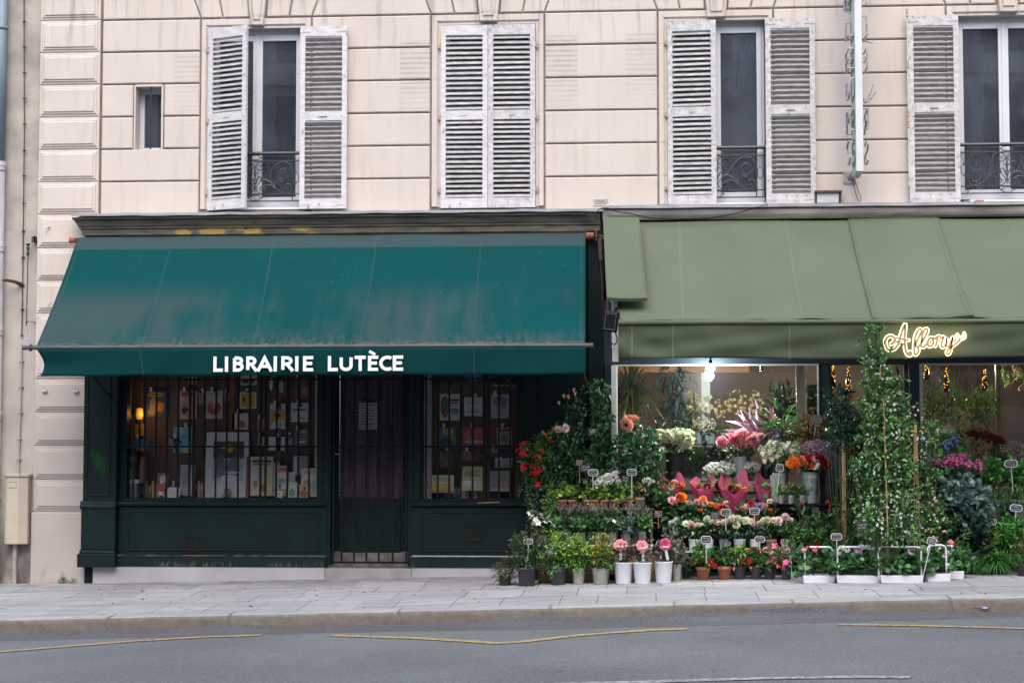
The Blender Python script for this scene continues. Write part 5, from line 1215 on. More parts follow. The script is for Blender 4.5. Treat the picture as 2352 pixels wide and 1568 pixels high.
P_('black poster with large pale letters, cut off by the awning', 610, 862, 660, 912, yp, (.035, .03, .032), [('e', .25, .6, .08, .3, W_), ('e', .72, .45, .12, .35, (.3, .22, .24)), ('e', .5, .1, .45, .14, (.12, .03, .03))])
P_('dim red and green poster at top right of the left bookshop window', 676, 864, 710, 915, yp, (.14, .05, .05), [('e', .4, .7, .3, .25, (.04, .12, .06)), ('e', .7, .35, .25, .2, (.3, .10, .10))])
P_('small gold sheet half hidden by the awning', 433, 858, 451, 882, yp, CR, [('r', .5, .3, .45, .2, Y_)])
P_('cream sheet with bold black letters half hidden by the awning', 553, 858, 590, 884, yp, CR, [('r', .3, .35, .2, .2, K), ('r', .7, .35, .14, .2, K)])
P_('amber yellow sheet lit by the small lamp', 310, 972, 332, 1000, yp, (.42, .23, .03), [('e', .5, .4, .2, .25, (.2, .08, .02))])
P_('dull red sheet at the far left edge of the bookshop window', 292, 962, 305, 1022, .38, (.15, .06, .04), [('e', .5, .5, .3, .3, (.25, .14, .1))])
P_('blue and yellow round badge sheet below the amber sheet', 309, 1005, 341, 1036, yp, (.03, .09, .2), [('e', .5, .65, .45, .32, (.05, .13, .30)), ('e', .5, .18, .4, .16, (.38, .22, .04))])
P_('white card clipped to the board, left of the dark gold poster', 617, 1003, 654, 1034, yp, W_, [('l', .5, .6, .35, .15, (.25, .25, .3))])
P_('portrait and landscape poster in the right bookshop window', 1010, 904, 1056, 965, yp, W_, [('e', .26, .52, .22, .40, (.12, .10, .09)), ('e', .26, .28, .12, .2, (.24, .07, .05)), ('e', .75, .35, .24, .13, (.10, .20, .16)), ('r', .74, .76, .22, .05, RD), ('r', .74, .65, .2, .02, K)])
P_('white shop notice with four lines of print', 1066, 912, 1108, 955, yp, W_, [('l', .5, .3, .3, .14, K)], text=[('BOUTIQUE', .5, .66, .13, K), ('BD', .5, .52, .11, K)])
P_('pale blue watercolour poster with a red winged shape', 1128, 905, 1169, 960, yp, (.36, .35, .36), [('e', .5, .72, .4, .22, (.14, .16, .30)), ('e', .55, .52, .3, .14, (.34, .12, .09)), ('e', .5, .3, .35, .2, (.27, .27, .35))])
P_('dark blue poster with a yellow title block', 1009, 980, 1047, 1023, yp, (.04, .12, .22), [('r', .52, .76, .32, .16, Y_), ('e', .7, .35, .25, .2, (.16, .14, .05)), ('e', .4, .2, .4, .2, (.02, .06, .07)), ('l', .52, .76, .22, .08, K)])
P_('crimson patterned poster above the ledge', 1061, 979, 1117, 1023, yp, (.20, .055, .06), [('e', .22, .5, .14, .35, (.30, .10, .11)), ('e', .66, .6, .22, .28, (.32, .07, .04)), ('e', .5, .2, .4, .1, (.35, .2, .22))])
P_('tan poster with a round dark face and red heading', 1141, 980, 1176, 1021, yp, (.30, .22, .16), [('r', .5, .82, .36, .07, RD), ('e', .5, .35, .25, .26, (.12, .11, .06))])
P_('bright blue poster cut off by the teal awning in the right window', 1067, 858, 1108, 883, yp, (.03, .12, .28), [('e', .5, .45, .2, .25, (.3, .3, .18))])
P_('white typed sheet on the right side of the right bookshop window', 1137, 1051, 1177, 1074, yp, W_, [('l', .5, .5, .38, .38, (.2, .2, .24))])
P_('strip of white display lettering near the top of the right bookshop window', 1131, 879, 1186, 887, yp, (.07, .055, .05), [('r', .15, .5, .1, .35, W_), ('r', .4, .5, .1, .3, W_), ('r', .66, .5, .09, .4, W_), ('r', .9, .5, .07, .35, W_)])
# the framed print and the standing books
ps = .30
fp = printed('framed_print', 'framed print', 'large white mounted print with a yellow burst, leaning in the left bookshop window', 470, 991, 571, 1142, ps, (.40, .40, .41), [('r', .52, .63, .35, .23, (.045, .043, .045)), ('e', .5, .77, .17, .035, Y_), ('e', .54, .75, .09, .06, (.32, .22, .02)), ('r', .52, .43, .35, .17, (.26, .29, .34)), ('e', .35, .5, .1, .16, (.10, .10, .09)), ('e', .65, .48, .12, .14, (.12, .12, .1)), ('e', .5, .4, .3, .09, (.08, .11, .16)), ('r', .38, .32, .18, .02, (.12, .14, .18)), ('r', .64, .38, .18, .02, (.36, .38, .4)), ('e', .55, .3, .2, .05, W_)], 'framed pictures in the window', lean=R(-6))
m = MB(); 
B_('tall cream book with dark and red title lines and a yellow cartoon', 573, 1047, 625, 1138, .25, (.36, .34, .29), [('r', .5, .88, .42, .03, K), ('r', .5, .80, .40, .025, (.3, .05, .04)), ('e', .4, .52, .25, .18, (.33, .33, .32)), ('r', .72, .36, .16, .28, (.35, .33, .12)), ('e', .25, .3, .12, .1, (.28, .15, .09)), ('e', .6, .2, .12, .1, (.3, .08, .08))], lean=R(-8))
B_('thin red spined book beside the framed print', 564, 1046, 573, 1140, .27, (.22, .03, .04), [('r', .5, .15, .5, .14, (.12, .04, .1))], lean=R(-8))
B_('cream book with a red heading and a blue car picture', 635, 1068, 659, 1138, .22, (.37, .34, .32), [('r', .5, .86, .4, .08, (.28, .08, .08)), ('e', .45, .5, .36, .08, (.12, .17, .28)), ('r', .5, .12, .5, .1, (.35, .19, .07)), ('e', .3, .32, .12, .08, K)], lean=R(-8))
B_('pale pink book with a curved spine between two cream books', 620, 1060, 640, 1138, .28, (.36, .31, .30), [('e', .5, .2, .3, .1, (.36, .2, .2))], lean=R(-8))
B_('small cream book with its lower half turned green and white', 662, 1083, 677, 1128, .26, (.34, .31, .27), [('l', .5, .7, .4, .2, (.2, .18, .16))], lean=R(-8))
B_('white and green picture book low beside the pink books', 662, 1106, 684, 1142, .16, (.33, .34, .33), [('e', .4, .3, .35, .28, (.08, .2, .15)), ('e', .7, .6, .2, .2, (.3, .3, .34))], lean=R(-10))
B_('tall pale pink book leaning at the right end of the left window', 690, 1074, 731, 1140, .20, (.40, .33, .31), [('r', .5, .85, .35, .06, (.38, .22, .2)), ('e', .35, .4, .22, .2, (.22, .18, .25)), ('e', .75, .35, .2, .2, (.2, .28, .24))], lean=R(-8))
B_('small brown and ochre paperback in front of the tall pink book', 686, 1112, 708, 1142, .14, (.34, .23, .10), [('e', .5, .3, .45, .25, (.2, .08, .04)), ('e', .6, .7, .15, .12, K)], lean=R(-8))
B_('white notebook page on grey stand below the gold poster', 673, 1046, 706, 1090, .3, (.22, .21, .23), [('r', .2, .5, .18, .5, (.33, .33, .36))], lean=R(-6))
B_('black book with white capital letters at the far left of the bookshop window', 288, 1044, 313, 1106, .2, (.03, .028, .03), [('l', .5, .85, .45, .12, W_), ('e', .5, .3, .2, .2, (.16, .15, .15))], lean=R(-6))
B_('brown oval portrait book next to the black book', 318, 1048, 335, 1105, .28, (.12, .085, .07), [('e', .5, .6, .4, .35, (.2, .16, .14))], lean=R(-6))
B_('small dark book with a white animal picture', 360, 1085, 386, 1118, .25, (.09, .085, .085), [('e', .5, .55, .3, .3, (.3, .29, .28)), ('e', .4, .35, .1, .2, W_)], lean=R(-10))
B_('bright red slip of card in front of the dark animal book', 360, 1110, 379, 1127, .16, (.30, .04, .03), [], lean=R(-8))
B_('greyish white picture book leaning under the turquoise poster', 412, 1066, 446, 1138, .26, (.24, .22, .25), [('e', .4, .55, .3, .3, (.16, .15, .2)), ('e', .75, .4, .15, .3, (.33, .32, .34))], lean=R(-8))
B_('small white leaflet with faint pink print lying low in the window', 382, 1118, 412, 1142, .14, (.34, .32, .36), [('l', .5, .5, .35, .3, (.3, .2, .24))], lean=R(-20))
B_('yellow landscape book with a row of orange houses in the right window', 991, 1090, 1042, 1131, .22, (.33, .31, .18), [('e', .5, .75, .45, .14, (.18, .26, .20)), ('e', .25, .35, .14, .22, (.40, .22, .05)), ('e', .55, .35, .2, .2, (.36, .22, .06)), ('e', .82, .35, .14, .25, (.38, .18, .05)), ('r', .5, .08, .48, .07, (.3, .1, .07))], lean=R(-8))
B_('alphabet book with green capital letters and a white price card', 1061, 1070, 1108, 1126, .22, (.33, .28, .16), [('r', .25, .3, .18, .1, W_), ('r', .72, .25, .24, .14, (.33, .31, .27))], lean=R(-8), text=[('ABC', .5, .58, .34, (.05, .14, .08))])
B_('dim greenish picture book at the right end of the right window', 1125, 1080, 1172, 1128, .22, (.15, .15, .13), [('e', .3, .3, .2, .2, (.22, .12, .11)), ('e', .7, .3, .2, .2, (.24, .12, .12)), ('r', .5, .1, .5, .1, (.2, .19, .2))], lean=R(-8))
B_('narrow pale book with red flecks at the left end of the right window', 966, 1098, 976, 1141, .18, (.33, .28, .25), [('e', .5, .5, .35, .2, (.25, .06, .05)), ('e', .5, .2, .35, .1, (.2, .1, .1))], lean=R(-8))
for i, (px, py, w_, h_) in enumerate(((364, 1128, 10, 9), (635, 1127, 14, 15))):
    o = printed('price_card', 'price card', ('tiny blank white card lying near the red slip', 'tiny white card with a dark numeral below the blue car book')[i], px, py, px + w_, py + h_, .12, W_, [] if i == 0 else [('e', .5, .5, .12, .25, (.2, .2, .25))], 'white cards in the bookshop window')
bx_ = thing('blue_box', 'pale blue storage box with a grey lid at the left end of the bookshop window', 'box'); m = MB(); x0, x1, z0, z1 = X(288, .15), X(320, .15), zglass, Z(1110, .15, 300); m.box(x0, x1, .12, .34, z0, z1); m.build('body', mat('pale_blue_box', (.14, .2, .25), rough=.6), bx_, bevel=.006); m = MB(); m.box(x0 - .01, x1 + .02, .11, .35, z1 + .001, z1 + .05); m.build('lid', OFFW, bx_, bevel=.006)
dl = thing('desk_lamp', 'small amber lamp glowing at left in the bookshop window', 'lamp', at(321, 950, .30)); m = MB(); m.lathe([(.034, -.07), (.046, -.02), (.04, .06), (.022, .075)], 0, 0, 14); m.build('shade', emit('amber_glow', (1, .38, .06), .26), dl, smooth=True); m = MB(); m.lathe([(.05, .01 + zglass - at(321, 950, .3)[2]), (.05, zglass - at(321, 950, .3)[2] + .03), (.01, zglass - at(321, 950, .3)[2] + .04), (.01, -.07)], 0, 0, 10); m.build('stand', BLACKIRON, dl)
d = bpy.data.lights.new('lamp_light', 'POINT'); d.energy = .45; d.color = (1, .5, .15); d.shadow_soft_size = .05; o = bpy.data.objects.new('lamp_light', d); COL.objects.link(o); o.parent = dl; o.location = (.06, -.07, .0)
fg = thing('ornament', 'small pale figurine with raised paw in front of the framed print', 'figurine', at(520, 1142, .14)); m = MB()
for r0, z0, r1, z1, x in ((.05, 0, .035, .07, 0), (.032, .07, .03, .12, .0), (.018, .03, .012, .1, .05)): m.lathe([(r0 * .6, z0), (r0, z0 + .01), ((r0 + r1) / 2, (z0 + z1) / 2), (r1, z1 - .01), (r1 * .5, z1)], x, 0, 12)
m.build('figure', mat('pale_clay', (.3, .27, .2), (.24, .2, .14), rough=.7), fg, smooth=True)
st_ = thing('bamboo_stick', 'thin pale stick leaning at right edge of the right bookshop window', 'stick'); m = MB(); m.tube([at(1185, 1138, .2), at(1188, 1062, .22)], .006, 5); m.build('cane', WOOD, st_)
st_ = thing('sill_stick', 'pale wooden strip lying on the sill under the right bookshop window', 'stick'); m = MB(); p, q = at(1097, 1155, yB - .03), at(1147, 1152.5, yB - .03); m.tube([p, q], .007, 5); m.build('strip', WOOD, st_)

CN = [('navy', (.03, .04, .10)), ('rust', (.22, .07, .03)), ('cream', (.40, .36, .28)), ('moss green', (.08, .11, .04)), ('scarlet', (.30, .03, .03)), ('pale grey', (.28, .28, .30)), ('mustard', (.34, .23, .04)), ('slate blue', (.10, .14, .20)), ('ivory', (.42, .40, .34)), ('maroon', (.12, .02, .03)), ('teal', (.03, .15, .16)), ('tan', (.28, .19, .11)), ('black', (.02, .02, .02)), ('lilac', (.25, .20, .32))]
r = random.Random(31)
for (xa, xb, yb_, where) in ((326, 408, 1142, 'at the left of the left bookshop window'), (448, 470, 1142, 'beside the white framed print'), (604, 700, 1142, 'behind the cream books of the left window'), (1012, 1180, 1143, 'along the back of the right bookshop window')):
    x = xa; cs = CN[:]; r.shuffle(cs)
    while x < xb and cs:
        nm, c = cs.pop(); w_ = r.uniform(4.5, 8); h_ = r.uniform(22, 40); yy = .36
        o = thing('book', '%s book spine in the row %s' % (nm, where), 'book', tuple(at(x, yb_, yy)), 'rows of book spines in the windows'); s_ = M(1, yy); m = MB(); m.m = 0; m.box(0, w_ * s_, 0, .10, 0, h_ * s_); m.m = 1; m.box(w_ * s_ * .25, w_ * s_ * .75, -.001, 0, h_ * s_ * r.uniform(.3, .5), h_ * s_ * .85); m.build('cover', [pc(c), pc(tuple(min(.45, q * .5 + .2) for q in c))], o); o.rotation_euler.y = r.uniform(-.04, .04)
        x += w_ + .6
m = MB(); m.box(X(326, .36), X(705, .36), .33, .46, zglass - .01, Z(1143, .36, 500)); m.box(X(1005, .36), X(1185, .36), .33, .46, zglass - .01, Z(1144, .36, 1100)); m.build('step', OFFW, br)
for i, (x, y, w_, h_, c) in enumerate(((385, 1004, 22, 26, (.10, .09, .09)), (540, 1040, 16, 20, (.3, .28, .26)), (590, 960, 20, 28, (.16, .10, .08)), (592, 1000, 20, 26, (.20, .17, .15)), (660, 1000, 12, 22, (.12, .12, .13)), (455, 900, 12, 30, (.2, .12, .1)), (515, 900, 14, 24, (.12, .10, .12)), (1010, 1036, 30, 40, (.09, .07, .06)), (1060, 1034, 40, 26, (.16, .07, .06)), (1128, 1030, 20, 16, (.2, .17, .14)))):
    P_(('dim grey card left of the turquoise poster', 'small beige card left of the big framed print top corner', 'dark brown card between yellow and orange posters', 'grey brown card left of the clipped white card', 'narrow charcoal card beside the gold poster', 'dull red narrow card between the two pale posters', 'dim violet card left of the golden yellow poster', 'dark brown card under the blue poster in the right window', 'dim crimson card under the crimson patterned poster', 'small beige card under the ledge in the right window')[i], x, y, x + w_, y + h_, yp, c, [('l', .5, .6, .35, .2, tuple(min(.5, q * 2.2) for q in c)), ('e', .5, .3, .25, .15, tuple(min(.5, q * 1.6) for q in c))])
# ================================================================ plant library
LT = {  # leaf templates: vertices (length, width, lift) and faces
    'leaf': ([(0, 0, 0), (.3, .5, .04), (.3, -.5, .04), (.3, 0, -.06), (.7, .36, .0), (.7, -.36, 0), (.7, 0, -.09), (1, 0, -.2)], [(0, 2, 3), (0, 3, 1), (2, 5, 6, 3), (3, 6, 4, 1), (5, 7, 6), (6, 7, 4)]),
    'diamond': ([(0, 0, 0), (.45, .5, .05), (.45, -.5, .05), (1, 0, -.12), (.45, 0, -.06)], [(0, 2, 4), (2, 3, 4), (3, 1, 4), (1, 0, 4)]),
    'round': ([(0, 0, 0), (.2, .42, .05), (.6, .55, .08), (.95, .3, .03), (.95, -.3, .03), (.6, -.55, .08), (.2, -.42, .05), (.5, 0, -.07)], [(0, 6, 7), (6, 5, 7), (5, 4, 7), (4, 3, 7), (3, 2, 7), (2, 1, 7), (1, 0, 7)]),
    'blade': ([(0, .5, 0), (0, -.5, 0), (.4, .45, .1), (.4, -.45, .1), (.75, .3, .02), (.75, -.3, .02), (1, 0, -.16)], [(0, 1, 3, 2), (2, 3, 5, 4), (4, 5, 6)]),
    'star': ([(0, 0, 0)] + [((.5 if i % 2 else .16) * math.cos(i * math.pi / 5), (.5 if i % 2 else .16) * math.sin(i * math.pi / 5), .06 if i % 2 else 0) for i in range(10)], [(0, 1 + i, 1 + (i + 1) % 10) for i in range(10)]),
    'petal4': ([(0, 0, 0)] + [((.5 if i % 2 else .28) * math.cos(i * math.pi / 4), (.5 if i % 2 else .28) * math.sin(i * math.pi / 4), .05) for i in range(8)], [(0, 1 + i, 1 + (i + 1) % 8) for i in range(8)]),
}
class LB:
    def __init__(s): s.V = []; s.F = []; s.M = []; s.n = 0
    def add(s, P, D, L, wr, shape='leaf', mi=0, rng=None, up=None):
        P = np.asarray(P, float); D = np.asarray(D, float); n = len(P)
        if n == 0: return s
        D = D / (np.linalg.norm(D, axis=1, keepdims=True) + 1e-9)
        U = np.asarray(up, float) if up is not None else np.tile([0, 0, 1.], (n, 1)) + (rng.normal(0, .45, (n, 3)) if rng is not None else 0)
        Sx = np.cross(D, U); Sx /= (np.linalg.norm(Sx, axis=1, keepdims=True) + 1e-9); Nn = np.cross(Sx, D)
        T, F = LT[shape]; T = np.array(T); L = np.broadcast_to(np.asarray(L, float), (n,))[:, None, None]
        v = P[:, None, :] + L * (T[None, :, 0:1] * D[:, None, :] + wr * T[None, :, 1:2] * Sx[:, None, :] + T[None, :, 2:3] * Nn[:, None, :])
        k = len(T)
        for i in range(n):
            o = s.n + i * k; s.F += [tuple(a + o for a in f) for f in F]
        s.M += [mi] * (n * len(F)); s.V.append(v.reshape(-1, 3)); s.n += n * k
        return s
    def mb(s, m, mi=0):
        s.V.append(np.array(m.v)); s.F += [tuple(a + s.n for a in f) for f in m.f]; s.M += [mi] * len(m.f); s.n += len(m.v); return s
    def mesh(s, name, mats):
        me = bpy.data.meshes.new(name); v = np.concatenate(s.V) if s.V else np.zeros((0, 3))
        me.from_pydata(v.tolist(), [], s.F)
        for m in (mats if isinstance(mats, (list, tuple)) else [mats]): me.materials.append(m)
        if isinstance(mats, (list, tuple)) and len(mats) > 1: me.polygons.foreach_set('material_index', s.M)
        me.update(); return me
def ell(rng, n, shell=.0):
    d = rng.normal(size=(n, 3)); d /= np.linalg.norm(d, axis=1, keepdims=True); return d * (rng.uniform(shell ** 3, 1, (n, 1)) ** (1 / 3))
LEAF = {
    'dark': leafmat('dark_leaf', (.010, .030, .012), (.030, .075, .028), (.07, .14, .05)),
    'rose': leafmat('rose_leaf', (.012, .036, .018), (.040, .105, .05), (.15, .27, .15), rough=.24, spec=.8),
    'mid': leafmat('mid_green_leaf', (.022, .065, .018), (.055, .15, .035), (.12, .24, .06)),
    'lime': leafmat('lime_leaf', (.05, .11, .015), (.15, .27, .035), (.28, .38, .07)),
    'gold': leafmat('golden_leaf', (.07, .09, .012), (.20, .21, .03), (.36, .33, .06)),
    'grey': leafmat('grey_green_leaf', (.05, .055, .04), (.12, .125, .10), (.2, .2, .16)),
    'dry': leafmat('withered_leaf', (.035, .030, .028), (.10, .088, .08), (.17, .15, .13)),
    'red': leafmat('red_tinged_leaf', (.02, .035, .018), (.05, .07, .035), (.14, .05, .035)),
    'bluegreen': leafmat('eucalyptus_leaf', (.035, .075, .065), (.085, .155, .14), (.16, .25, .24)),
    'gerani': leafmat('geranium_leaf', (.018, .065, .022), (.045, .135, .045), (.10, .22, .07)),
    'basil': leafmat('basil_leaf', (.022, .095, .018), (.055, .20, .035), (.11, .30, .07)),
    'grass': leafmat('grass_blade', (.012, .055, .012), (.035, .12, .025), (.08, .2, .05)),
    'laurel': leafmat('laurel_leaf', (.008, .026, .018), (.022, .06, .038), (.06, .12, .085), rough=.25, spec=.7),
    'jasmine': leafmat('jasmine_leaf', (.022, .07, .020), (.065, .17, .045), (.15, .28, .09), rough=.3, spec=.6),
    'palm': leafmat('palm_blade', (.14, .19, .05), (.30, .36, .12), (.50, .54, .26)),
    'moss': leafmat('heath_sprig', (.028, .035, .012), (.06, .07, .025), (.10, .10, .04)),
    'brown': leafmat('dried_flower', (.09, .045, .02), (.22, .12, .05), (.34, .22, .08)),
    'willow': leafmat('willow_leaf', (.04, .10, .015), (.10, .22, .03), (.2, .34, .07)),
}
FL = lambda n, a, b, c=None: leafmat(n, a, b, c, rough=.6, spec=.3)
PET = {
    'white': FL('white_petal', (.55, .56, .54), (.78, .78, .76)), 'cream': FL('cream_petal', (.62, .62, .42), (.78, .78, .62)), 'red': FL('red_petal', (.24, .006, .010), (.46, .016, .022)),
    'pink': FL('pink_petal', (.80, .24, .32), (.90, .46, .52)), 'hot': FL('hot_pink_petal', (.60, .07, .19), (.78, .20, .34)), 'coral': FL('coral_petal', (.86, .34, .38), (.92, .54, .56)), 'straw': FL('straw_petal', (.42, .34, .12), (.60, .52, .26)), 'peach': FL('peach_petal', (.78, .30, .22), (.88, .52, .42)),
    'orange': FL('orange_petal', (.72, .12, .02), (.85, .28, .05)), 'yellow': FL('yellow_petal', (.75, .50, .02), (.85, .66, .08)), 'salmon': FL('salmon_petal', (.70, .33, .28), (.84, .58, .50)), 'blush': FL('blush_petal', (.70, .46, .46), (.84, .68, .66)),
    'purple': FL('purple_petal', (.14, .06, .26), (.30, .16, .44), (.44, .28, .54)), 'lilac': FL('lilac_petal', (.30, .20, .44), (.52, .38, .64)), 'blue': FL('blue_petal', (.06, .09, .30), (.17, .24, .50), (.30, .38, .6)), 'mint': FL('pale_green_petal', (.30, .42, .22), (.56, .64, .40)),
    'magenta': FL('magenta_petal', (.40, .07, .22), (.60, .16, .36)), 'crimson': FL('crimson_petal', (.22, .004, .012), (.40, .015, .03)), 'mauve': FL('dusty_mauve_petal', (.26, .14, .20), (.46, .32, .38)),
}
STEM = mat('green_stem', (.05, .09, .03), (.035, .06, .02), rough=.6)
CANE = mat('bamboo_cane', (.36, .23, .11), (.28, .17, .08), rough=.6, scale=20)
SOIL = mat('potting_soil', (.022, .016, .012), rough=.95, scale=60)
for _m in LEAF.values():
    for _e in _m.node_tree.nodes['Color Ramp'].color_ramp.elements: _e.color = tuple(min(.8, c * 1.5) for c in _e.color[:3]) + (1,)
BMESH = {}
def bloom_mesh(kind, col):
    """one unit-size bloom (about 1 across)"""
    key = (kind, col)
    if key in BMESH: return BMESH[key]
    rng = np.random.default_rng(sum(map(ord, kind + col))); b = LB()
    if kind in ('rose', 'peony', 'carnation'):
        rings = {'rose': ((5, .9, .20), (6, .55, .30), (7, .15, .36)), 'peony': ((6, 1.2, .14), (7, .95, .24), (8, .6, .32), (8, .2, .36)), 'carnation': ((9, 1.1, .10), (11, .7, .22), (13, .3, .30), (14, -.05, .34))}[kind]
        for k, (n, el, rad) in enumerate(rings):
            a = np.arange(n) * 2 * np.pi / n + k * .7 + rng.normal(0, .12, n)
            P = np.stack([rad * .55 * np.cos(a), rad * .55 * np.sin(a), np.full(n, -.12 - .05 * k)], 1)
            D = np.stack([np.cos(a) * math.cos(el), np.sin(a) * math.cos(el), np.full(n, math.sin(el))], 1) + rng.normal(0, .12, (n, 3))
            up = np.stack([-np.cos(a) * math.sin(el), -np.sin(a) * math.sin(el), np.full(n, math.cos(el))], 1)
            b.add(P, D, .50 if kind != 'carnation' else .46, .95 if kind != 'carnation' else .6, 'round', 0, rng, up=-up)
        name = 'bloom'
    elif kind == 'tulip':
        for k in range(7):
            a = k * 2.4; P = [[.16 * math.cos(a), .16 * math.sin(a), -.45]]; D = [[.25 * math.cos(a), .25 * math.sin(a), 1]]; b.add(P, D, 1.0, .6, 'leaf', 0, None, up=[[-math.cos(a), -math.sin(a), .3]])
        name = 'bloom'
    elif kind == 'star':
        for k in range(5):
            a = k * 2 * math.pi / 5; b.add([[0, 0, 0]], [[math.cos(a), math.sin(a), .18]], .52, .75, 'leaf', 0, None, up=[[0, 0, 1]])
        name = 'bloom'
    elif kind == 'ball':
        P = ell(rng, 90, .9) * .5; P[:, 2] *= .8; P = P[P[:, 2] > -.22]
        b.add(P * .92, rng.normal(size=P.shape), .19, 1., 'petal4', 0, None, up=P); name = 'bloom'
    elif kind == 'cluster':
        P = ell(rng, 26, .55) * .42; P[:, 2] *= .6
        b.add(P, rng.normal(size=P.shape), .34, 1., 'petal4', 0, None, up=P + [0, -.2, .2]); name = 'bloom'
    elif kind == 'spike':
        n = 46; t = rng.uniform(0, 1, n); a = rng.uniform(0, 6.28, n); r = .13 * (1 - t * .6)
        P = np.stack([r * np.cos(a), r * np.sin(a), t - .5], 1); b.add(P, rng.normal(size=P.shape), .2, 1., 'petal4', 0, None, up=P * [1, 1, 0] + [0, -.05, .1]); name = 'bloom'
    elif kind == 'bud':
        for k in range(5): a = k * 1.26; b.add([[.1 * math.cos(a), .1 * math.sin(a), -.4]], [[.1 * math.cos(a), .1 * math.sin(a), 1]], .9, .45, 'leaf', 0, None, up=[[-math.cos(a), -math.sin(a), .2]])
        name = 'bud'
    BMESH[key] = b.mesh(name, PET[col]); return BMESH[key]
PM = {
    'terra': mat('terracotta', (.36, .135, .072), (.26, .095, .055), rough=.85, scale=9, bump=.2, bscale=40, objrand=.12), 'white': mat('white_bucket', (.66, .68, .74), (.60, .62, .68), rough=.35, scale=3), 'foil': mat('silver_foil', (.52, .52, .50), (.36, .36, .34), rough=.28, scale=7, metal=.55, bump=1.0, bscale=9),
    'slate': mat('dark_grey_plastic', (.040, .043, .055), (.032, .034, .044), rough=.5, scale=5), 'black': mat('black_nursery_plastic', (.016, .018, .024), (.03, .034, .045), rough=.55, scale=16), 'glassy': mat('ribbed_silver_pot', (.42, .43, .42), (.20, .21, .20), rough=.18, scale=26, metal=.6, stretch=(1, 1, .12)),
    'teal': mat('teal_square_pot', (.10, .20, .205), (.08, .16, .165), rough=.5, scale=4), 'zinc': mat('galvanised_bucket', (.36, .40, .43), (.24, .27, .30), rough=.35, scale=5, metal=.5), 'kraft': mat('brown_paper_pot', (.26, .18, .12), (.21, .145, .10), rough=.9, scale=8), 'blackvase': mat('black_vase', (.012, .013, .015), rough=.35), 'olive': mat('olive_pot', (.07, .085, .05), (.055, .065, .04), rough=.6), 'clear': mat('pale_glass_vase', (.32, .36, .36), (.24, .28, .28), rough=.15, scale=3),
}
POTC = {}
def pot_mesh(kind):
    """unit pot: height 1, top radius 1"""
    if kind in POTC: return POTC[kind]
    m = MB(); sq = 0; n = 22
    if kind in ('terra', 'kraft'): prof = [(.66, 0), (.88, .76), (.96, .765), (1, .78), (1, 1), (.92, 1), (.90, .93)]
    elif kind == 'white': prof = [(.78, 0), (.80, .02), (.97, .93), (1.02, .94), (1.03, .985), (1, 1), (.95, .99), (.93, .9)]
    elif kind == 'zinc': prof = [(.70, 0), (.70, .03), (.90, .80), (.93, .81), (.93, .85), (.91, .86), (.98, .98), (1.02, .985), (1.02, 1), (.95, 1), (.92, .9)]
    elif kind in ('slate',): prof = [(.66, 0), (.68, .02), (.88, .72), (.90, .73), (.9, .76), (.97, .9), (1.02, .9), (1.02, 1), (.94, 1), (.92, .92)]
    elif kind == 'slatesq': prof = [(.84, 0), (.98, .88), (1.03, .88), (1.04, 1), (.95, 1), (.93, .9)]; sq = .85; n = 24
    elif kind == 'teal': prof = [(.68, 0), (.96, .9), (1, .9), (1, 1), (.93, 1), (.9, .9)]; sq = .9; n = 24
    else: prof = [(.74, 0), (.76, .02), (.97, .96), (1, 1), (.95, .995), (.93, .9)]
    m.lathe(prof, 0, 0, n, sq)
    m.f.pop()                                           # open top
    if kind == 'foil':
        r = random.Random(3); m.v = [(x * (1 + .05 * math.sin(9 * math.atan2(y, x) + z * 5) + r.uniform(-.02, .02)), y * (1 + .05 * math.sin(9 * math.atan2(y, x) + z * 5)), z + (.05 * math.sin(7 * math.atan2(y, x)) if z > .9 else 0)) for x, y, z in m.v]
    m.mi = [0] * len(m.f); m.m = 1
    k = .9; m.add([(k * math.cos(i * .5236), k * math.sin(i * .5236), .91) for i in range(12)], [tuple(range(12))])
    me = bpy.data.meshes.new('pot'); me.from_pydata(m.v, [], m.f)
    me.materials.append(PM['slate' if kind == 'slatesq' else kind]); me.materials.append(SOIL); me.polygons.foreach_set('material_index', m.mi); me.polygons.foreach_set('use_smooth', [len(f) == 4 for f in m.f]) ; me.update()
    POTC[kind] = me; return me
_seed = [100]
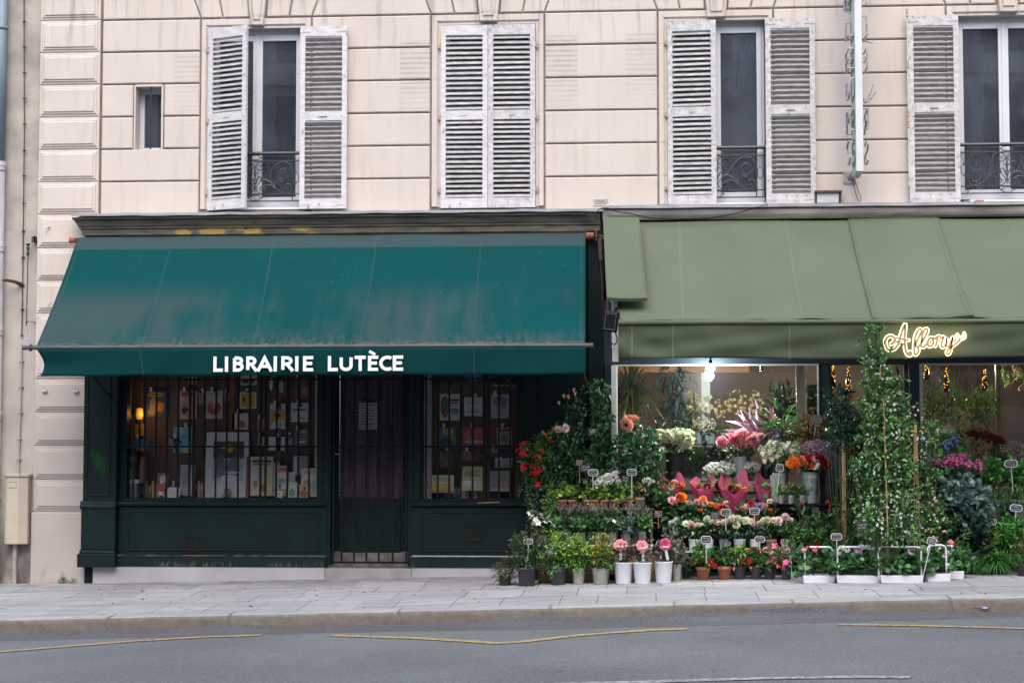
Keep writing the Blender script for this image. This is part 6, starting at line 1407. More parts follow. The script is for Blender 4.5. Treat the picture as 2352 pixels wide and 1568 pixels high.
def foliage(lb, sm, s, c, r, n=160, L=9, wr=.55, shape='leaf', spread=.9, up=.25, clump=8, droop=0, shell=.35, mi=0, stems=6, base=None, rng=None, depth=.8, flat=0):
    """clumps of leaves filling an ellipsoid; sizes in survey pixels times s metres, positions relative to the thing's base"""
    rx, rz_ = r[0] * s, r[1] * s; ry = rx * depth; cx, cz = c[0] * s, c[1] * s; cy = (c[2] * s if len(c) > 2 else 0)
    n = int(n * 1.4); L = L * 1.08
    k = max(1, n // clump); Cn = ell(rng, k, shell); Cn *= (1 + rng.normal(0, .13, (k, 1)))
    P, D = [], []
    for q in Cn:
        m_ = clump
        d = np.tile(q, (m_, 1)) * spread + rng.normal(0, .75, (m_, 3)) + [0, 0, up - droop]
        P.append(np.tile(q * [rx, ry, rz_] + [cx, cy, cz], (m_, 1)) + rng.normal(0, .35 * L * s, (m_, 3))); D.append(d)
    P = np.concatenate(P); D = np.concatenate(D)
    lb.add(P, D, L * s * rng.uniform(.65, 1.2, len(P)), wr, shape, mi, rng)
    if sm is not None and stems:
        b0 = np.array(base if base is not None else (cx * .3, 0, .0)) if not hasattr(base, 'x') else np.array(base)
        for q in Cn[:stems]:
            e = q * [rx, ry, rz_] + [cx, cy, cz]; mid = (b0 + e) / 2 + [q[0] * rx * .3, q[1] * ry * .2, 0]
            sm.tube(smoothline([tuple(b0 + q * [rx, ry, 0] * .2), tuple(mid), tuple(e)], 3), .0035, 3)
def plant(name, label, cat, px, py, fol, pot=None, Y=None, group=None, blooms=(), stuff=(), stem_col=None, rot=0, extra=None, stake=0):
    """pot = (kind, width px, height px); fol = list of dicts for foliage(); blooms = (kind, colour, size px, [(dx, dy, dz)...] or (n, (cx, up), (rx, rz)))"""
    p = ground(px, py) if Y is None else at(px, py, Y)
    s = M(1, p[1]); _seed[0] += 1; rng = np.random.default_rng(_seed[0])
    t = thing(name, label, cat, tuple(p), group)
    ph = 0
    if pot:
        kind, wpx, hpx = pot; ph = hpx * s
        o = link('pot', pot_mesh(kind), t); o.scale = (wpx * s / 2, wpx * s / 2, hpx * s); o.rotation_euler.z = rng.uniform(0, 6) if kind not in ('slatesq', 'teal') else rng.uniform(-.1, .1)
    sm = MB(); groups = {}
    for f in fol:
        f = dict(f); mk = f.pop('m', 'mid'); groups.setdefault(mk, LB()); foliage(groups[mk], sm, s, rng=rng, base=(f['c'][0] * s * .3, 0, ph * .92) if 'base' not in f else f.pop('base'), **f)
    if groups:
        lb = LB(); mats = []
        for i, (mk, g) in enumerate(groups.items()):
            mats.append(LEAF.get(mk) or PET[mk]); lb.V += g.V; lb.F += [tuple(a + lb.n for a in q) for q in g.F]; lb.M += [i] * len(g.F); lb.n += g.n
        link('foliage', lb.mesh('foliage', mats), t)
    if sm.v: sm.build('stems', stem_col or STEM, t)
    for bl in blooms:
        kind, col, size, where = bl[:4]; me = bloom_mesh(kind, col); tilt = bl[4] if len(bl) > 4 else .9
        if isinstance(where, tuple):
            n, c, r = where; q = ell(rng, n, .75); q[:, 1] = -np.abs(q[:, 1]); q[:, 2] = np.abs(q[:, 2]) * 1.2 - .3
            where = [(c[0] + a * r[0], c[1] + cc * r[1], -abs(bb) * r[0] * .8) for a, bb, cc in q]
        for w_ in where:
            o = link(me.name.split('.')[0], me, t); dy = w_[2] if len(w_) > 2 else -4
            o.location = (w_[0] * s, dy * s, w_[1] * s); k = size * s * rng.uniform(.85, 1.12); o.scale = (k, k, k)
            if kind in ('spike', 'tulip', 'bud'): o.rotation_euler = (rng.normal(0, .18), rng.normal(0, .22), rng.uniform(0, 6))
            else: o.rotation_euler = (tilt + rng.normal(0, .3), rng.normal(0, .35), rng.uniform(0, 6))
    for st in stuff:                                    # tiny blossoms nobody could count
        col, size, n, c, r = st[:5]; shp = st[5] if len(st) > 5 else 'petal4'; q = ell(rng, n, .8); q[:, 1] = -np.abs(q[:, 1])
        lb = LB(); Pp = q * [r[0] * s, r[0] * s * .8, r[1] * s] + [c[0] * s, 0, c[1] * s]
        lb.add(Pp, rng.normal(size=Pp.shape), size * s * rng.uniform(.7, 1.2, n), 1., shp, 0, None, up=q + [0, -.8, .3] + rng.normal(0, .4, q.shape)); link('blossoms', lb.mesh('blossoms', PET[col]), t, kind='stuff')
    if stake: m = MB(); m.tube([(0, 0, ph * .8), (.004, 0, ph + stake * s)], .0035, 4); m.build('stake', CANE, t)
    return t
D_ = lambda c, r, m='mid', n=160, **k: dict(c=c, r=r, m=m, n=n, **k)
# ---- price signs
CHALK = mat('chalk_white', (.50, .52, .54), rough=.9); SLATEB = mat('slate_board', (.030, .036, .044), (.022, .027, .034), rough=.55, scale=12); PLW = mat('white_plastic', (.50, .52, .54), rough=.4, scale=4)
BACKG = mat('pale_green_back', (.26, .30, .25), rough=.6)
def price_sign(px, py, stick, Y, label, w=23, h=16, tilt=0, style='white', rows=2, back=False):
    p = at(px, py, Y); s = M(1, Y); t = thing('price_sign', label, 'price sign', tuple(p), 'chalkboard price signs among the plants'); a, b_ = w * s / 2, h * s / 2; t.rotation_euler.y = tilt
    oc = lambda a, b_, c: [(-a + c, -b_), (a - c, -b_), (a, -b_ + c), (a * .97, b_ - c), (a * .97 - c, b_), (-a * .97 + c, b_), (-a * .97, b_ - c), (-a, -b_ + c)]
    k = a * .3 if style == 'white' else a * .06
    m = MB(); m.prism(oc(a, b_, k), -.003, .004); m.build('frame', BACKG if back else PLW if style == 'white' else CANE if style == 'wood' else SLATEB, t)
    if not back:
        f = .86 if style == 'white' else .9
        m = MB(); m.prism(oc(a * f, b_ * (f - .05), k * .7), -.0045, -.003); m.build('slate', SLATEB, t)
        r = random.Random(int(px * 7 + py)); m = MB()
        for j in range(rows):
            z = b_ * f * (.42 - .84 * j / max(1, rows - 1)) if rows > 1 else 0; x = -a * f * r.uniform(.6, .8); e = a * f * r.uniform(.55, .8)
            while x < e:
                x2 = x + a * r.uniform(.10, .22); m.ribbon([(x, z + r.uniform(-.1, .15) * b_), ((x + x2) / 2, z + r.uniform(-.2, .25) * b_), (x2, z + r.uniform(-.15, .1) * b_)], .0016, -.0055, .0006); x = x2 + a * (.03 if r.random() < .75 else .14)
        m.build('handwriting', CHALK, t)
    L = (stick - py) * s
    m = MB(); q = .0055 if style == 'white' else .0035
    m.tube([(0, .004, -b_ * .95), (L * math.sin(0), .006, -L)], q, 5); m.build('stick', PLW if style == 'white' else CANE if style == 'wood' else SLATEB, t)
    return t
# ================================================================ stands and shelves
def stand(name, label, cat, x0, x1, py, ya, yb_, m_, th=.02, legs=True):
    yc = (ya + yb_) / 2; xa, xb = X(x0, ya, py), X(x1, ya, py); z = Z(py, ya, (x0 + x1) / 2)
    t = thing(name, label, cat, ((xa + xb) / 2, yc, z)); w_, d_ = (xb - xa) / 2, (yb_ - ya) / 2
    m = MB(); m.box(-w_, w_, -d_, d_, -th, -.001); m.build('board', m_, t, bevel=.003)
    if legs:
        for sx in (-1, 1):
            for sy in (-1, 1):
                lx, ly = sx * (w_ - .03), sy * (d_ - .03); g = gz((xa + xb) / 2 + lx, yc + ly) - z; l_ = MB(); l_.box(lx - .015, lx + .015, ly - .015, ly + .015, g, -th); l_.build('leg', m_, t)
    return t
YA, YBt2, YS, YR = -.75, -1.05, -.85, -.58
stand('plank_shelf', 'weathered wooden plank carrying the row of small terracotta pots', 'shelf', 1284, 1502, 1167, YA - .09, YA + .12, OLDWOOD)
stand('white_shelf', 'white shelf edge under the ribbed silver pots on the left stand', 'shelf', 1236, 1500, 1251, YBt2 - .12, YBt2 + .18, PLW, .016)
stand('white_shelf', 'white shelf edge under the white pots of small roses', 'shelf', 1548, 1822, 1266, YS - .12, YS + .14, PLW, .016)
stand('flower_bench', 'low dark bench behind the small roses that carries the top row', 'bench', 1465, 1800, 1212, YR - .10, YR + .36, BLACKIRON)
stand('side_shelf', 'small dark shelf under the lime conifer beside the bookshop panel', 'shelf', 1226, 1284, 1246, -.80, -.50, BLACKIRON); stand('plant_stand', 'dark stand under the hydrangea buckets', 'stand', 2096, 2222, 1182, -.84, -.42, BLACKIRON)
CRATE = mat('crate_wood', (.22, .135, .075), (.15, .09, .05), rough=.8, scale=6, stretch=(1, 1, 6))
for px0, px1 in ((1236, 1412), (1400, 1545)):
    p0, p1 = ground(px0, 1330), None; y0 = -1.18; xa, xb = X(px0, y0, 1320), X(px1, y0, 1320); zg = gz(xa, y0); t = thing('wooden_crate', 'brown wooden crate behind the %s' % ('dark pots and foil pots of the front row' if px0 < 1300 else 'three white buckets'), 'crate', (xa, y0, zg)); w_ = xb - xa
    for k in range(3): m = MB(); m.box(0, w_, 0, .018, .02 + k * .105, .11 + k * .105); m.build('slat', CRATE, t)
    for xx in (0, w_ - .04): m = MB(); m.box(xx, xx + .04, .019, .05, .0, .32); m.build('corner_post', CRATE, t)
    m = MB(); m.box(0, w_, .051, .28, .02, .035); m.build('base', CRATE, t)
tb = thing('bistro_table', 'dark metal bistro table carrying the flower buckets', 'table', at(1858, 1156, -.55)); zt0 = at(1858, 1156, -.55)[2]
m = MB(); m.lathe([(.36, -.03), (.37, -.012), (.37, 0), (.3, .0)], 0, 0, 36); m.build('table_top', BLACKIRON, tb)
for a in (.5, 2.6, 3.9, 5.6): m = MB(); x, y = .26 * math.cos(a), .26 * math.sin(a); m.tube(smoothline([(x, y, -.03), (x * .8, y * .8, -.25), (x * .6, y * .6, -.5), (x * 1.1, y * 1.1, gz(3.4, -.55) - zt0)], 4), .011, 6); m.build('leg', BLACKIRON, tb)
# ================================================================ front row on the pavement, left to right
G1 = 'pots along the front of the pavement'
plant('heath_plant', 'brown green heath plant spilling onto pavement at left end of the display', 'plant', 1160, 1343, [D_((0, 32), (27, 30), 'moss', 620, L=6, wr=.35, shape='diamond', stems=8), D_((18, 50), (22, 24), 'moss', 260, L=6, wr=.35, shape='diamond')], ('black', 30, 18), group=G1)
plant('nandina', 'dark nandina with reddish tips in a square grey pot', 'potted plant', 1210, 1344, [D_((2, 78), (40, 36), 'dark', 300, L=13, wr=.36, droop=.2), D_((-22, 100), (26, 16), 'red', 110, L=11, wr=.34), D_((25, 95), (22, 24), 'red', 110, L=10, wr=.34)], ('slatesq', 40, 41), group=G1)
plant('nandina', 'bright green feathery nandina in a round dark grey pot', 'potted plant', 1281, 1342, [D_((0, 84), (40, 34), 'lime', 300, L=11, wr=.36), D_((0, 62), (38, 30), 'mid', 220, L=12, wr=.38, droop=.3)], ('slate', 46, 41), group=G1)
plant('nandina', 'yellow green shrublet in the narrower of the two silver foil pots', 'potted plant', 1329, 1341, [D_((0, 76), (21, 26), 'lime', 130, L=15, wr=.42), D_((-2, 52), (24, 22), 'mid', 110, L=12, wr=.42)], ('foil', 31, 36), group=G1)
plant('nandina', 'golden leaved shrublet in the wider silver foil pot beside white buckets', 'potted plant', 1380, 1341, [D_((0, 78), (32, 24), 'gold', 210, L=12, wr=.4), D_((0, 52), (30, 22), 'mid', 110, L=13, wr=.4), D_((14, 92), (14, 14), 'gold', 50, L=10, wr=.3)], ('foil', 41, 37), group=G1)
BUTT = mat('pink_plastic_flower', (.75, .22, .42), (.82, .42, .58), rough=.35, scale=20)
for i, (px, py, tx, ty) in enumerate(((1432, 1340, -6, 89), (1476, 1340, 0, 86), (1524, 1338, 5, 87))):
    t = plant('peony_plant', ('withered plant with a pink flower tag in the leftmost white bucket', 'withered plant with a pink flower tag in the middle white bucket', 'withered plant with a pink flower tag in the rightmost white bucket')[i], 'potted plant', px, py, [D_((0, 66), (26, 17), 'dry', 130, L=10, wr=.5), D_((2, 84), (24, 22), 'dry', 70, L=9, wr=.5)], ('white', 43, 49), group=G1)
    s = M(1, t.location.y); fo = link('flower_tag', bloom_mesh('peony', 'hot' if i == 2 else 'pink'), t); fo.location = (tx * s, -.085, ty * s); fo.scale = ((24, 22, 23)[i] * s, 20 * s, 12 * s); fo.rotation_euler = (1.35, .8 * i, 0)
    m = MB(); m.box((tx - 7) * s, (tx + 7) * s, -.113, -.112, (ty - 6) * s, (ty - 2) * s); m.build('tag_print', OFFW, t)
    m = MB(); m.ribbon([((tx) * s, (ty - 8) * s), ((tx + (i - 0) * 2.5) * s, (ty - 34) * s)], 3 * s, -.083, .002); m.build('tag_stem', PLW, t)
plant('grey_shrub', 'dull grey green shrub in a foil pot half hidden behind the last bucket', 'potted plant', 1554, 1334, [D_((0, 62), (26, 28), 'grey', 210, L=8, wr=.5), D_((-10, 92), (26, 26), 'grey', 150, L=8, wr=.5)], ('foil', 24, 38), group=G1)
plant('seedling', 'very small green plant in a tiny dark pot before the terracotta pots', 'potted plant', 1576, 1328, [D_((0, 34), (15, 20), 'mid', 60, L=12, wr=.35)], ('slate', 20, 20), group=G1)
DST = [('star', 'red', 17)]
plant('mandevilla', 'red trumpet flowered plant in the left terracotta pot of the front row', 'potted plant', 1615, 1331, [D_((0, 50), (30, 20), 'mid', 160, L=15, wr=.42)], ('terra', 35, 30), group=G1, blooms=[('star', 'red', 19, [(-20, 43, -24), (-2, 44, -27), (16, 42, -27), (22, 34, -24)])])
plant('mandevilla', 'plain green leafy plant in the right terracotta pot of the front row', 'potted plant', 1664, 1330, [D_((0, 48), (27, 20), 'dark', 100, L=15, wr=.42), D_((0, 56), (24, 15), 'mid', 70, L=14, wr=.4)], ('terra', 35, 30), group=G1, blooms=[('bud', 'hot', 9, [(22, 34, -20), (12, 80, -4)])])
plant('mandevilla', 'red flowered plant in the first black nursery pot', 'potted plant', 1699, 1329, [D_((0, 52), (24, 20), 'lime', 100, L=13, wr=.42), D_((0, 42), (26, 22), 'dark', 110, L=13, wr=.42)], ('black', 31, 29), group=G1, blooms=[('star', 'red', 22, [(6, 42, -24), (22, 43, -22)]), ('bud', 'pink', 9, [(-14, 24, -24), (24, 26, -20)])])
plant('mandevilla', 'bushy plant with thin red buds in the second black nursery pot', 'potted plant', 1737, 1329, [D_((0, 50), (23, 20), 'mid', 110, L=13, wr=.42), D_((0, 44), (24, 22), 'dark', 90, L=13, wr=.42)], ('black', 28, 28), group=G1, blooms=[('bud', 'red', 11, [(-6, 70, -12), (6, 66, -16), (-14, 64, -18), (12, 60, -20)])])
plant('mandevilla', 'pink trumpet flowered plant in the third black nursery pot', 'potted plant', 1768, 1329, [D_((0, 50), (23, 20), 'mid', 120, L=13, wr=.42)], ('black', 28, 28), group=G1, blooms=[('star', 'hot', 20, [(2, 58, -22), (12, 74, -14), (-2, 40, -26), (20, 66, -16), (28, 54, -18), (16, 34, -24), (8, 46, -24), (30, 70, -8), (24, 42, -18), (-10, 70, -16)])])
plant('mandevilla', 'pink flowered trailing plant in a black pot beside the white trays', 'potted plant', 1806, 1330, [D_((2, 54), (22, 28), 'mid', 120, L=12, wr=.42)], ('black', 25, 28), group=G1, blooms=[('star', 'hot', 19, [(4, 70, -14), (-6, 30, -24), (-2, 40, -24)]), ('bud', 'pink', 9, [(-10, 82, -4)])])
# ================================================================ left stand, silver pots on the white shelf
G2 = 'small pots on the white shelf of the left stand'
plant('impatiens', 'white flowered impatiens at the left end of the white shelf', 'potted plant', 1246, 1250, [D_((-10, 42), (36, 26), 'dark', 170, L=12, wr=.5), D_((6, 50), (28, 18), 'mid', 80, L=11, wr=.5)], ('glassy', 26, 22), YBt2, G2, blooms=[('star', 'white', 16, [(-24, 64, -18), (-14, 58, -24), (-8, 50, -26), (2, 60, -22), (14, 62, -20), (8, 52, -26), (18, 54, -22), (-30, 70, -10), (-2, 68, -16), (26, 44, -20), (-18, 48, -26)])])
for i, (px, lab, m_) in enumerate(((1275, 'low pale leaved plant in a ribbed silver pot beside the white impatiens', 'gerani'), (1336, 'round leaved plant in the silver pot left of the first teal pot', 'gerani'), (1375, 'leafy herb in the silver pot between the two teal pots', 'mid'), (1408, 'white flowered geranium in the silver pot right of the second teal pot', 'gerani'), (1440, 'silvery trailing plant on a little cane in a ribbed silver pot', 'bluegreen'), (1475, 'fine leaved green herb in the last ribbed silver pot of the row', 'mid'))):
    plant('potted_herb', lab, 'potted plant', px, 1250 - (2 if i == 5 else 0), [D_((0, 46), (22, 12), m_, 90, L=10, wr=.7, shape='round' if m_ != 'mid' else 'leaf'), D_((0, 54), (20, 11), 'dark', 50, L=9, wr=.6)], ('glassy', 20, 28), YBt2 - .03, G2, blooms=[('star', 'white', 11, [(-4, 58, -14), (3, 54, -18), (10, 46, -20), (-10, 52, -16)])] if i == 3 else (), stake=18 if i == 4 else 0)
for i, (px, k) in enumerate(((1304, 'teal'), (1357, 'teal'), (1395, 'teal'), (1460, 'olive'))):
    plant('lavender', ('leftmost lavender of the left stand, in a shadowed teal pot', 'lavender with mauve spikes in the teal pot near the slate sign', 'lavender with grassy leaves in the teal pot near the white geranium', 'tall lavender in the olive green pot on the white shelf')[i], 'potted plant', px, 1248, [D_((0, 46), (28, 24), 'dark', 150, L=20, wr=.09, shape='blade', up=.9), D_((0, 60), (26, 22), 'grey', 60, L=22, wr=.07, shape='blade', up=1.1)], (k, 20, 28), YBt2 + .10, G2, blooms=[('spike', 'mauve', 16, [(rx_, 84 + 5 * math.sin(rx_), 0) for rx_ in (-22, -12, -3, 6, 15, 24)])])
# ---- terracotta pots on the plank
G3 = 'terracotta pots on the wooden plank'
for i, px in enumerate((1291, 1313, 1347, 1368, 1389, 1414, 1446)):
    plant('climbing_seedling', ('seedling on a cane in the leftmost terracotta pot of the plank', 'seedling in the second terracotta pot from the left on the plank', 'seedling in the third terracotta pot on the plank', 'seedling in the middle terracotta pot of the plank', 'seedling in the terracotta pot beside the tall white price sign stick', 'trailing seedling in the sixth terracotta pot of the plank', 'seedling in the rightmost terracotta pot, beside the brown paper pot')[i], 'potted plant', px, 1167, [D_((0, 34), (12, 13), 'lime', 20, L=10, wr=.85, shape='round', clump=4), D_((2, 46), (11, 13), 'mid', 14, L=9, wr=.85, shape='round', clump=4)] + ([D_((4, 6, -10), (12, 14), 'lime', 20, L=9, wr=.85, shape='round', clump=4, droop=.6)] if i in (3, 5) else []), ('terra', 22, 20), YA - .02, G3, stake=34)
plant('pansy', 'ochre pansy in a brown paper pot at right end of the plank', 'potted plant', 1469, 1167, [D_((-4, 36), (18, 14), 'dry', 60, L=8, wr=.5)], ('kraft', 25, 25), YA - .02, None, blooms=[('star', 'orange', 10, [(-14, 34, -10), (-2, 46, -8), (6, 42, -10)])])
# ---- roses and shrubs at the back of the left stand
G4 = 'tall shrubs at the back of the left stand'; YK = -.42
plant('mandevilla', 'tall shrub with deep red trumpet flowers leaning over the bookshop panel', 'shrub', 1238, 1322, [D_((-2, 262), (34, 62), 'mid', 240, L=13, wr=.42), D_((-6, 215), (34, 70), 'dark', 300, L=13, wr=.42, stems=14)], ('black', 44, 40), YK - .1, G4, blooms=[('star', 'red', 21, [(a - 1238, 1322 - b_, -28) for a, b_ in ((1193, 1034), (1203, 1043), (1209, 1018), (1252, 998), (1249, 1039), (1234, 1051), (1242, 1059), (1204, 1075), (1224, 1077), (1232, 1085), (1231, 1094), (1231, 1110), (1237, 1113), (1266, 1016), (1222, 1088), (1212, 1070), (1198, 1026), (1240, 1080))])])
plant('rose_bush', 'rose bush with two white blooms at the top, behind the slate sign', 'shrub', 1296, 1322, [D_((0, 262), (46, 72), 'rose', 420, L=13, wr=.55, stems=12), D_((-5, 190), (40, 60), 'dark', 200, L=12, wr=.5), D_((-10, 325), (24, 26), 'lime', 60, L=11, wr=.45)], ('black', 44, 40), YK, G4, blooms=[('rose', 'blush', 17, [(-12, 335, -22), (6, 336, -22)])])
plant('rose_bush', 'slender rose spire with peach buds in front of the dark green panel', 'shrub', 1318, 1320, [D_((0, 378), (20, 44), 'rose', 90, L=12, wr=.55, clump=5, stems=14), D_((4, 320), (18, 30), 'rose', 40, L=13, wr=.6, clump=4), D_((2, 240), (30, 60), 'rose', 160, L=12, wr=.55)], ('black', 40, 40), YK + .05, G4, blooms=[('bud', 'peach', 12, [(-33, 392, -4), (-11, 406, -8), (-22, 408, -4), (1, 422, -4), (4, 413, -4)])])
plant('rose_bush', 'tallest rose climbing beside the white window post, with one white bloom', 'shrub', 1378, 1320, [D_((-4, 412), (22, 26), 'rose', 70, L=13, wr=.6, clump=5, stems=14), D_((6, 360), (22, 40), 'rose', 70, L=14, wr=.6, clump=5), D_((0, 285), (38, 60), 'rose', 300, L=14, wr=.55), D_((-4, 215), (40, 50), 'dark', 200, L=13, wr=.5)], ('black', 44, 40), YK, G4, blooms=[('rose', 'blush', 18, [(-15, 325, -24)])])
plant('rose_bush', 'broad glossy rose bush with large peach blooms before the lit window', 'shrub', 1464, 1320, [D_((0, 285), (52, 45), 'rose', 380, L=15, wr=.6, stems=12), D_((4, 232), (56, 56), 'rose', 380, L=14, wr=.55), D_((-20, 335), (20, 22), 'rose', 40, L=15, wr=.6, clump=5)], ('black', 50, 40), YK - .06, G4, blooms=[('carnation', 'peach', 27, [(-26, 353, -14), (-11, 354, -14), (-19, 344, -20)]), ('bud', 'white', 13, [(14, 316, -20), (-2, 350, -10)])])
plant('gardenia', 'leafy plant with a mound of white double flowers above the middle terracotta pots', 'potted plant', 1400, 1166, [D_((0, 50), (38, 28), 'mid', 150, L=14, wr=.5)], ('olive', 30, 24), YA + .09, G4, blooms=[('rose', 'white', 14, [(-4, 74, -24), (8, 72, -24), (16, 68, -24), (3, 62, -28), (-26, 60, -24), (-18, 56, -28), (-12, 60, -28), (20, 60, -24), (-8, 68, -26), (12, 80, -18), (-20, 66, -20)])])
plant('gardenia', 'leafy plant with a few white flowers left of the first pink bouquet', 'potted plant', 1488, 1211, [D_((0, 83), (30, 36), 'mid', 130, L=15, wr=.5), D_((0, 56), (30, 30), 'dark', 90, L=17, wr=.6)], ('olive', 30, 30), YR, G4, blooms=[('rose', 'white', 13, [(-8, 107, -20), (2, 109, -20), (10, 105, -22), (4, 99, -24)])])
plant('dwarf_conifer', 'bright lime dwarf conifer beside the dark bookshop panel', 'potted plant', 1265, 1245, [D_((1, 92), (15, 36), 'lime', 260, L=7, wr=.3, shape='diamond'), D_((-8, 58), (20, 24), 'mid', 200, L=7, wr=.3, shape='diamond')], ('olive', 26, 30), -.72, G4)
plant('laurel_seedling', 'dark leaved young shrub left of the lime conifer', 'potted plant', 1244, 1248, [D_((0, 95), (22, 45), 'laurel', 150, L=14, wr=.45)], ('olive', 26, 30), -.6, G4)
# ================================================================ right hand tiers of small roses
G5 = 'small roses in pots on the second white shelf'
RW = [(1553, 'glassy', 24), (1595, 'white', 27), (1626, 'white', 27), (1663, 'glassy', 25), (1699, 'white', 28), (1734, 'white', 22), (1771, 'kraft', 26), (1807, 'white', 27)]
RL = ['white roses in the silver pot at the left end of the rose shelf', 'white and pink roses in the white pot below the second bouquet', 'pale roses in the white pot next to the big white price sign', 'blush roses in the silver pot among the white ones', 'cream roses in the white pot at the middle of the rose shelf', 'cream and pink roses in the narrow white pot', 'cream roses in the brownish pot near the right end of rose shelf', 'pink tulip shaped roses in the rightmost white pot']
RBL = [[('white', (1544, 1201)), ('white', (1551, 1194))], [('cream', (1577, 1201)), ('blush', (1588, 1200)), ('blush', (1585, 1206)), ('blush', (1599, 1205)), ('cream', (1608, 1205))], [('cream', (1625, 1191)), ('cream', (1635, 1196)), ('blush', (1645, 1197))], [('blush', (1656, 1200)), ('blush', (1663, 1198)), ('cream', (1676, 1192))], [('cream', (1680, 1190)), ('cream', (1695, 1189)), ('cream', (1703, 1193)), ('cream', (1712, 1194)), ('cream', (1690, 1205))], [('blush', (1724, 1197)), ('salmon', (1728, 1202)), ('blush', (1745, 1201))], [('cream', (1753, 1195)), ('cream', (1762, 1192)), ('cream', (1768, 1199)), ('cream', (1778, 1193)), ('cream', (1783, 1201))], [('blush', (1790, 1194)), ('blush', (1804, 1186)), ('blush', (1814, 1192))]]
for (px, k, w_), lab, bl in zip(RW, RL, RBL):
    plant('miniature_rose', lab, 'potted plant', px, 1265, [D_((0, 52), (25, 15), 'rose', 150, L=10, wr=.55), D_((0, 58), (22, 12), 'mid', 50, L=9, wr=.5)], (k, w_, 27), YS, G5, blooms=[('rose', c, 15, [(a - px, 1265 - b_, -20)]) for c, (a, b_) in bl])
G6 = 'flowering plants in the top row behind the rose shelf'
plant('begonia', 'dark leaved begonia with two vivid orange red flowers', 'potted plant', 1548, 1228, [D_((-8, 56), (32, 30), 'dark', 130, L=20, wr=.65), D_((0, 70), (26, 20), 'rose', 60, L=19, wr=.65)], ('terra', 30, 28), YR - .1, G6, blooms=[('peony', 'coral', 21, [(-2, 80, -22)]), ('peony', 'orange', 21, [(17, 88, -20)])])
TR = [(1590, 'yellow green and pink miniature rose left of the orange ones', [('pink', 1579, 1154), ('mint', 1588, 1157), ('salmon', 1600, 1152), ('pink', 1572, 1160)]), (1622, 'miniature rose with orange blooms below the second bouquet', [('orange', 1614, 1145), ('orange', 1632, 1157), ('orange', 1608, 1172), ('salmon', 1620, 1154)]), (1655, 'miniature rose with mixed orange, pink and red blooms', [('orange', 1644, 1161), ('hot', 1651, 1163), ('red', 1658, 1160), ('peach', 1669, 1162), ('orange', 1655, 1176), ('salmon', 1663, 1156)]), (1718, 'pale pink carnations below the biggest bouquet', [('salmon', 1717, 1162), ('red', 1722, 1154), ('lilac', 1731, 1161), ('salmon', 1708, 1166), ('lilac', 1743, 1162)]), (1758, 'blush carnation with lilac blooms next to a slate sign', [('salmon', 1758, 1161), ('lilac', 1777, 1154), ('cream', 1766, 1150), ('orange', 1770, 1172), ('orange', 1735, 1182)])]
for px, lab, bl in TR:
    plant('flowering_plant', lab, 'potted plant', px, 1228, [D_((0, 52), (26, 26), 'rose', 190, L=10, wr=.5), D_((0, 34), (26, 20), 'dark', 120, L=10, wr=.5)], ('terra', 27, 26), YR - .06, G6, blooms=[('carnation' if 'carnation' in lab else 'rose', c, 15 if 'carnation' in lab else 13, [(a - px, 1228 - b_, -18)]) for c, a, b_ in bl])
# ---- bouquets in pink paper
PAPERP = leafmat('pink_wrapping_paper', (.72, .08, .25), (.80, .14, .32), rough=.4); PAPERL = leafmat('pale_pink_paper', (.80, .13, .30), (.85, .26, .42), rough=.4)
def bouquet(px, pyt, pyb, wpx, label, blooms, seed, lean=0):
    Y = YR + .22; p = at(px, pyb, Y); s = M(1, Y); t = thing('bouquet', label, 'bouquet', tuple(p), 'bouquets wrapped in pink paper'); t.rotation_euler.x = R(13); H = (pyb - pyt) * s; W2 = wpx * s / 2; r = random.Random(seed); n = 44
    off = r.uniform(0, 6); l1, l2, p1, p2 = r.uniform(.05, .30), r.uniform(.05, .30), r.uniform(.3, .9), r.uniform(2.2, 2.8)
    for nm, mt, k in (('paper', PAPERP, 1.0), ('paper_lining', PAPERL, .965)):
        m = MB()
        def f(u, v, k=k):
            a = u * 6.2832; back = .5 + .5 * math.sin(a); h = .62 + .14 * abs(math.cos(a)) + .16 * back ** 2 + l1 * max(0, math.cos(a - p1)) ** 9 + l2 * max(0, math.cos(a - p2)) ** 9 + .02 * math.sin(5 * a + off); vv = v
            rad = W2 * (.16 + .84 * vv ** .8) * (1 + .07 * math.sin(5 * a + off + 3 * vv)) * k
            return (rad * math.cos(a) + lean * s * vv, rad * .8 * math.sin(a), H * h * vv + .02 * (1 - k))
        m.grid(f, n, 8); m.build(nm, mt, t)
    lb = LB(); rng = np.random.default_rng(seed); q = ell(rng, 60, .2); lb.add(q * [W2 * .7, W2 * .6, H * .1] + [lean * s, -W2 * .15, H * .70], rng.normal(0, .6, q.shape) + [0, 0, 1], 9 * s, .4, 'leaf', 0, rng); link('foliage', lb.mesh('foliage', LEAF['lime']), t)
    for k_, c, dx, dy, sz in blooms: o = link('bloom', bloom_mesh(k_, c), t); o.location = ((dx + lean) * s, -W2 * .42, (dy + 14) * s); o.scale = (sz * s,) * 3; o.rotation_euler = (.8, r.uniform(-.3, .3), r.uniform(0, 6))
bouquet(1541, 1092, 1168, 62, 'pink wrapped bouquet of peach and red roses, leftmost of the four', [('rose', 'peach', -18, 44, 15), ('rose', 'salmon', -2, 42, 19), ('rose', 'red', 18, 42, 14), ('rose', 'red', -12, 52, 13), ('rose', 'peach', 8, 52, 15), ('rose', 'orange', 26, 46, 10)], 5)
bouquet(1616, 1092, 1168, 60, 'pink wrapped bouquet with small red flowers and a black card in it', [('rose', 'red', -14, 42, 12), ('rose', 'red', 8, 44, 14), ('rose', 'pink', 2, 38, 11), ('rose', 'salmon', 18, 42, 9)], 9)
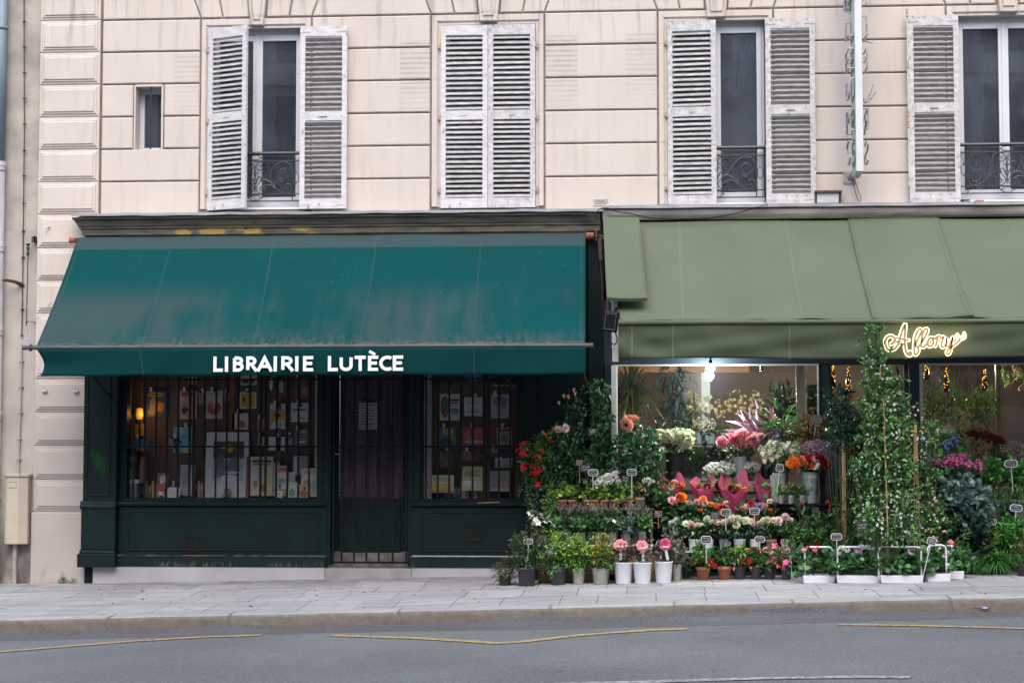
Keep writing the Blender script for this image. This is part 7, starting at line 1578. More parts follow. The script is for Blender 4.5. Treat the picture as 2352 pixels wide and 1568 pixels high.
bouquet(1686, 1086, 1188, 70, 'largest pink wrapped bouquet, with one bright yellow rose', [('carnation', 'crimson', -10, 60, 19), ('rose', 'yellow', -14, 50, 14), ('rose', 'peach', 9, 62, 15), ('rose', 'yellow', 26, 56, 11), ('rose', 'red', 4, 54, 12), ('rose', 'pink', -24, 56, 10)], 14)
bouquet(1757, 1090, 1170, 60, 'magenta wrapped bouquet holding yellow green sprigs, rightmost of the four', [('rose', 'mint', -8, 48, 12), ('rose', 'cream', 2, 46, 9)], 21, 5)
# ================================================================ cut flowers in vases and buckets
G7 = 'cut flowers standing in vases and buckets'
stand('flower_bench', 'low grey bench under the window carrying the vases of cut flowers', 'bench', 1500, 1790, 1128, -.36, -.12, BLACKIRON)
YV = -.24
plant('cut_roses', 'ring of cream white roses in a black vase before the lit window', 'cut flowers', 1550, 1127, [D_((0, 92), (36, 16), 'dark', 100, L=14, wr=.5)], ('blackvase', 44, 88), YV, G7, blooms=[('rose', 'cream', 22, [(a - 1550, 1127 - b_, -20) for a, b_ in ((1508, 1002), (1517, 996), (1527, 1004), (1537, 1009), (1546, 1014), (1557, 1008), (1568, 1017), (1575, 1021), (1583, 1014), (1576, 1003), (1551, 998), (1532, 996), (1564, 999), (1543, 1002), (1512, 1010))])], stuff=[('mint', 7, 120, (10, 133), (36, 10))])
plant('cut_peonies', 'bunch of coral pink peonies in a pale vase', 'cut flowers', 1700, 1127, [D_((0, 88), (36, 16), 'dark', 90, L=14, wr=.4)], ('clear', 38, 78), YV, G7, blooms=[('peony', 'coral' if i % 3 else 'pink', 20, [(a - 1700, 1127 - b_, -20)]) for i, (a, b_) in enumerate(((1659, 1011), (1657, 1020), (1671, 1016), (1681, 1003), (1685, 1016), (1695, 996), (1701, 1005), (1702, 1018), (1713, 997), (1717, 1011), (1718, 1020), (1729, 1007), (1729, 1017), (1737, 1005), (1744, 1003), (1690, 1008)))])
plant('kalanchoe', 'mass of small white kalanchoe flowers below the peonies at left', 'potted plant', 1656, 1127, [D_((0, 34), (38, 18), 'mid', 120, L=11, wr=.6)], ('kraft', 30, 24), YV - .05, G7, stuff=[('white', 7.5, 260, (0, 52), (39, 15)), ('mint', 7, 60, (0, 46), (38, 14))])
plant('kalanchoe', 'smaller white kalanchoe below the peonies at right', 'potted plant', 1724, 1127, [D_((0, 34), (28, 20), 'mid', 90, L=11, wr=.6)], ('white', 24, 22), YV - .05, G7, stuff=[('white', 7.5, 110, (0, 54), (24, 11))])
t = plant('cordyline', 'cordyline with a fan of dusky pink strap leaves above the peonies', 'plant', 1762, 1127, [], ('blackvase', 30, 60), YV + .04, G7); s = M(1, YV); lb = LB(); rng = np.random.default_rng(77)
for mi, (n, a0, a1, l0, l1) in enumerate(((26, 1.75, 3.1, 60, 105), (10, 1.2, 1.9, 60, 95))):
    a = rng.uniform(a0, a1, n); P = np.stack([rng.normal(-2, 4, n), rng.normal(0, 5, n), rng.uniform(90, 130, n)], 1) * s; Dd = np.stack([np.cos(a), rng.normal(0, .35, n), np.sin(a) * .9 + .05], 1); lb.add(P, Dd, rng.uniform(l0, l1, n) * s, .13, 'blade', mi, rng, up=np.tile([0, -1, .2], (n, 1)) + rng.normal(0, .5, (n, 3)))
link('foliage', lb.mesh('foliage', [PET['mauve'], PET['magenta']]), t); m = MB(); m.tube([(0, 0, 50 * s), (-2 * s, 0, 130 * s)], .008, 5); m.build('stem', STEM, t)
YT = -.62
plant('sweet_peas', 'lilac sweet peas left of the brown dried bunch', 'cut flowers', 1780, 1152, [D_((8, 176), (26, 34), 'mid', 40, L=30, wr=.3, clump=4), D_((0, 110), (20, 40), 'dark', 60, L=18, wr=.3)], ('clear', 22, 60), YT + .12, G7, blooms=[('star', 'lilac', 15, [(a - 1780, 1152 - b_, -14) for a, b_ in ((1777, 1004), (1784, 1006), (1790, 1000), (1788, 990), (1800, 984), (1776, 1000), (1792, 1010), (1818, 977), (1784, 996))])])
plant('alstroemeria', 'green and white alstroemeria bunch behind the white edged sign', 'cut flowers', 1790, 1153, [D_((0, 100), (34, 26), 'dark', 120, L=13, wr=.4)], ('clear', 32, 66), YT - .08, G7, blooms=[('tulip', 'white', 13, [(a - 1790, 1153 - b_, -26) for a, b_ in ((1803, 1028), (1817, 1036), (1810, 1020), (1770, 1040))]), ('tulip', 'blush', 12, [(a - 1790, 1153 - b_, -26) for a, b_ in ((1752, 1044), (1768, 1042), (1756, 1060), (1772, 1056), (1784, 1050))])], stuff=[('mint', 9, 170, (-12, 118), (36, 22), 'star'), ('mint', 8, 90, (30, 122), (20, 16), 'star')])
plant('dried_bunch', 'russet brown dried bunch rising behind the purple statice', 'cut flowers', 1862, 1153, [D_((0, 168), (42, 30), 'brown', 620, L=8, wr=.35, up=.6), D_((-6, 150), (40, 26), 'moss', 160, L=9, wr=.35, up=.5), D_((30, 152), (30, 20), 'moss', 100, L=8, wr=.4)], ('zinc', 34, 66), YT + .22, G7)
plant('statice', 'purple and mauve statice in a tall black vase', 'cut flowers', 1903, 1153, [D_((-6, 92), (36, 16), 'dark', 90, L=12, wr=.4)], ('blackvase', 44, 75), YT + .02, G7, stuff=[('mauve', 7.5, 420, (-22, 118), (44, 24)), ('lilac', 7.5, 160, (8, 112), (26, 24)), ('purple', 7.5, 200, (18, 94), (20, 22))])
plant('cut_roses', 'orange roses with a few red and white ones in a galvanised bucket', 'cut flowers', 1859, 1155, [D_((0, 82), (36, 14), 'dark', 100, L=14, wr=.5)], ('zinc', 42, 70), YT - .14, G7, blooms=[('rose', c, 21, [(a - 1859, 1155 - b_, -22)]) for c, a, b_ in (('orange', 1816, 1064), ('orange', 1827, 1069), ('orange', 1824, 1058), ('orange', 1837, 1056), ('orange', 1838, 1063), ('pink', 1847, 1062), ('orange', 1858, 1066), ('white', 1871, 1066), ('red', 1858, 1054), ('crimson', 1886, 1056), ('crimson', 1893, 1060), ('crimson', 1897, 1070), ('crimson', 1880, 1050), ('pink', 1868, 1053))])
for i, px in enumerate((1794, 1817, 1843)):
    plant('table_herb', ('tiny leafy plant in the silver pot below the small tilted sign', 'tiny plant with an orange tip in the middle silver pot on the table', 'tiny dark green plant in the silver pot before the zinc bucket')[i], 'potted plant', px, 1156, [D_((0, 28), (14, 11), ('mid', 'dark', 'mid')[i], 60, L=9, wr=.5), D_((0, 33), (10, 8), ('lime', 'lime', 'dark')[i], 20, L=8, wr=.5)], ('glassy', 18, 19), YT - .24, 'tiny silver pots on the bistro table', blooms=[('bud', 'orange', 6, [(-4, 40, -4)])] if i == 1 else ())
for i, (px, py, l_) in enumerate(((1841, 1158, 55), (1900, 1155, 42))):
    p = at(px, py, -.95 if i == 0 else -.9); s = M(1, p[1]); t = thing('hanging_hook', ('red plastic plant hook dangling from the table edge, left one with longer strings', 'red plastic plant hook hanging in front of the black vase')[i], 'hook', tuple(p)); m = MB(); m.tube(smoothline([(-2 * s, 0, -2 * s), (-2 * s, 0, 2 * s), (2 * s, 0, 5 * s), (5 * s, 0, 0), (5 * s, 0, -18 * s)], 4), .008, 6); RH = mat('red_plastic', (.45, .02, .025), rough=.4); m.build('hook', RH, t)
    m = MB()
    for dx in (-3, 4, 12): m.tube([(5 * s, 0, -18 * s), (dx * s, 0, -l_ * s)], .0022, 3)
    m.build('strings', RH, t)
# ================================================================ greenery between the table and the trays
G8 = 'leafy plants on the ground behind the trays'
plant('fern', 'dark fern like plant at the foot of the table with trailing stems', 'plant', 1858, 1312, [D_((4, 78), (50, 40), 'mid', 330, L=14, wr=.35), D_((-6, 120), (24, 30), 'dark', 100, L=15, wr=.4), D_((6, 50), (40, 26), 'dark', 200, L=14, wr=.35)], ('black', 34, 34), -.95, G8, blooms=[('carnation', 'red', 16, [(16, 62, -26)])])
plant('fern', 'dense green foliage plant below the laurel stems', 'plant', 1922, 1312, [D_((6, 74), (54, 40), 'mid', 360, L=12, wr=.35), D_((0, 112), (38, 26), 'dark', 190, L=14, wr=.45)], ('black', 34, 34), -.9, G8)
plant('oleander', 'bushy narrow leaved shrub low in front of the jasmine', 'shrub', 2020, 1325, [D_((-10, 88), (66, 32), 'dark', 420, L=18, wr=.22), D_((20, 98), (60, 26), 'mid', 150, L=18, wr=.22), D_((50, 80), (40, 30), 'laurel', 160, L=20, wr=.22)], ('black', 50, 40), -1.32, G8)
t = plant('laurel_standard', 'clipped laurel with two dark leafy balls on bamboo canes', 'shrub', 1938, 1318, [D_((-10, 388), (30, 28), 'laurel', 230, L=12, wr=.45), D_((-2, 345), (22, 22), 'laurel', 110, L=12, wr=.45), D_((-2, 308), (36, 38), 'laurel', 300, L=13, wr=.45), D_((2, 150), (22, 90), 'dark', 120, L=10, wr=.45)], ('black', 44, 40), -1.05, G8); s = M(1, -1.05); m = MB()
for dx in (-2, 2, 6): m.tube([(dx * s, -.02, 30 * s), ((dx * .6 + 1) * s, -.02, 300 * s)], .0075, 6)
m.build('canes', CANE, t)
JF = lambda cs, n: [D_(c, r, 'jasmine', int(n * r[0] * r[1]), L=12, wr=.5, shell=.3, stems=10) for c, r in cs]
J1 = [((34, 440), (14, 12)), ((-44, 395), (16, 14)), ((44, 330), (18, 14)), ((-52, 250), (22, 20)), ((60, 245), (20, 22)), ((-16, 548), (22, 26)), ((-12, 500), (28, 32)), ((-8, 445), (38, 44)), ((0, 385), (42, 44)), ((4, 320), (46, 48)), ((0, 250), (54, 54)), ((6, 175), (66, 56)), ((14, 110), (80, 42))]
t = plant('star_jasmine', 'very tall star jasmine column climbing to the glowing sign', 'climbing plant', 2028, 1322, JF(J1, .15) + [D_((0, 280), (40, 190), 'dark', 300, L=13, wr=.5, depth=.6), D_((2, 240), (62, 150), 'jasmine', 170, L=18, wr=.5, clump=4), D_((6, 330), (56, 120), 'lime', 46, L=12, wr=.5, clump=3)], None, -1.98, 'star jasmine on canes', stuff=[('white', 8, int(r[0] * r[1] * .024), c, r, 'star') for c, r in J1 if c[1] < 540]); s = M(1, -1.98); m = MB()
for dx, z0, z1 in ((7, 90, 400), (-4, 60, 470), (12, 60, 300)): m.tube([(dx * s, -.20 if dx == 7 else -.03, (90 if dx == 7 else 0) * s), ((dx * .4) * s, -.12 if dx == 7 else -.03, z1 * s)], .0085, 6)
m.build('canes', CANE, t)
J2 = [((40, 330), (20, 10)), ((-36, 280), (16, 14)), ((48, 230), (18, 18)), ((0, 358), (20, 26)), ((4, 305), (38, 36)), ((0, 245), (36, 44)), ((4, 175), (46, 50)), ((20, 110), (52, 46))]
t = plant('star_jasmine', 'shorter star jasmine on three canes beside the blue hydrangeas', 'climbing plant', 2104, 1322, JF(J2, .12) + [D_((0, 220), (34, 140), 'dark', 190, L=12, wr=.5, depth=.6), D_((0, 190), (42, 100), 'jasmine', 70, L=17, wr=.5, clump=4)], None, -1.55, 'star jasmine on canes', stuff=[('blush', 7.5, int(r[0] * r[1] * .028), c, r, 'star') for c, r in J2]); s = M(1, -1.55); m = MB()
for dx in (-7, 0, 7): m.tube([(dx * s, -.12, 0), (dx * .3 * s, -.1, 340 * s)], .0075, 6)
m.build('canes', CANE, t)
plant('evergreen_shrub', 'tall dark evergreen filling the gap behind the jasmine columns', 'shrub', 2062, 1315, [D_((0, 120), (90, 90), 'dark', 420, L=15, wr=.4), D_((-14, 230), (40, 60), 'laurel', 130, L=14, wr=.45), D_((-40, 80), (70, 50), 'mid', 160, L=14, wr=.4)], ('black', 60, 44), -1.0, G8)
plant('evergreen_shrub', 'dark leafy shrub under the hydrangea buckets', 'shrub', 2158, 1312, [D_((0, 80), (52, 50), 'dark', 260, L=15, wr=.45), D_((10, 60), (46, 36), 'mid', 110, L=13, wr=.4)], ('black', 50, 40), -1.2, G8)
def shoots(t, n, spans, seed, Y):
    s = M(1, Y); r = random.Random(seed); rng = np.random.default_rng(seed); sm = MB(); lb = LB()
    for i in range(n):
        z0, w_ = r.choice(spans); sd = r.choice((-1, 1)); x, z = sd * w_ * r.uniform(.5, .8), z0 + r.uniform(-20, 20); q = [(x * .5, -4, z - 14)]; a = r.uniform(-.4, .9)
        for k in range(5): x += sd * 7 * math.cos(a); z += 7 * math.sin(a); a -= r.uniform(-.1, .5); q.append((x, -8 - r.uniform(0, 8), z))
        q = smoothline([tuple(c * s for c in p) for p in q], 3); sm.tube(q, .0022, 3); P = np.array([tuple(p) for p in q[4:]]); lb.add(P, rng.normal(0, .6, P.shape) + [sd * .8, -.2, .1], 9 * s * rng.uniform(.6, 1.3, len(P)), .45, 'leaf', 0, rng)
    sm.build('shoots', STEM, t); link('shoot_leaves', lb.mesh('shoot_leaves', LEAF['jasmine']), t)
for o in [o for o in COL.objects if o.get('category') == 'climbing plant']:
    tall = o['label'].startswith('very'); shoots(o, 26 if tall else 16, [(520, 26), (450, 38), (390, 42), (320, 48), (250, 52), (180, 64)] if tall else [(350, 22), (300, 38), (240, 38), (170, 48)], 5 if tall else 9, o.location.y)
# ---- white trays of geraniums
TAGP = mat('pink_printed_tag', (.74, .50, .64), (.62, .22, .44), rough=.5, scale=26, contrast=(.42, .58))
def tray(px0, px1, py, label, rot=0, hx=None, htop=1258, blooms=(), tags=(), folm='gerani', dep=.30, handle_rot=0):
    pc_ = ground((px0 + px1) / 2, py); s = M(1, pc_[1]); W2 = (px1 - px0) * s / 2; t = thing('geranium_tray', label, 'planter', tuple(pc_), 'white trays of geraniums'); t.rotation_euler.z = rot; H = 18 * s; d_ = dep
    m = MB(); a, b_ = W2, W2 * .95; o = [(-b_, 0), (b_, 0), (b_, d_ * .95), (-b_, d_ * .95)]; u_ = [(-a, -.012), (a, -.012), (a, d_), (-a, d_)]; v_ = [(-a + .014, .002), (a - .014, .002), (a - .014, d_ - .014), (-a + .014, d_ - .014)]
    m.add([(x, y, 0) for x, y in o] + [(x, y, H) for x, y in u_] + [(x, y, H) for x, y in v_] + [(x, y, H * .4) for x, y in v_], [(3, 2, 1, 0)] + [(i, (i + 1) % 4, 4 + (i + 1) % 4, 4 + i) for i in range(4)] + [(4 + i, 4 + (i + 1) % 4, 8 + (i + 1) % 4, 8 + i) for i in range(4)] + [(8 + i, 8 + (i + 1) % 4, 12 + (i + 1) % 4, 12 + i) for i in range(4)] + [(12, 13, 14, 15)])
    m.build('tray', PM['white'], t, bevel=.003)
    h0, h1 = ((hx[0] - (px0 + px1) / 2) * s, (hx[1] - (px0 + px1) / 2) * s) if hx else (-W2 * .9, W2 * .9); ht = (py - htop) * s; yh = .06; r_ = .05
    hp = smoothline([(h0, yh, H * .5), (h0, yh, ht * .55), (h0 + .002, yh, ht - r_), (h0 + r_ * .35, yh, ht - r_ * .3), (h0 + r_, yh, ht), ((h0 + h1) / 2, yh, ht), (h1 - r_, yh, ht), (h1 - r_ * .35, yh, ht - r_ * .3), (h1 - .002, yh, ht - r_), (h1, yh, ht * .55), (h1, yh, H * .5)], 3)
    m = MB(); m.tube(hp, .0105, 8); m.box(h0 - .035, h0 + .02, yh - .012, yh + .012, ht * .44, ht * .49); m.box(h1 - .02, h1 + .035, yh - .012, yh + .012, ht * .44, ht * .49); m.build('handle', PM['white'], t)
    rng = np.random.default_rng(int(px0)); sm = MB(); lb = LB(); n = max(2, int((px1 - px0) / 28))
    for i in range(n):
        x = -W2 * .82 + 2 * W2 * .82 * i / (n - 1)
        foliage(lb, sm, s, (x / s, 46, d_ * .4 / s), (25, 22), 66, L=14, wr=.85, shape='round', rng=rng, clump=6, stems=6, base=(x, d_ * .4, H * .4), depth=1.0)
        foliage(lb, sm, s, (x / s, 38, .04 / s), (22, 12), 10, L=14, wr=.85, shape='round', rng=rng, clump=4, stems=5, base=(x, d_ * .3, H * .4), depth=.6)
    link('foliage', lb.mesh('foliage', LEAF[folm]), t); sm.build('stems', STEM, t)
    for c, x, y, sz in blooms: o = link('bloom', bloom_mesh('cluster', c), t); o.location = ((x - (px0 + px1) / 2) * s, -.01, (py - y) * s); o.scale = (sz * s,) * 3; o.rotation_euler = (.7, .1, x)
    for x, y in tags: m = MB(); xx = (x - (px0 + px1) / 2) * s; zz = (py - y) * s; m.prism([(xx - 10 * s, zz + 7 * s), (xx + 9 * s, zz + 7 * s), (xx + 10 * s, zz - 7 * s), (xx - 5 * s, zz - 7 * s)], yh + .02, yh + .024); m.build('plant_tag', TAGP, t)
    return t
tray(1845, 1918, 1339, 'white geranium tray at the left end, set at an angle with its handle', rot=R(6), hx=(1852, 1916), blooms=[('pink', 1846, 1264, 15), ('hot', 1872, 1263, 14), ('red', 1856, 1258, 13), ('pink', 1880, 1258, 10)])
tray(1923, 2021, 1339, 'white tray of geraniums topped with white flower heads', hx=(1927, 2014), blooms=[('white', 1937, 1260, 19), ('white', 1948, 1264, 17), ('white', 1981, 1257, 18), ('white', 1994, 1258, 18), ('white', 2006, 1262, 15), ('white', 2016, 1276, 15), ('white', 1969, 1288, 11), ('white', 1981, 1285, 13), ('white', 1930, 1272, 12)], tags=[(1974, 1268)])
tray(2024, 2120, 1339, 'white geranium tray without flowers, carrying two pink printed tags', hx=(2022, 2117), tags=[(2036, 1269), (2096, 1269)])
tray(2130, 2185, 1335, 'white geranium tray at the right end, turned towards the pavement edge', rot=R(14), hx=(2135, 2180), htop=1254, blooms=[('pink', 2187, 1248, 17), ('red', 2196, 1252, 12), ('blush', 2158, 1260, 9), ('blush', 2168, 1278, 8)], folm='gerani', dep=.4)
tray(2180, 2214, 1329, 'short white geranium tray tucked behind the angled one at right', rot=R(8), hx=(2183, 2190), htop=1256, dep=.25)
# ================================================================ right end
plant('eucalyptus', 'large rounded eucalyptus bush with blue green leaves', 'shrub', 2222, 1312, [D_((0, 145), (56, 52), 'bluegreen', 620, L=13, wr=.9, shape='round'), D_((-6, 175), (40, 36), 'bluegreen', 200, L=14, wr=.9, shape='round'), D_((10, 100), (52, 34), 'laurel', 220, L=13, wr=.8, shape='round'), D_((48, 80), (18, 26), 'lime', 24, L=12, wr=.9, shape='round')], ('black', 56, 44), -1.0, None)
G9 = 'mounds of ornamental grass at the right end'
for i, (px, py, r, Y) in enumerate(((2238, 1316, 40, None), (2290, 1317, 46, None), (2340, 1310, 42, None), (2318, 1290, 50, -.72), (2222, 1300, 40, -.75))):
    p = ground(px, py) if Y is None else at(px, py, Y); s = M(1, p[1]); rng = np.random.default_rng(900 + i); t = thing('grass_mound', ('lowest front grass mound beside the last geranium tray', 'broad arching grass mound at the centre of the right end', 'grass mound at the right edge of the photograph', 'tall grass mound behind the other grasses', 'grass mound rising behind the angled tray')[i], 'grass plant', tuple(p), G9); V = MB(); n = 560
    for j in range(n):
        a = rng.uniform(0, 6.283); e = rng.uniform(.25, 1.45); L = 1.45 * r * s * rng.uniform(.75, 1.25); dx, dy = math.cos(a), math.sin(a); h0 = .12; pts = []
        for q in (0, .35, .7, 1): rr = L * math.cos(e) * q + .01; zz = h0 * .3 + L * math.sin(e) * q - .62 * L * q * q; pts.append((dx * rr, dy * rr, max(.0, zz + h0 * .5)))
        w_ = .0065; sx, sy = -dy * w_, dx * w_
        V.add([(pts[0][0] - sx, pts[0][1] - sy, pts[0][2]), (pts[0][0] + sx, pts[0][1] + sy, pts[0][2]), (pts[1][0] + sx, pts[1][1] + sy, pts[1][2]), (pts[1][0] - sx, pts[1][1] - sy, pts[1][2]), (pts[2][0] + sx * .8, pts[2][1] + sy * .8, pts[2][2]), (pts[2][0] - sx * .8, pts[2][1] - sy * .8, pts[2][2]), pts[3]], [(0, 1, 2, 3), (3, 2, 4, 5), (5, 4, 6)])
    V.build('blades', LEAF['grass'], t)
stand('herb_shelf', 'dark upper shelf under the basil pots at the right end', 'shelf', 2246, 2420, 1142, -.62, -.40, BLACKIRON); stand('herb_shelf', 'dark lower shelf under the rosemary pots at the right end', 'shelf', 2246, 2420, 1205, -.80, -.60, BLACKIRON)
GA = 'herbs on the shelves at the right end'
plant('basil', 'bushy bright basil left of the tall price sign', 'potted plant', 2268, 1140, [D_((0, 54), (38, 26), 'basil', 260, L=13, wr=.6), D_((-8, 30), (34, 22), 'mid', 120, L=11, wr=.6)], ('olive', 34, 24), -.52, GA)
plant('basil', 'bushy bright basil at the right edge of the upper shelf', 'potted plant', 2342, 1140, [D_((0, 52), (32, 24), 'basil', 220, L=13, wr=.6), D_((0, 30), (30, 20), 'mid', 100, L=11, wr=.6)], ('olive', 34, 24), -.52, GA)
for i, px in enumerate((2285, 2342)): plant('rosemary', ('rosemary in the olive pot left of the second tall sign', 'rosemary in the olive pot at the right edge of lower shelf')[i], 'potted plant', px, 1204, [D_((0, 50), (32, 24), 'grass', 240, L=12, wr=.14, shape='blade', up=.8)], ('olive', 28, 36), -.70, GA)
plant('basil', 'low basil plant in front of the rosemary pots', 'potted plant', 2326, 1300, [D_((0, 82), (40, 24), 'basil', 260, L=12, wr=.6), D_((0, 60), (34, 20), 'mid', 100, L=12, wr=.6)], None, -.85, GA)
plant('box_shrub', 'small grey green shrub low at the right edge of the picture', 'shrub', 2352, 1322, [D_((0, 48), (22, 42), 'moss', 260, L=7, wr=.5)], ('black', 34, 20), None, GA)
GB = 'hydrangeas beside the jasmine'
plant('hydrangea', 'blue hydrangea with one pale green head', 'potted plant', 2165, 1180, [D_((0, 150), (46, 26), 'mid', 130, L=17, wr=.6), D_((0, 90), (30, 50), 'dark', 70, L=18, wr=.55)], ('zinc', 44, 70), -.55, GB, blooms=[('ball', 'blue', 38, [(-32, 176, -14), (6, 153, -24), (26, 164, -18), (-20, 146, -16), (-40, 168, -6)]), ('ball', 'mint', 34, [(2, 184, -6), (16, 186, -2)])])
plant('hydrangea', 'purple hydrangea heads low beside the second jasmine', 'potted plant', 2120, 1181, [D_((0, 92), (50, 22), 'dark', 90, L=20, wr=.6)], ('zinc', 40, 60), -.62, GB, blooms=[('ball', 'purple', 34, [(-30, 118, -10), (8, 122, -12), (24, 122, -10)]), ('ball', 'lilac', 36, [(38, 108, -16), (-38, 106, -8), (52, 114, -8)])])
plant('hydrangea', 'broad dusty pink hydrangea right of the purple one', 'potted plant', 2198, 1180, [D_((0, 80), (46, 26), 'dark', 90, L=22, wr=.7), D_((0, 50), (36, 30), 'brown', 120, L=7, wr=.4)], ('zinc', 44, 60), -.72, GB, blooms=[('ball', 'magenta', 38, [(-34, 112, -10), (-14, 122, -14), (6, 122, -16), (26, 116, -14), (40, 110, -8), (-4, 112, -22), (18, 106, -22)])])
# ================================================================ inside the flower shop
GC = 'plants and flowers inside the flower shop'
t = plant('dracaena', 'hanging dracaena with long arching strap leaves just inside the left pane', 'house plant', 1452, 1127, [], ('kraft', 30, 40), .35, GC); s = M(1, .35); rng = np.random.default_rng(5); V = MB()
for j in range(200):
    top = j % 3 == 0; a = rng.uniform(0, 6.283); e = rng.uniform(.7, 1.5) if top else rng.uniform(-.15, .9); L = (95 if top else 90) * s * rng.uniform(.7, 1.15); c0 = np.array([rng.normal(0, 6) * s, rng.normal(0, 6) * s, (225 + rng.normal(0, 12)) * s]); w_ = 2.6 * s; dx, dy = math.cos(a), math.sin(a); pts = []
    for q in (0, .3, .65, 1): rr = L * math.cos(e) * q; zz = L * math.sin(e) * q - (.35 if top else .85) * L * q * q; pts.append(c0 + np.array([dx * rr, dy * rr, zz]))
    sx, sy = np.array([-dy * w_, dx * w_, 0]), 0
    V.add([pts[0] - sx * .6, pts[0] + sx * .6, pts[1] + sx, pts[1] - sx, pts[2] + sx * .8, pts[2] - sx * .8, pts[3]], [(0, 1, 2, 3), (3, 2, 4, 5), (5, 4, 6)])
V.build('foliage', LEAF['palm'], t); m = MB(); m.tube([(0, 0, 38 * s), (2 * s, 0, 120 * s), (0, 0, 230 * s)], .022, 7); m.build('stem', CANE, t)
plant('palm', 'dark palm filling the corner behind the dracaena', 'house plant', 1542, 1127, [D_((0, 245), (36, 44), 'laurel', 60, L=40, wr=.12, shape='blade', droop=.3), D_((14, 150), (40, 55), 'laurel', 90, L=40, wr=.12, shape='blade', droop=.2)], ('kraft', 40, 50), 1.1, GC)
plant('palm', 'dim green plant inside, left of the white column', 'house plant', 1800, 1110, [D_((0, 170), (30, 50), 'dark', 120, L=30, wr=.18, shape='blade'), D_((0, 90), (30, 50), 'dark', 90, L=26, wr=.2)], ('kraft', 34, 50), 1.0, GC)
stand('orchid_bench', 'pale bench inside the shop carrying the yellow orchids', 'bench', 1560, 1770, 1022, 1.05, 1.4, ROOM2)
for i, (px, up, wd) in enumerate(((1592, 96, 20), (1622, 92, 16), (1660, 82, 20), (1694, 96, 22), (1738, 96, 18), (1604, 46, 18), (1634, 44, 10))):
    plant('orchid', ('yellow orchid at the left end of the row inside', 'yellow orchid second in the row inside', 'yellow orchid drooping lowest in the row', 'yellow orchid behind the peonies', 'yellow orchid at the right end of the row inside', 'short cream orchid below the yellow ones', 'small white orchid beside the short cream one')[i], 'orchid', px, 1018, [D_((0, 22), (14, 8), 'dark', 12, L=20, wr=.35, clump=3)], ('clear', 20, 24), 1.2, GC, stuff=[(('straw', 'cream', 'straw', 'straw', 'straw', 'cream', 'white')[i], 12, 26 if i < 5 else 14, (0, up), (wd, 26 if i < 5 else 14), 'star'), ('straw', 11, 14, (0, up - 6), (wd, 24 if i < 5 else 10), 'star')], stake=up - 20)
for i, (px, lab, m_, Y, up) in enumerate(((1990, 'dim green house plant behind the shop door glass', 'laurel', .7, 140), (2055, 'dim tall house plant inside beside the dark door post', 'dark', 1.0, 190), (1660, 'dim fern low inside behind the peonies', 'dark', .8, 60), (1875, 'dim climbing plant inside near the silver window edge', 'dark', .6, 190))):
    plant('house_plant', lab, 'house plant', px, 1127, [D_((0, up), (34, 60 if up > 100 else 34), m_, 150, L=24, wr=.3, droop=.2), D_((0, up * .5), (26, 40), 'dark', 70, L=20, wr=.3)], ('kraft', 30, 40), Y, GC)
plant('ruscus', 'pale green leafy stems inside behind the kalanchoe', 'cut flowers', 1600, 1127, [D_((0, 70), (32, 30), 'mid', 110, L=15, wr=.4)], ('clear', 26, 40), .3, GC)
for i, (px, lab) in enumerate(((1750, 'glass tube vase with green stems hanging high inside the left window'),)):
    p = at(px, 838, .3); t = thing('hanging_vase', lab, 'vase', tuple(p)); m = MB(); m.lathe([(.012, -.10), (.02, -.08), (.02, .05)], 0, 0, 10); m.build('tube', PM['clear'], t); m = MB(); m.tube([(0, 0, -.07), (.005, 0, .06)], .012, 6); m.build('stems', LEAF['basil'], t)
plant('red_carnations', 'dome of red carnations inside the right hand window', 'cut flowers', 2268, 1120, [D_((6, 66), (34, 26), 'dark', 130, L=14, wr=.4)], ('clear', 34, 54), .28, GC, blooms=[('carnation', 'crimson', 16, [(a - 2268, 1120 - b_, -10 - 6 * (i % 2)) for i, (a, b_) in enumerate(((2230, 996), (2238, 995), (2246, 998), (2254, 997), (2262, 1000), (2270, 1001), (2278, 1003), (2286, 1006), (2294, 1010), (2301, 1014), (2308, 1019), (2258, 1005), (2270, 1010), (2284, 1014), (2244, 1003)))])])
plant('gypsophila', 'white gypsophila inside at the right edge', 'cut flowers', 2326, 1120, [D_((0, 50), (26, 26), 'dark', 90, L=12, wr=.35)], ('clear', 28, 40), .22, GC, stuff=[('white', 4.5, 200, (0, 86), (30, 22), 'star')])
plant('autumn_leaves', 'orange leafed bunch inside behind the laurel', 'cut flowers', 1935, 1120, [D_((0, 125), (36, 20), 'orange', 70, L=13, wr=.5), D_((6, 85), (36, 40), 'brown', 150, L=12, wr=.4), D_((40, 90), (24, 34), 'gold', 60, L=14, wr=.3)], ('clear', 30, 40), .5, GC)
plant('poinsettia', 'orange red bromeliad inside between the two jasmines', 'house plant', 2080, 1130, [D_((0, 112), (18, 32), 'coral', 70, L=16, wr=.4), D_((0, 60), (20, 30), 'dark', 50, L=16, wr=.3)], ('white', 24, 34), .3, GC)
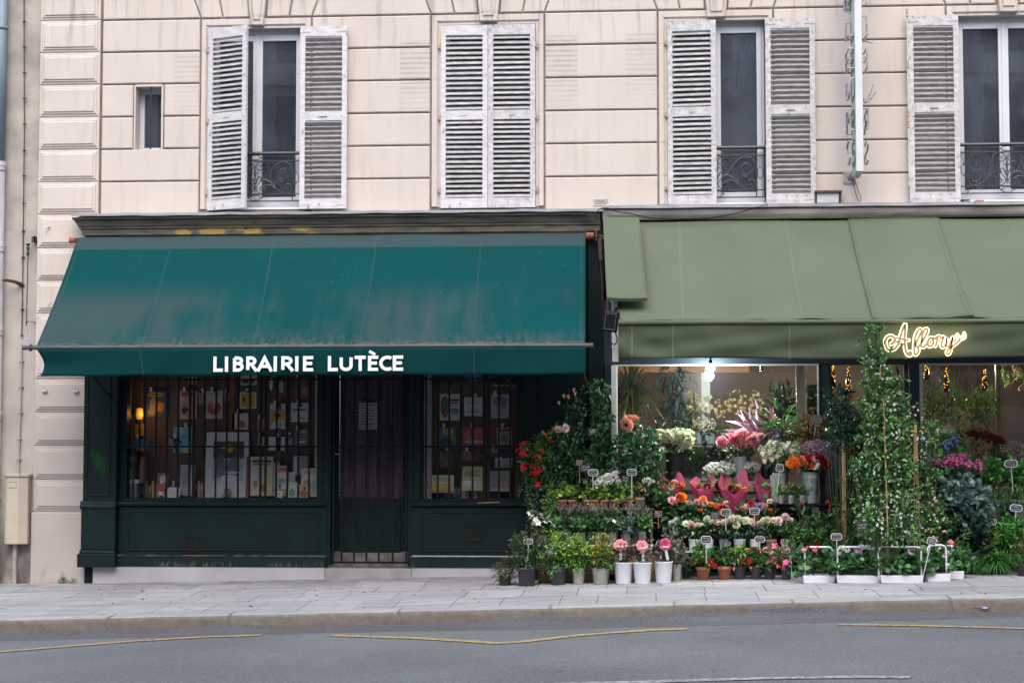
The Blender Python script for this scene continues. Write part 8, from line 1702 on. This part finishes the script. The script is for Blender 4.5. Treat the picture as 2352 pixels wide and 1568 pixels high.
for i, (px, py, rx, rz_, n) in enumerate(((2168, 905, 44, 60, 330), (2222, 955, 40, 70, 420), (2262, 930, 26, 60, 260), (2140, 960, 26, 60, 160), (2330, 865, 30, 30, 90))):
    p = at(px, 838, .35 + .12 * i); s = M(1, p[1]); t = thing('willow_branch', ('twisted willow branch hung inside right window below the second bottle', 'densest hanging willow in the middle of the right window', 'hanging willow below the brightest bottle light', 'thin hanging willow beside the silver window edge', 'bare twisted twigs high at the right edge of the window')[i], 'branch', tuple(p), 'willow branches hanging in the right window'); rng = np.random.default_rng(40 + i); lb = LB(); sm = MB()
    foliage(lb, sm, s, (0, 838 - py), (rx, rz_), n, L=11, wr=.22, shape='leaf', droop=1.1, rng=rng, clump=9, stems=0, shell=.1); link('foliage', lb.mesh('foliage', LEAF['willow']), t)
    for j in range(9):
        x, z = rng.normal(0, rx * .4), 0.; q = [(x * s, 0, .02)]
        for k in range(7): x += rng.normal(0, rx * .28); z -= rz_ * 1.9 / 7 * (1 + (838 - py) / -120 * .2); q.append((x * s, rng.normal(0, .04), z * s))
        sm.tube(smoothline(q, 3), .004, 4)
    sm.build('twigs', CANE if i == 4 else OLDWOOD, t)
AMB = emit('amber_lights', (1.0, .50, .06), 1.8); BOT = mat('dark_bottle_glass', (.012, .014, .010), rough=.12)
for i, (px, p0, p1) in enumerate(((1913, 836, 894), (1949, 842, 902), (2128, 826, 872), (2174, 846, 900), (2262, 846, 896))):
    p = at(px, p1, .3); s = M(1, .3); h = (p1 - p0) * s; t = thing('bottle_light', ('hanging bottle of amber lights, leftmost behind the door glass', 'hanging bottle of amber lights right beside the leftmost one', 'hanging bottle of amber lights close to the silver window edge', 'hanging bottle of amber lights above the willow leaves', 'brightest hanging bottle of amber lights near the wooden post')[i], 'light', tuple(p), 'bottles of fairy lights hung inside'); r_ = 6 * s; m = MB(); m.lathe([(r_ * .9, 0), (r_, .02), (r_, h * .5), (r_ * .4, h * .72), (r_ * .33, h)], 0, 0, 14); m.build('bottle', BOT, t, smooth=True)
    m = MB(); r = random.Random(i)
    for j in range(22): z = r.uniform(.05, .98) * h; rr = (r_ if z < h * .5 else r_ * (.4 + .6 * max(0, (h * .72 - z) / (h * .22)))) * 1.02; a = r.uniform(3.3, 6.1); x, y = rr * math.cos(a), rr * math.sin(a); m.box(x - .0025, x + .0025, y - .004, y, z, z + .010)
    m.build('lights', AMB, t, kind='stuff'); m = MB(); m.tube([(0, 0, h), (0, 0, h + .5)], .002, 3); m.build('wire', BLACKIRON, t)
# ================================================================ price signs
SG = [(1362, 1085, 1124, -.86, 'white price sign on a long stick above the middle terracotta pots', {}), (1451, 1084, 1140, -.86, 'white price sign right of the white gardenia mound', {}), (1345, 1075, 1112, -.7, 'dark backed price sign half lost in the rose leaves', dict(style='black', back=False)), (1331, 1062, 1110, -.7, 'small slate with a wooden frame among the rose leaves', dict(style='wood', w=15, h=12)), (1438, 1100, 1130, -.8, 'plain slate sign in front of white gardenia flowers', dict(style='black', w=19)),
      (1365, 1168, 1200, -.98, 'slate sign on a cane hanging over the lavender', dict(style='wood', w=17, h=11, tilt=.2)), (1225, 1178, 1215, -1.05, 'slate sign standing above the white impatiens', dict(style='wood', w=20, h=13, tilt=.12)), (1213, 1243, 1275, -1.55, 'white price sign turned pale by the light in the dark nandina', dict(w=22, h=13)), (1264, 1268, 1290, -1.55, 'small black sign stuck between the two nandinas', dict(style='black', w=15, h=11, tilt=-.2)),
      (1618, 1099, 1125, -.62, 'black price card standing in the second pink bouquet', dict(style='black', w=17, h=17, rows=3)), (1757, 1138, 1172, -.80, 'small slate in front of the magenta bouquet', dict(style='black', w=15, h=12)), (1667, 1176, 1218, -1.0, 'white price sign above the blush roses', dict()), (1642, 1183, 1210, -.98, 'dark price sign left of the one above the blush roses', dict(style='black', w=21)), (1733, 1173, 1202, -1.0, 'white price sign above the narrow white rose pot', {}), (1512, 1180, 1210, -1.0, 'slate sign between the plank shelf and the begonia', dict(style='wood', w=16, h=14)),
      (1622, 1239, 1292, -1.36, 'big white price sign in front of the left terracotta mandevilla', dict(w=25, h=18)), (1745, 1238, 1262, -1.36, 'white price sign over the black nursery pots', dict(w=24, h=14)), (1786, 1024, 1060, -.80, 'white edged sign in the alstroemeria', dict(w=20, h=14)), (1791, 1074, 1135, -.92, 'white price sign on a long stick before the tiny silver pots', dict(w=18, h=17, tilt=.12)), (1875, 962, 1000, -.62, 'pale green back of a price sign in the dried bunch', dict(w=27, h=19, tilt=.12, back=True)), (1862, 1043, 1060, -.85, 'black sign lying on the orange roses', dict(style='black', w=20, h=10, tilt=-.1)),
      (1921, 1232, 1282, -1.95, 'white price sign behind the left geranium trays', dict(w=25, h=16, tilt=-.04)), (2140, 1242, 1322, -2.15, 'white price sign tilted on a long stick in the angled tray', dict(w=21, h=17, tilt=.25, rows=3)), (2322, 1064, 1128, -.72, 'white price sign above the basil at the right edge', dict(w=30, h=17, tilt=-.06)), (2334, 1166, 1238, -.95, 'white price sign in front of the rosemary pots', dict(w=28, h=16, tilt=.08)), (2276, 1198, 1250, -1.0, 'dark price sign with white rim beside the eucalyptus', dict(w=26, h=14)), (2248, 1060, 1090, -.6, 'black sign behind the dusty pink hydrangea', dict(style='black', w=20, h=12)), (1980, 1208, 1240, -2.2, 'black oval sign with white writing in the tall jasmine', dict(style='black', w=24, h=17))]
for px, py, st, Y, lab, k in SG: price_sign(px, py, st, Y, lab, **k)
# ---- things on the sill of the right hand window
yk = -.14; p = at(2218, 465, yk); t = thing('black_ashtray', 'black open tin with white letters on the zinc ledge under the right window', 'ashtray', tuple(p)); s = M(1, yk); m = MB(); m.box(-10 * s, 10 * s, 0, .09, -.0, 7 * s); m.build('tin', BLACKIRON, t, bevel=.003)
cu = bpy.data.curves.new('lettering', 'FONT'); cu.body = 'CORSE'; cu.size = 6 * s; cu.extrude = .0005; tmp = bpy.data.objects.new('lettering', cu); COL.objects.link(tmp); dg = bpy.context.evaluated_depsgraph_get(); me = bpy.data.meshes.new_from_object(tmp.evaluated_get(dg)); bpy.data.objects.remove(tmp); me.materials.clear(); me.materials.append(CHALK); q = link('lettering', me, t); q.location = (-4 * s, -.002, 1.5 * s); q.rotation_euler.x = R(90)
for i, (px, w_, h_) in enumerate(((2251, 22, 6), (2276, 25, 3))):
    p = at(px, 466 - i * .4, yk); t = thing('clay_dish', ('small deep terracotta dish of pale crumbs on the zinc ledge', 'shallow clay saucer of orange crumbs on the zinc ledge')[i], 'dish', tuple(p)); m = MB(); m.lathe([(w_ * .44 * s, 0), (w_ * .5 * s, h_ * s), (w_ * .45 * s, h_ * s), (w_ * .42 * s, h_ * .5 * s)], 0, .06, 20); m.build('dish', PM['terra'] if i == 0 else PM['kraft'], t)
    m = MB(); r = random.Random(i)
    for j in range(12): x, y = r.uniform(-.28, .28) * w_ * s, .06 + r.uniform(-.2, .2) * w_ * s; m.lathe([(.007, h_ * .7 * s), (.012, h_ * s), (.004, h_ * s + .012)], x, y, 5)
    m.build('crumbs', PET['salmon'], t, kind='stuff')
# ---- small litter
lt = thing('petal_litter', 'dry petals and one purple petal lying in the gutter at right', 'litter'); m = MB(); rg = random.Random(6)
for i in range(26): px, py = rg.uniform(2225, 2285), rg.uniform(1401, 1406); q = onroad(px, py); m.m = 0 if i % 4 else 1; a = rg.uniform(0, 3); m.add([(q[0] + .02 * math.cos(a + k), q[1] + .012 * math.sin(a + k), q[2] + .008 + .012 * (k % 2)) for k in (0, 1.57, 3.14, 4.71)], [(0, 1, 2, 3)])
m.build('petals', [mat('dry_petal', (.30, .27, .18), (.2, .17, .1)), PET['cream']], lt, kind='stuff'); m = MB(); q = onroad(2262, 1402); m.lathe([(.02, 0), (.035, .02), (.02, .035)], q[0], q[1], 7); m.v = [(x, y, z + q[2]) for x, y, z in m.v]; m.build('purple_petal', PET['lilac'], lt)
lt = thing('leaf_litter', 'scattered dry leaf bits and specks on the pavement', 'litter'); lb = LB(); rg = np.random.default_rng(8); P = []
for i in range(90):
    px, py = (rg.uniform(60, 1150), rg.uniform(1345, 1395)) if i < 60 else (rg.uniform(1180, 2330), rg.uniform(1343, 1368)); q = ground(px, py); P.append((q[0], q[1], q[2] + .006))
lb.add(P, np.concatenate([rg.normal(size=(90, 2)), rg.uniform(-.1, .2, (90, 1))], 1), rg.uniform(.012, .05, 90), .5, 'leaf', 0, rg); link('leaf_bits', lb.mesh('leaf_bits', leafmat('dry_leaf', (.10, .06, .03), (.22, .14, .07), (.12, .16, .05))), lt, kind='stuff')
p = np.array([X(150, -.08, 1336), -.085, gz(X(150, -.08, 1336), -.08)]); t = thing('weed', 'small green weed growing at the foot of the corner stones', 'weed', tuple(p)); lb = LB(); foliage(lb, None, M(1, 0), (0, 5), (16, 5), 40, L=7, wr=.4, rng=np.random.default_rng(3), clump=5, depth=.25); link('leaves', lb.mesh('leaves', LEAF['mid']), t)
# ================================================================ the other side of the street (only seen mirrored in the glass)
op = thing('opposite_building', 'pale apartment house across the street, mirrored in window glass', 'building')
OPW = mat('opposite_stone', (.74, .72, .70), (.66, .64, .62), rough=.9, scale=1)
m = MB(); m.box(-30, 30, -34, -33, -.8, 17); m.build('wall', OPW, op)
m = MB()
for k in range(5): m.box(-30, 30, -33.0, -32.75, 3.6 + 3.1 * k, 3.85 + 3.1 * k)
m.build('string_course', OPW, op)
wm, sm_ = MB(), MB()
for k in range(4):
    for i in range(-9, 10):
        x = i * 3.1; z = 4.3 + 3.1 * k
        wm.box(x - .6, x + .6, -33.0, -32.98, z, z + 2.1)
        for s in (-1, 1):
            sm_.box(x + s * .9 - .28, x + s * .9 + .28, -33.0, -32.94, z, z + 2.1)
            for j in range(12): sm_.box(x + s * .9 - .22, x + s * .9 + .22, -32.94, -32.92, z + .1 + .165 * j, z + .17 + .165 * j)
wm.build('window', mat('grey_window', (.16, .17, .19), rough=.6), op); sm_.build('shutter', WHITEPAINT, op)
m = MB()
for i in range(-8, 9): m.box(i * 3.6 - 1.4, i * 3.6 + 1.4, -33.0, -32.97, .0 + i * .09, 3.2)
m.build('shop_window', mat('grey_shop_window', (.14, .14, .15), rough=.6), op)
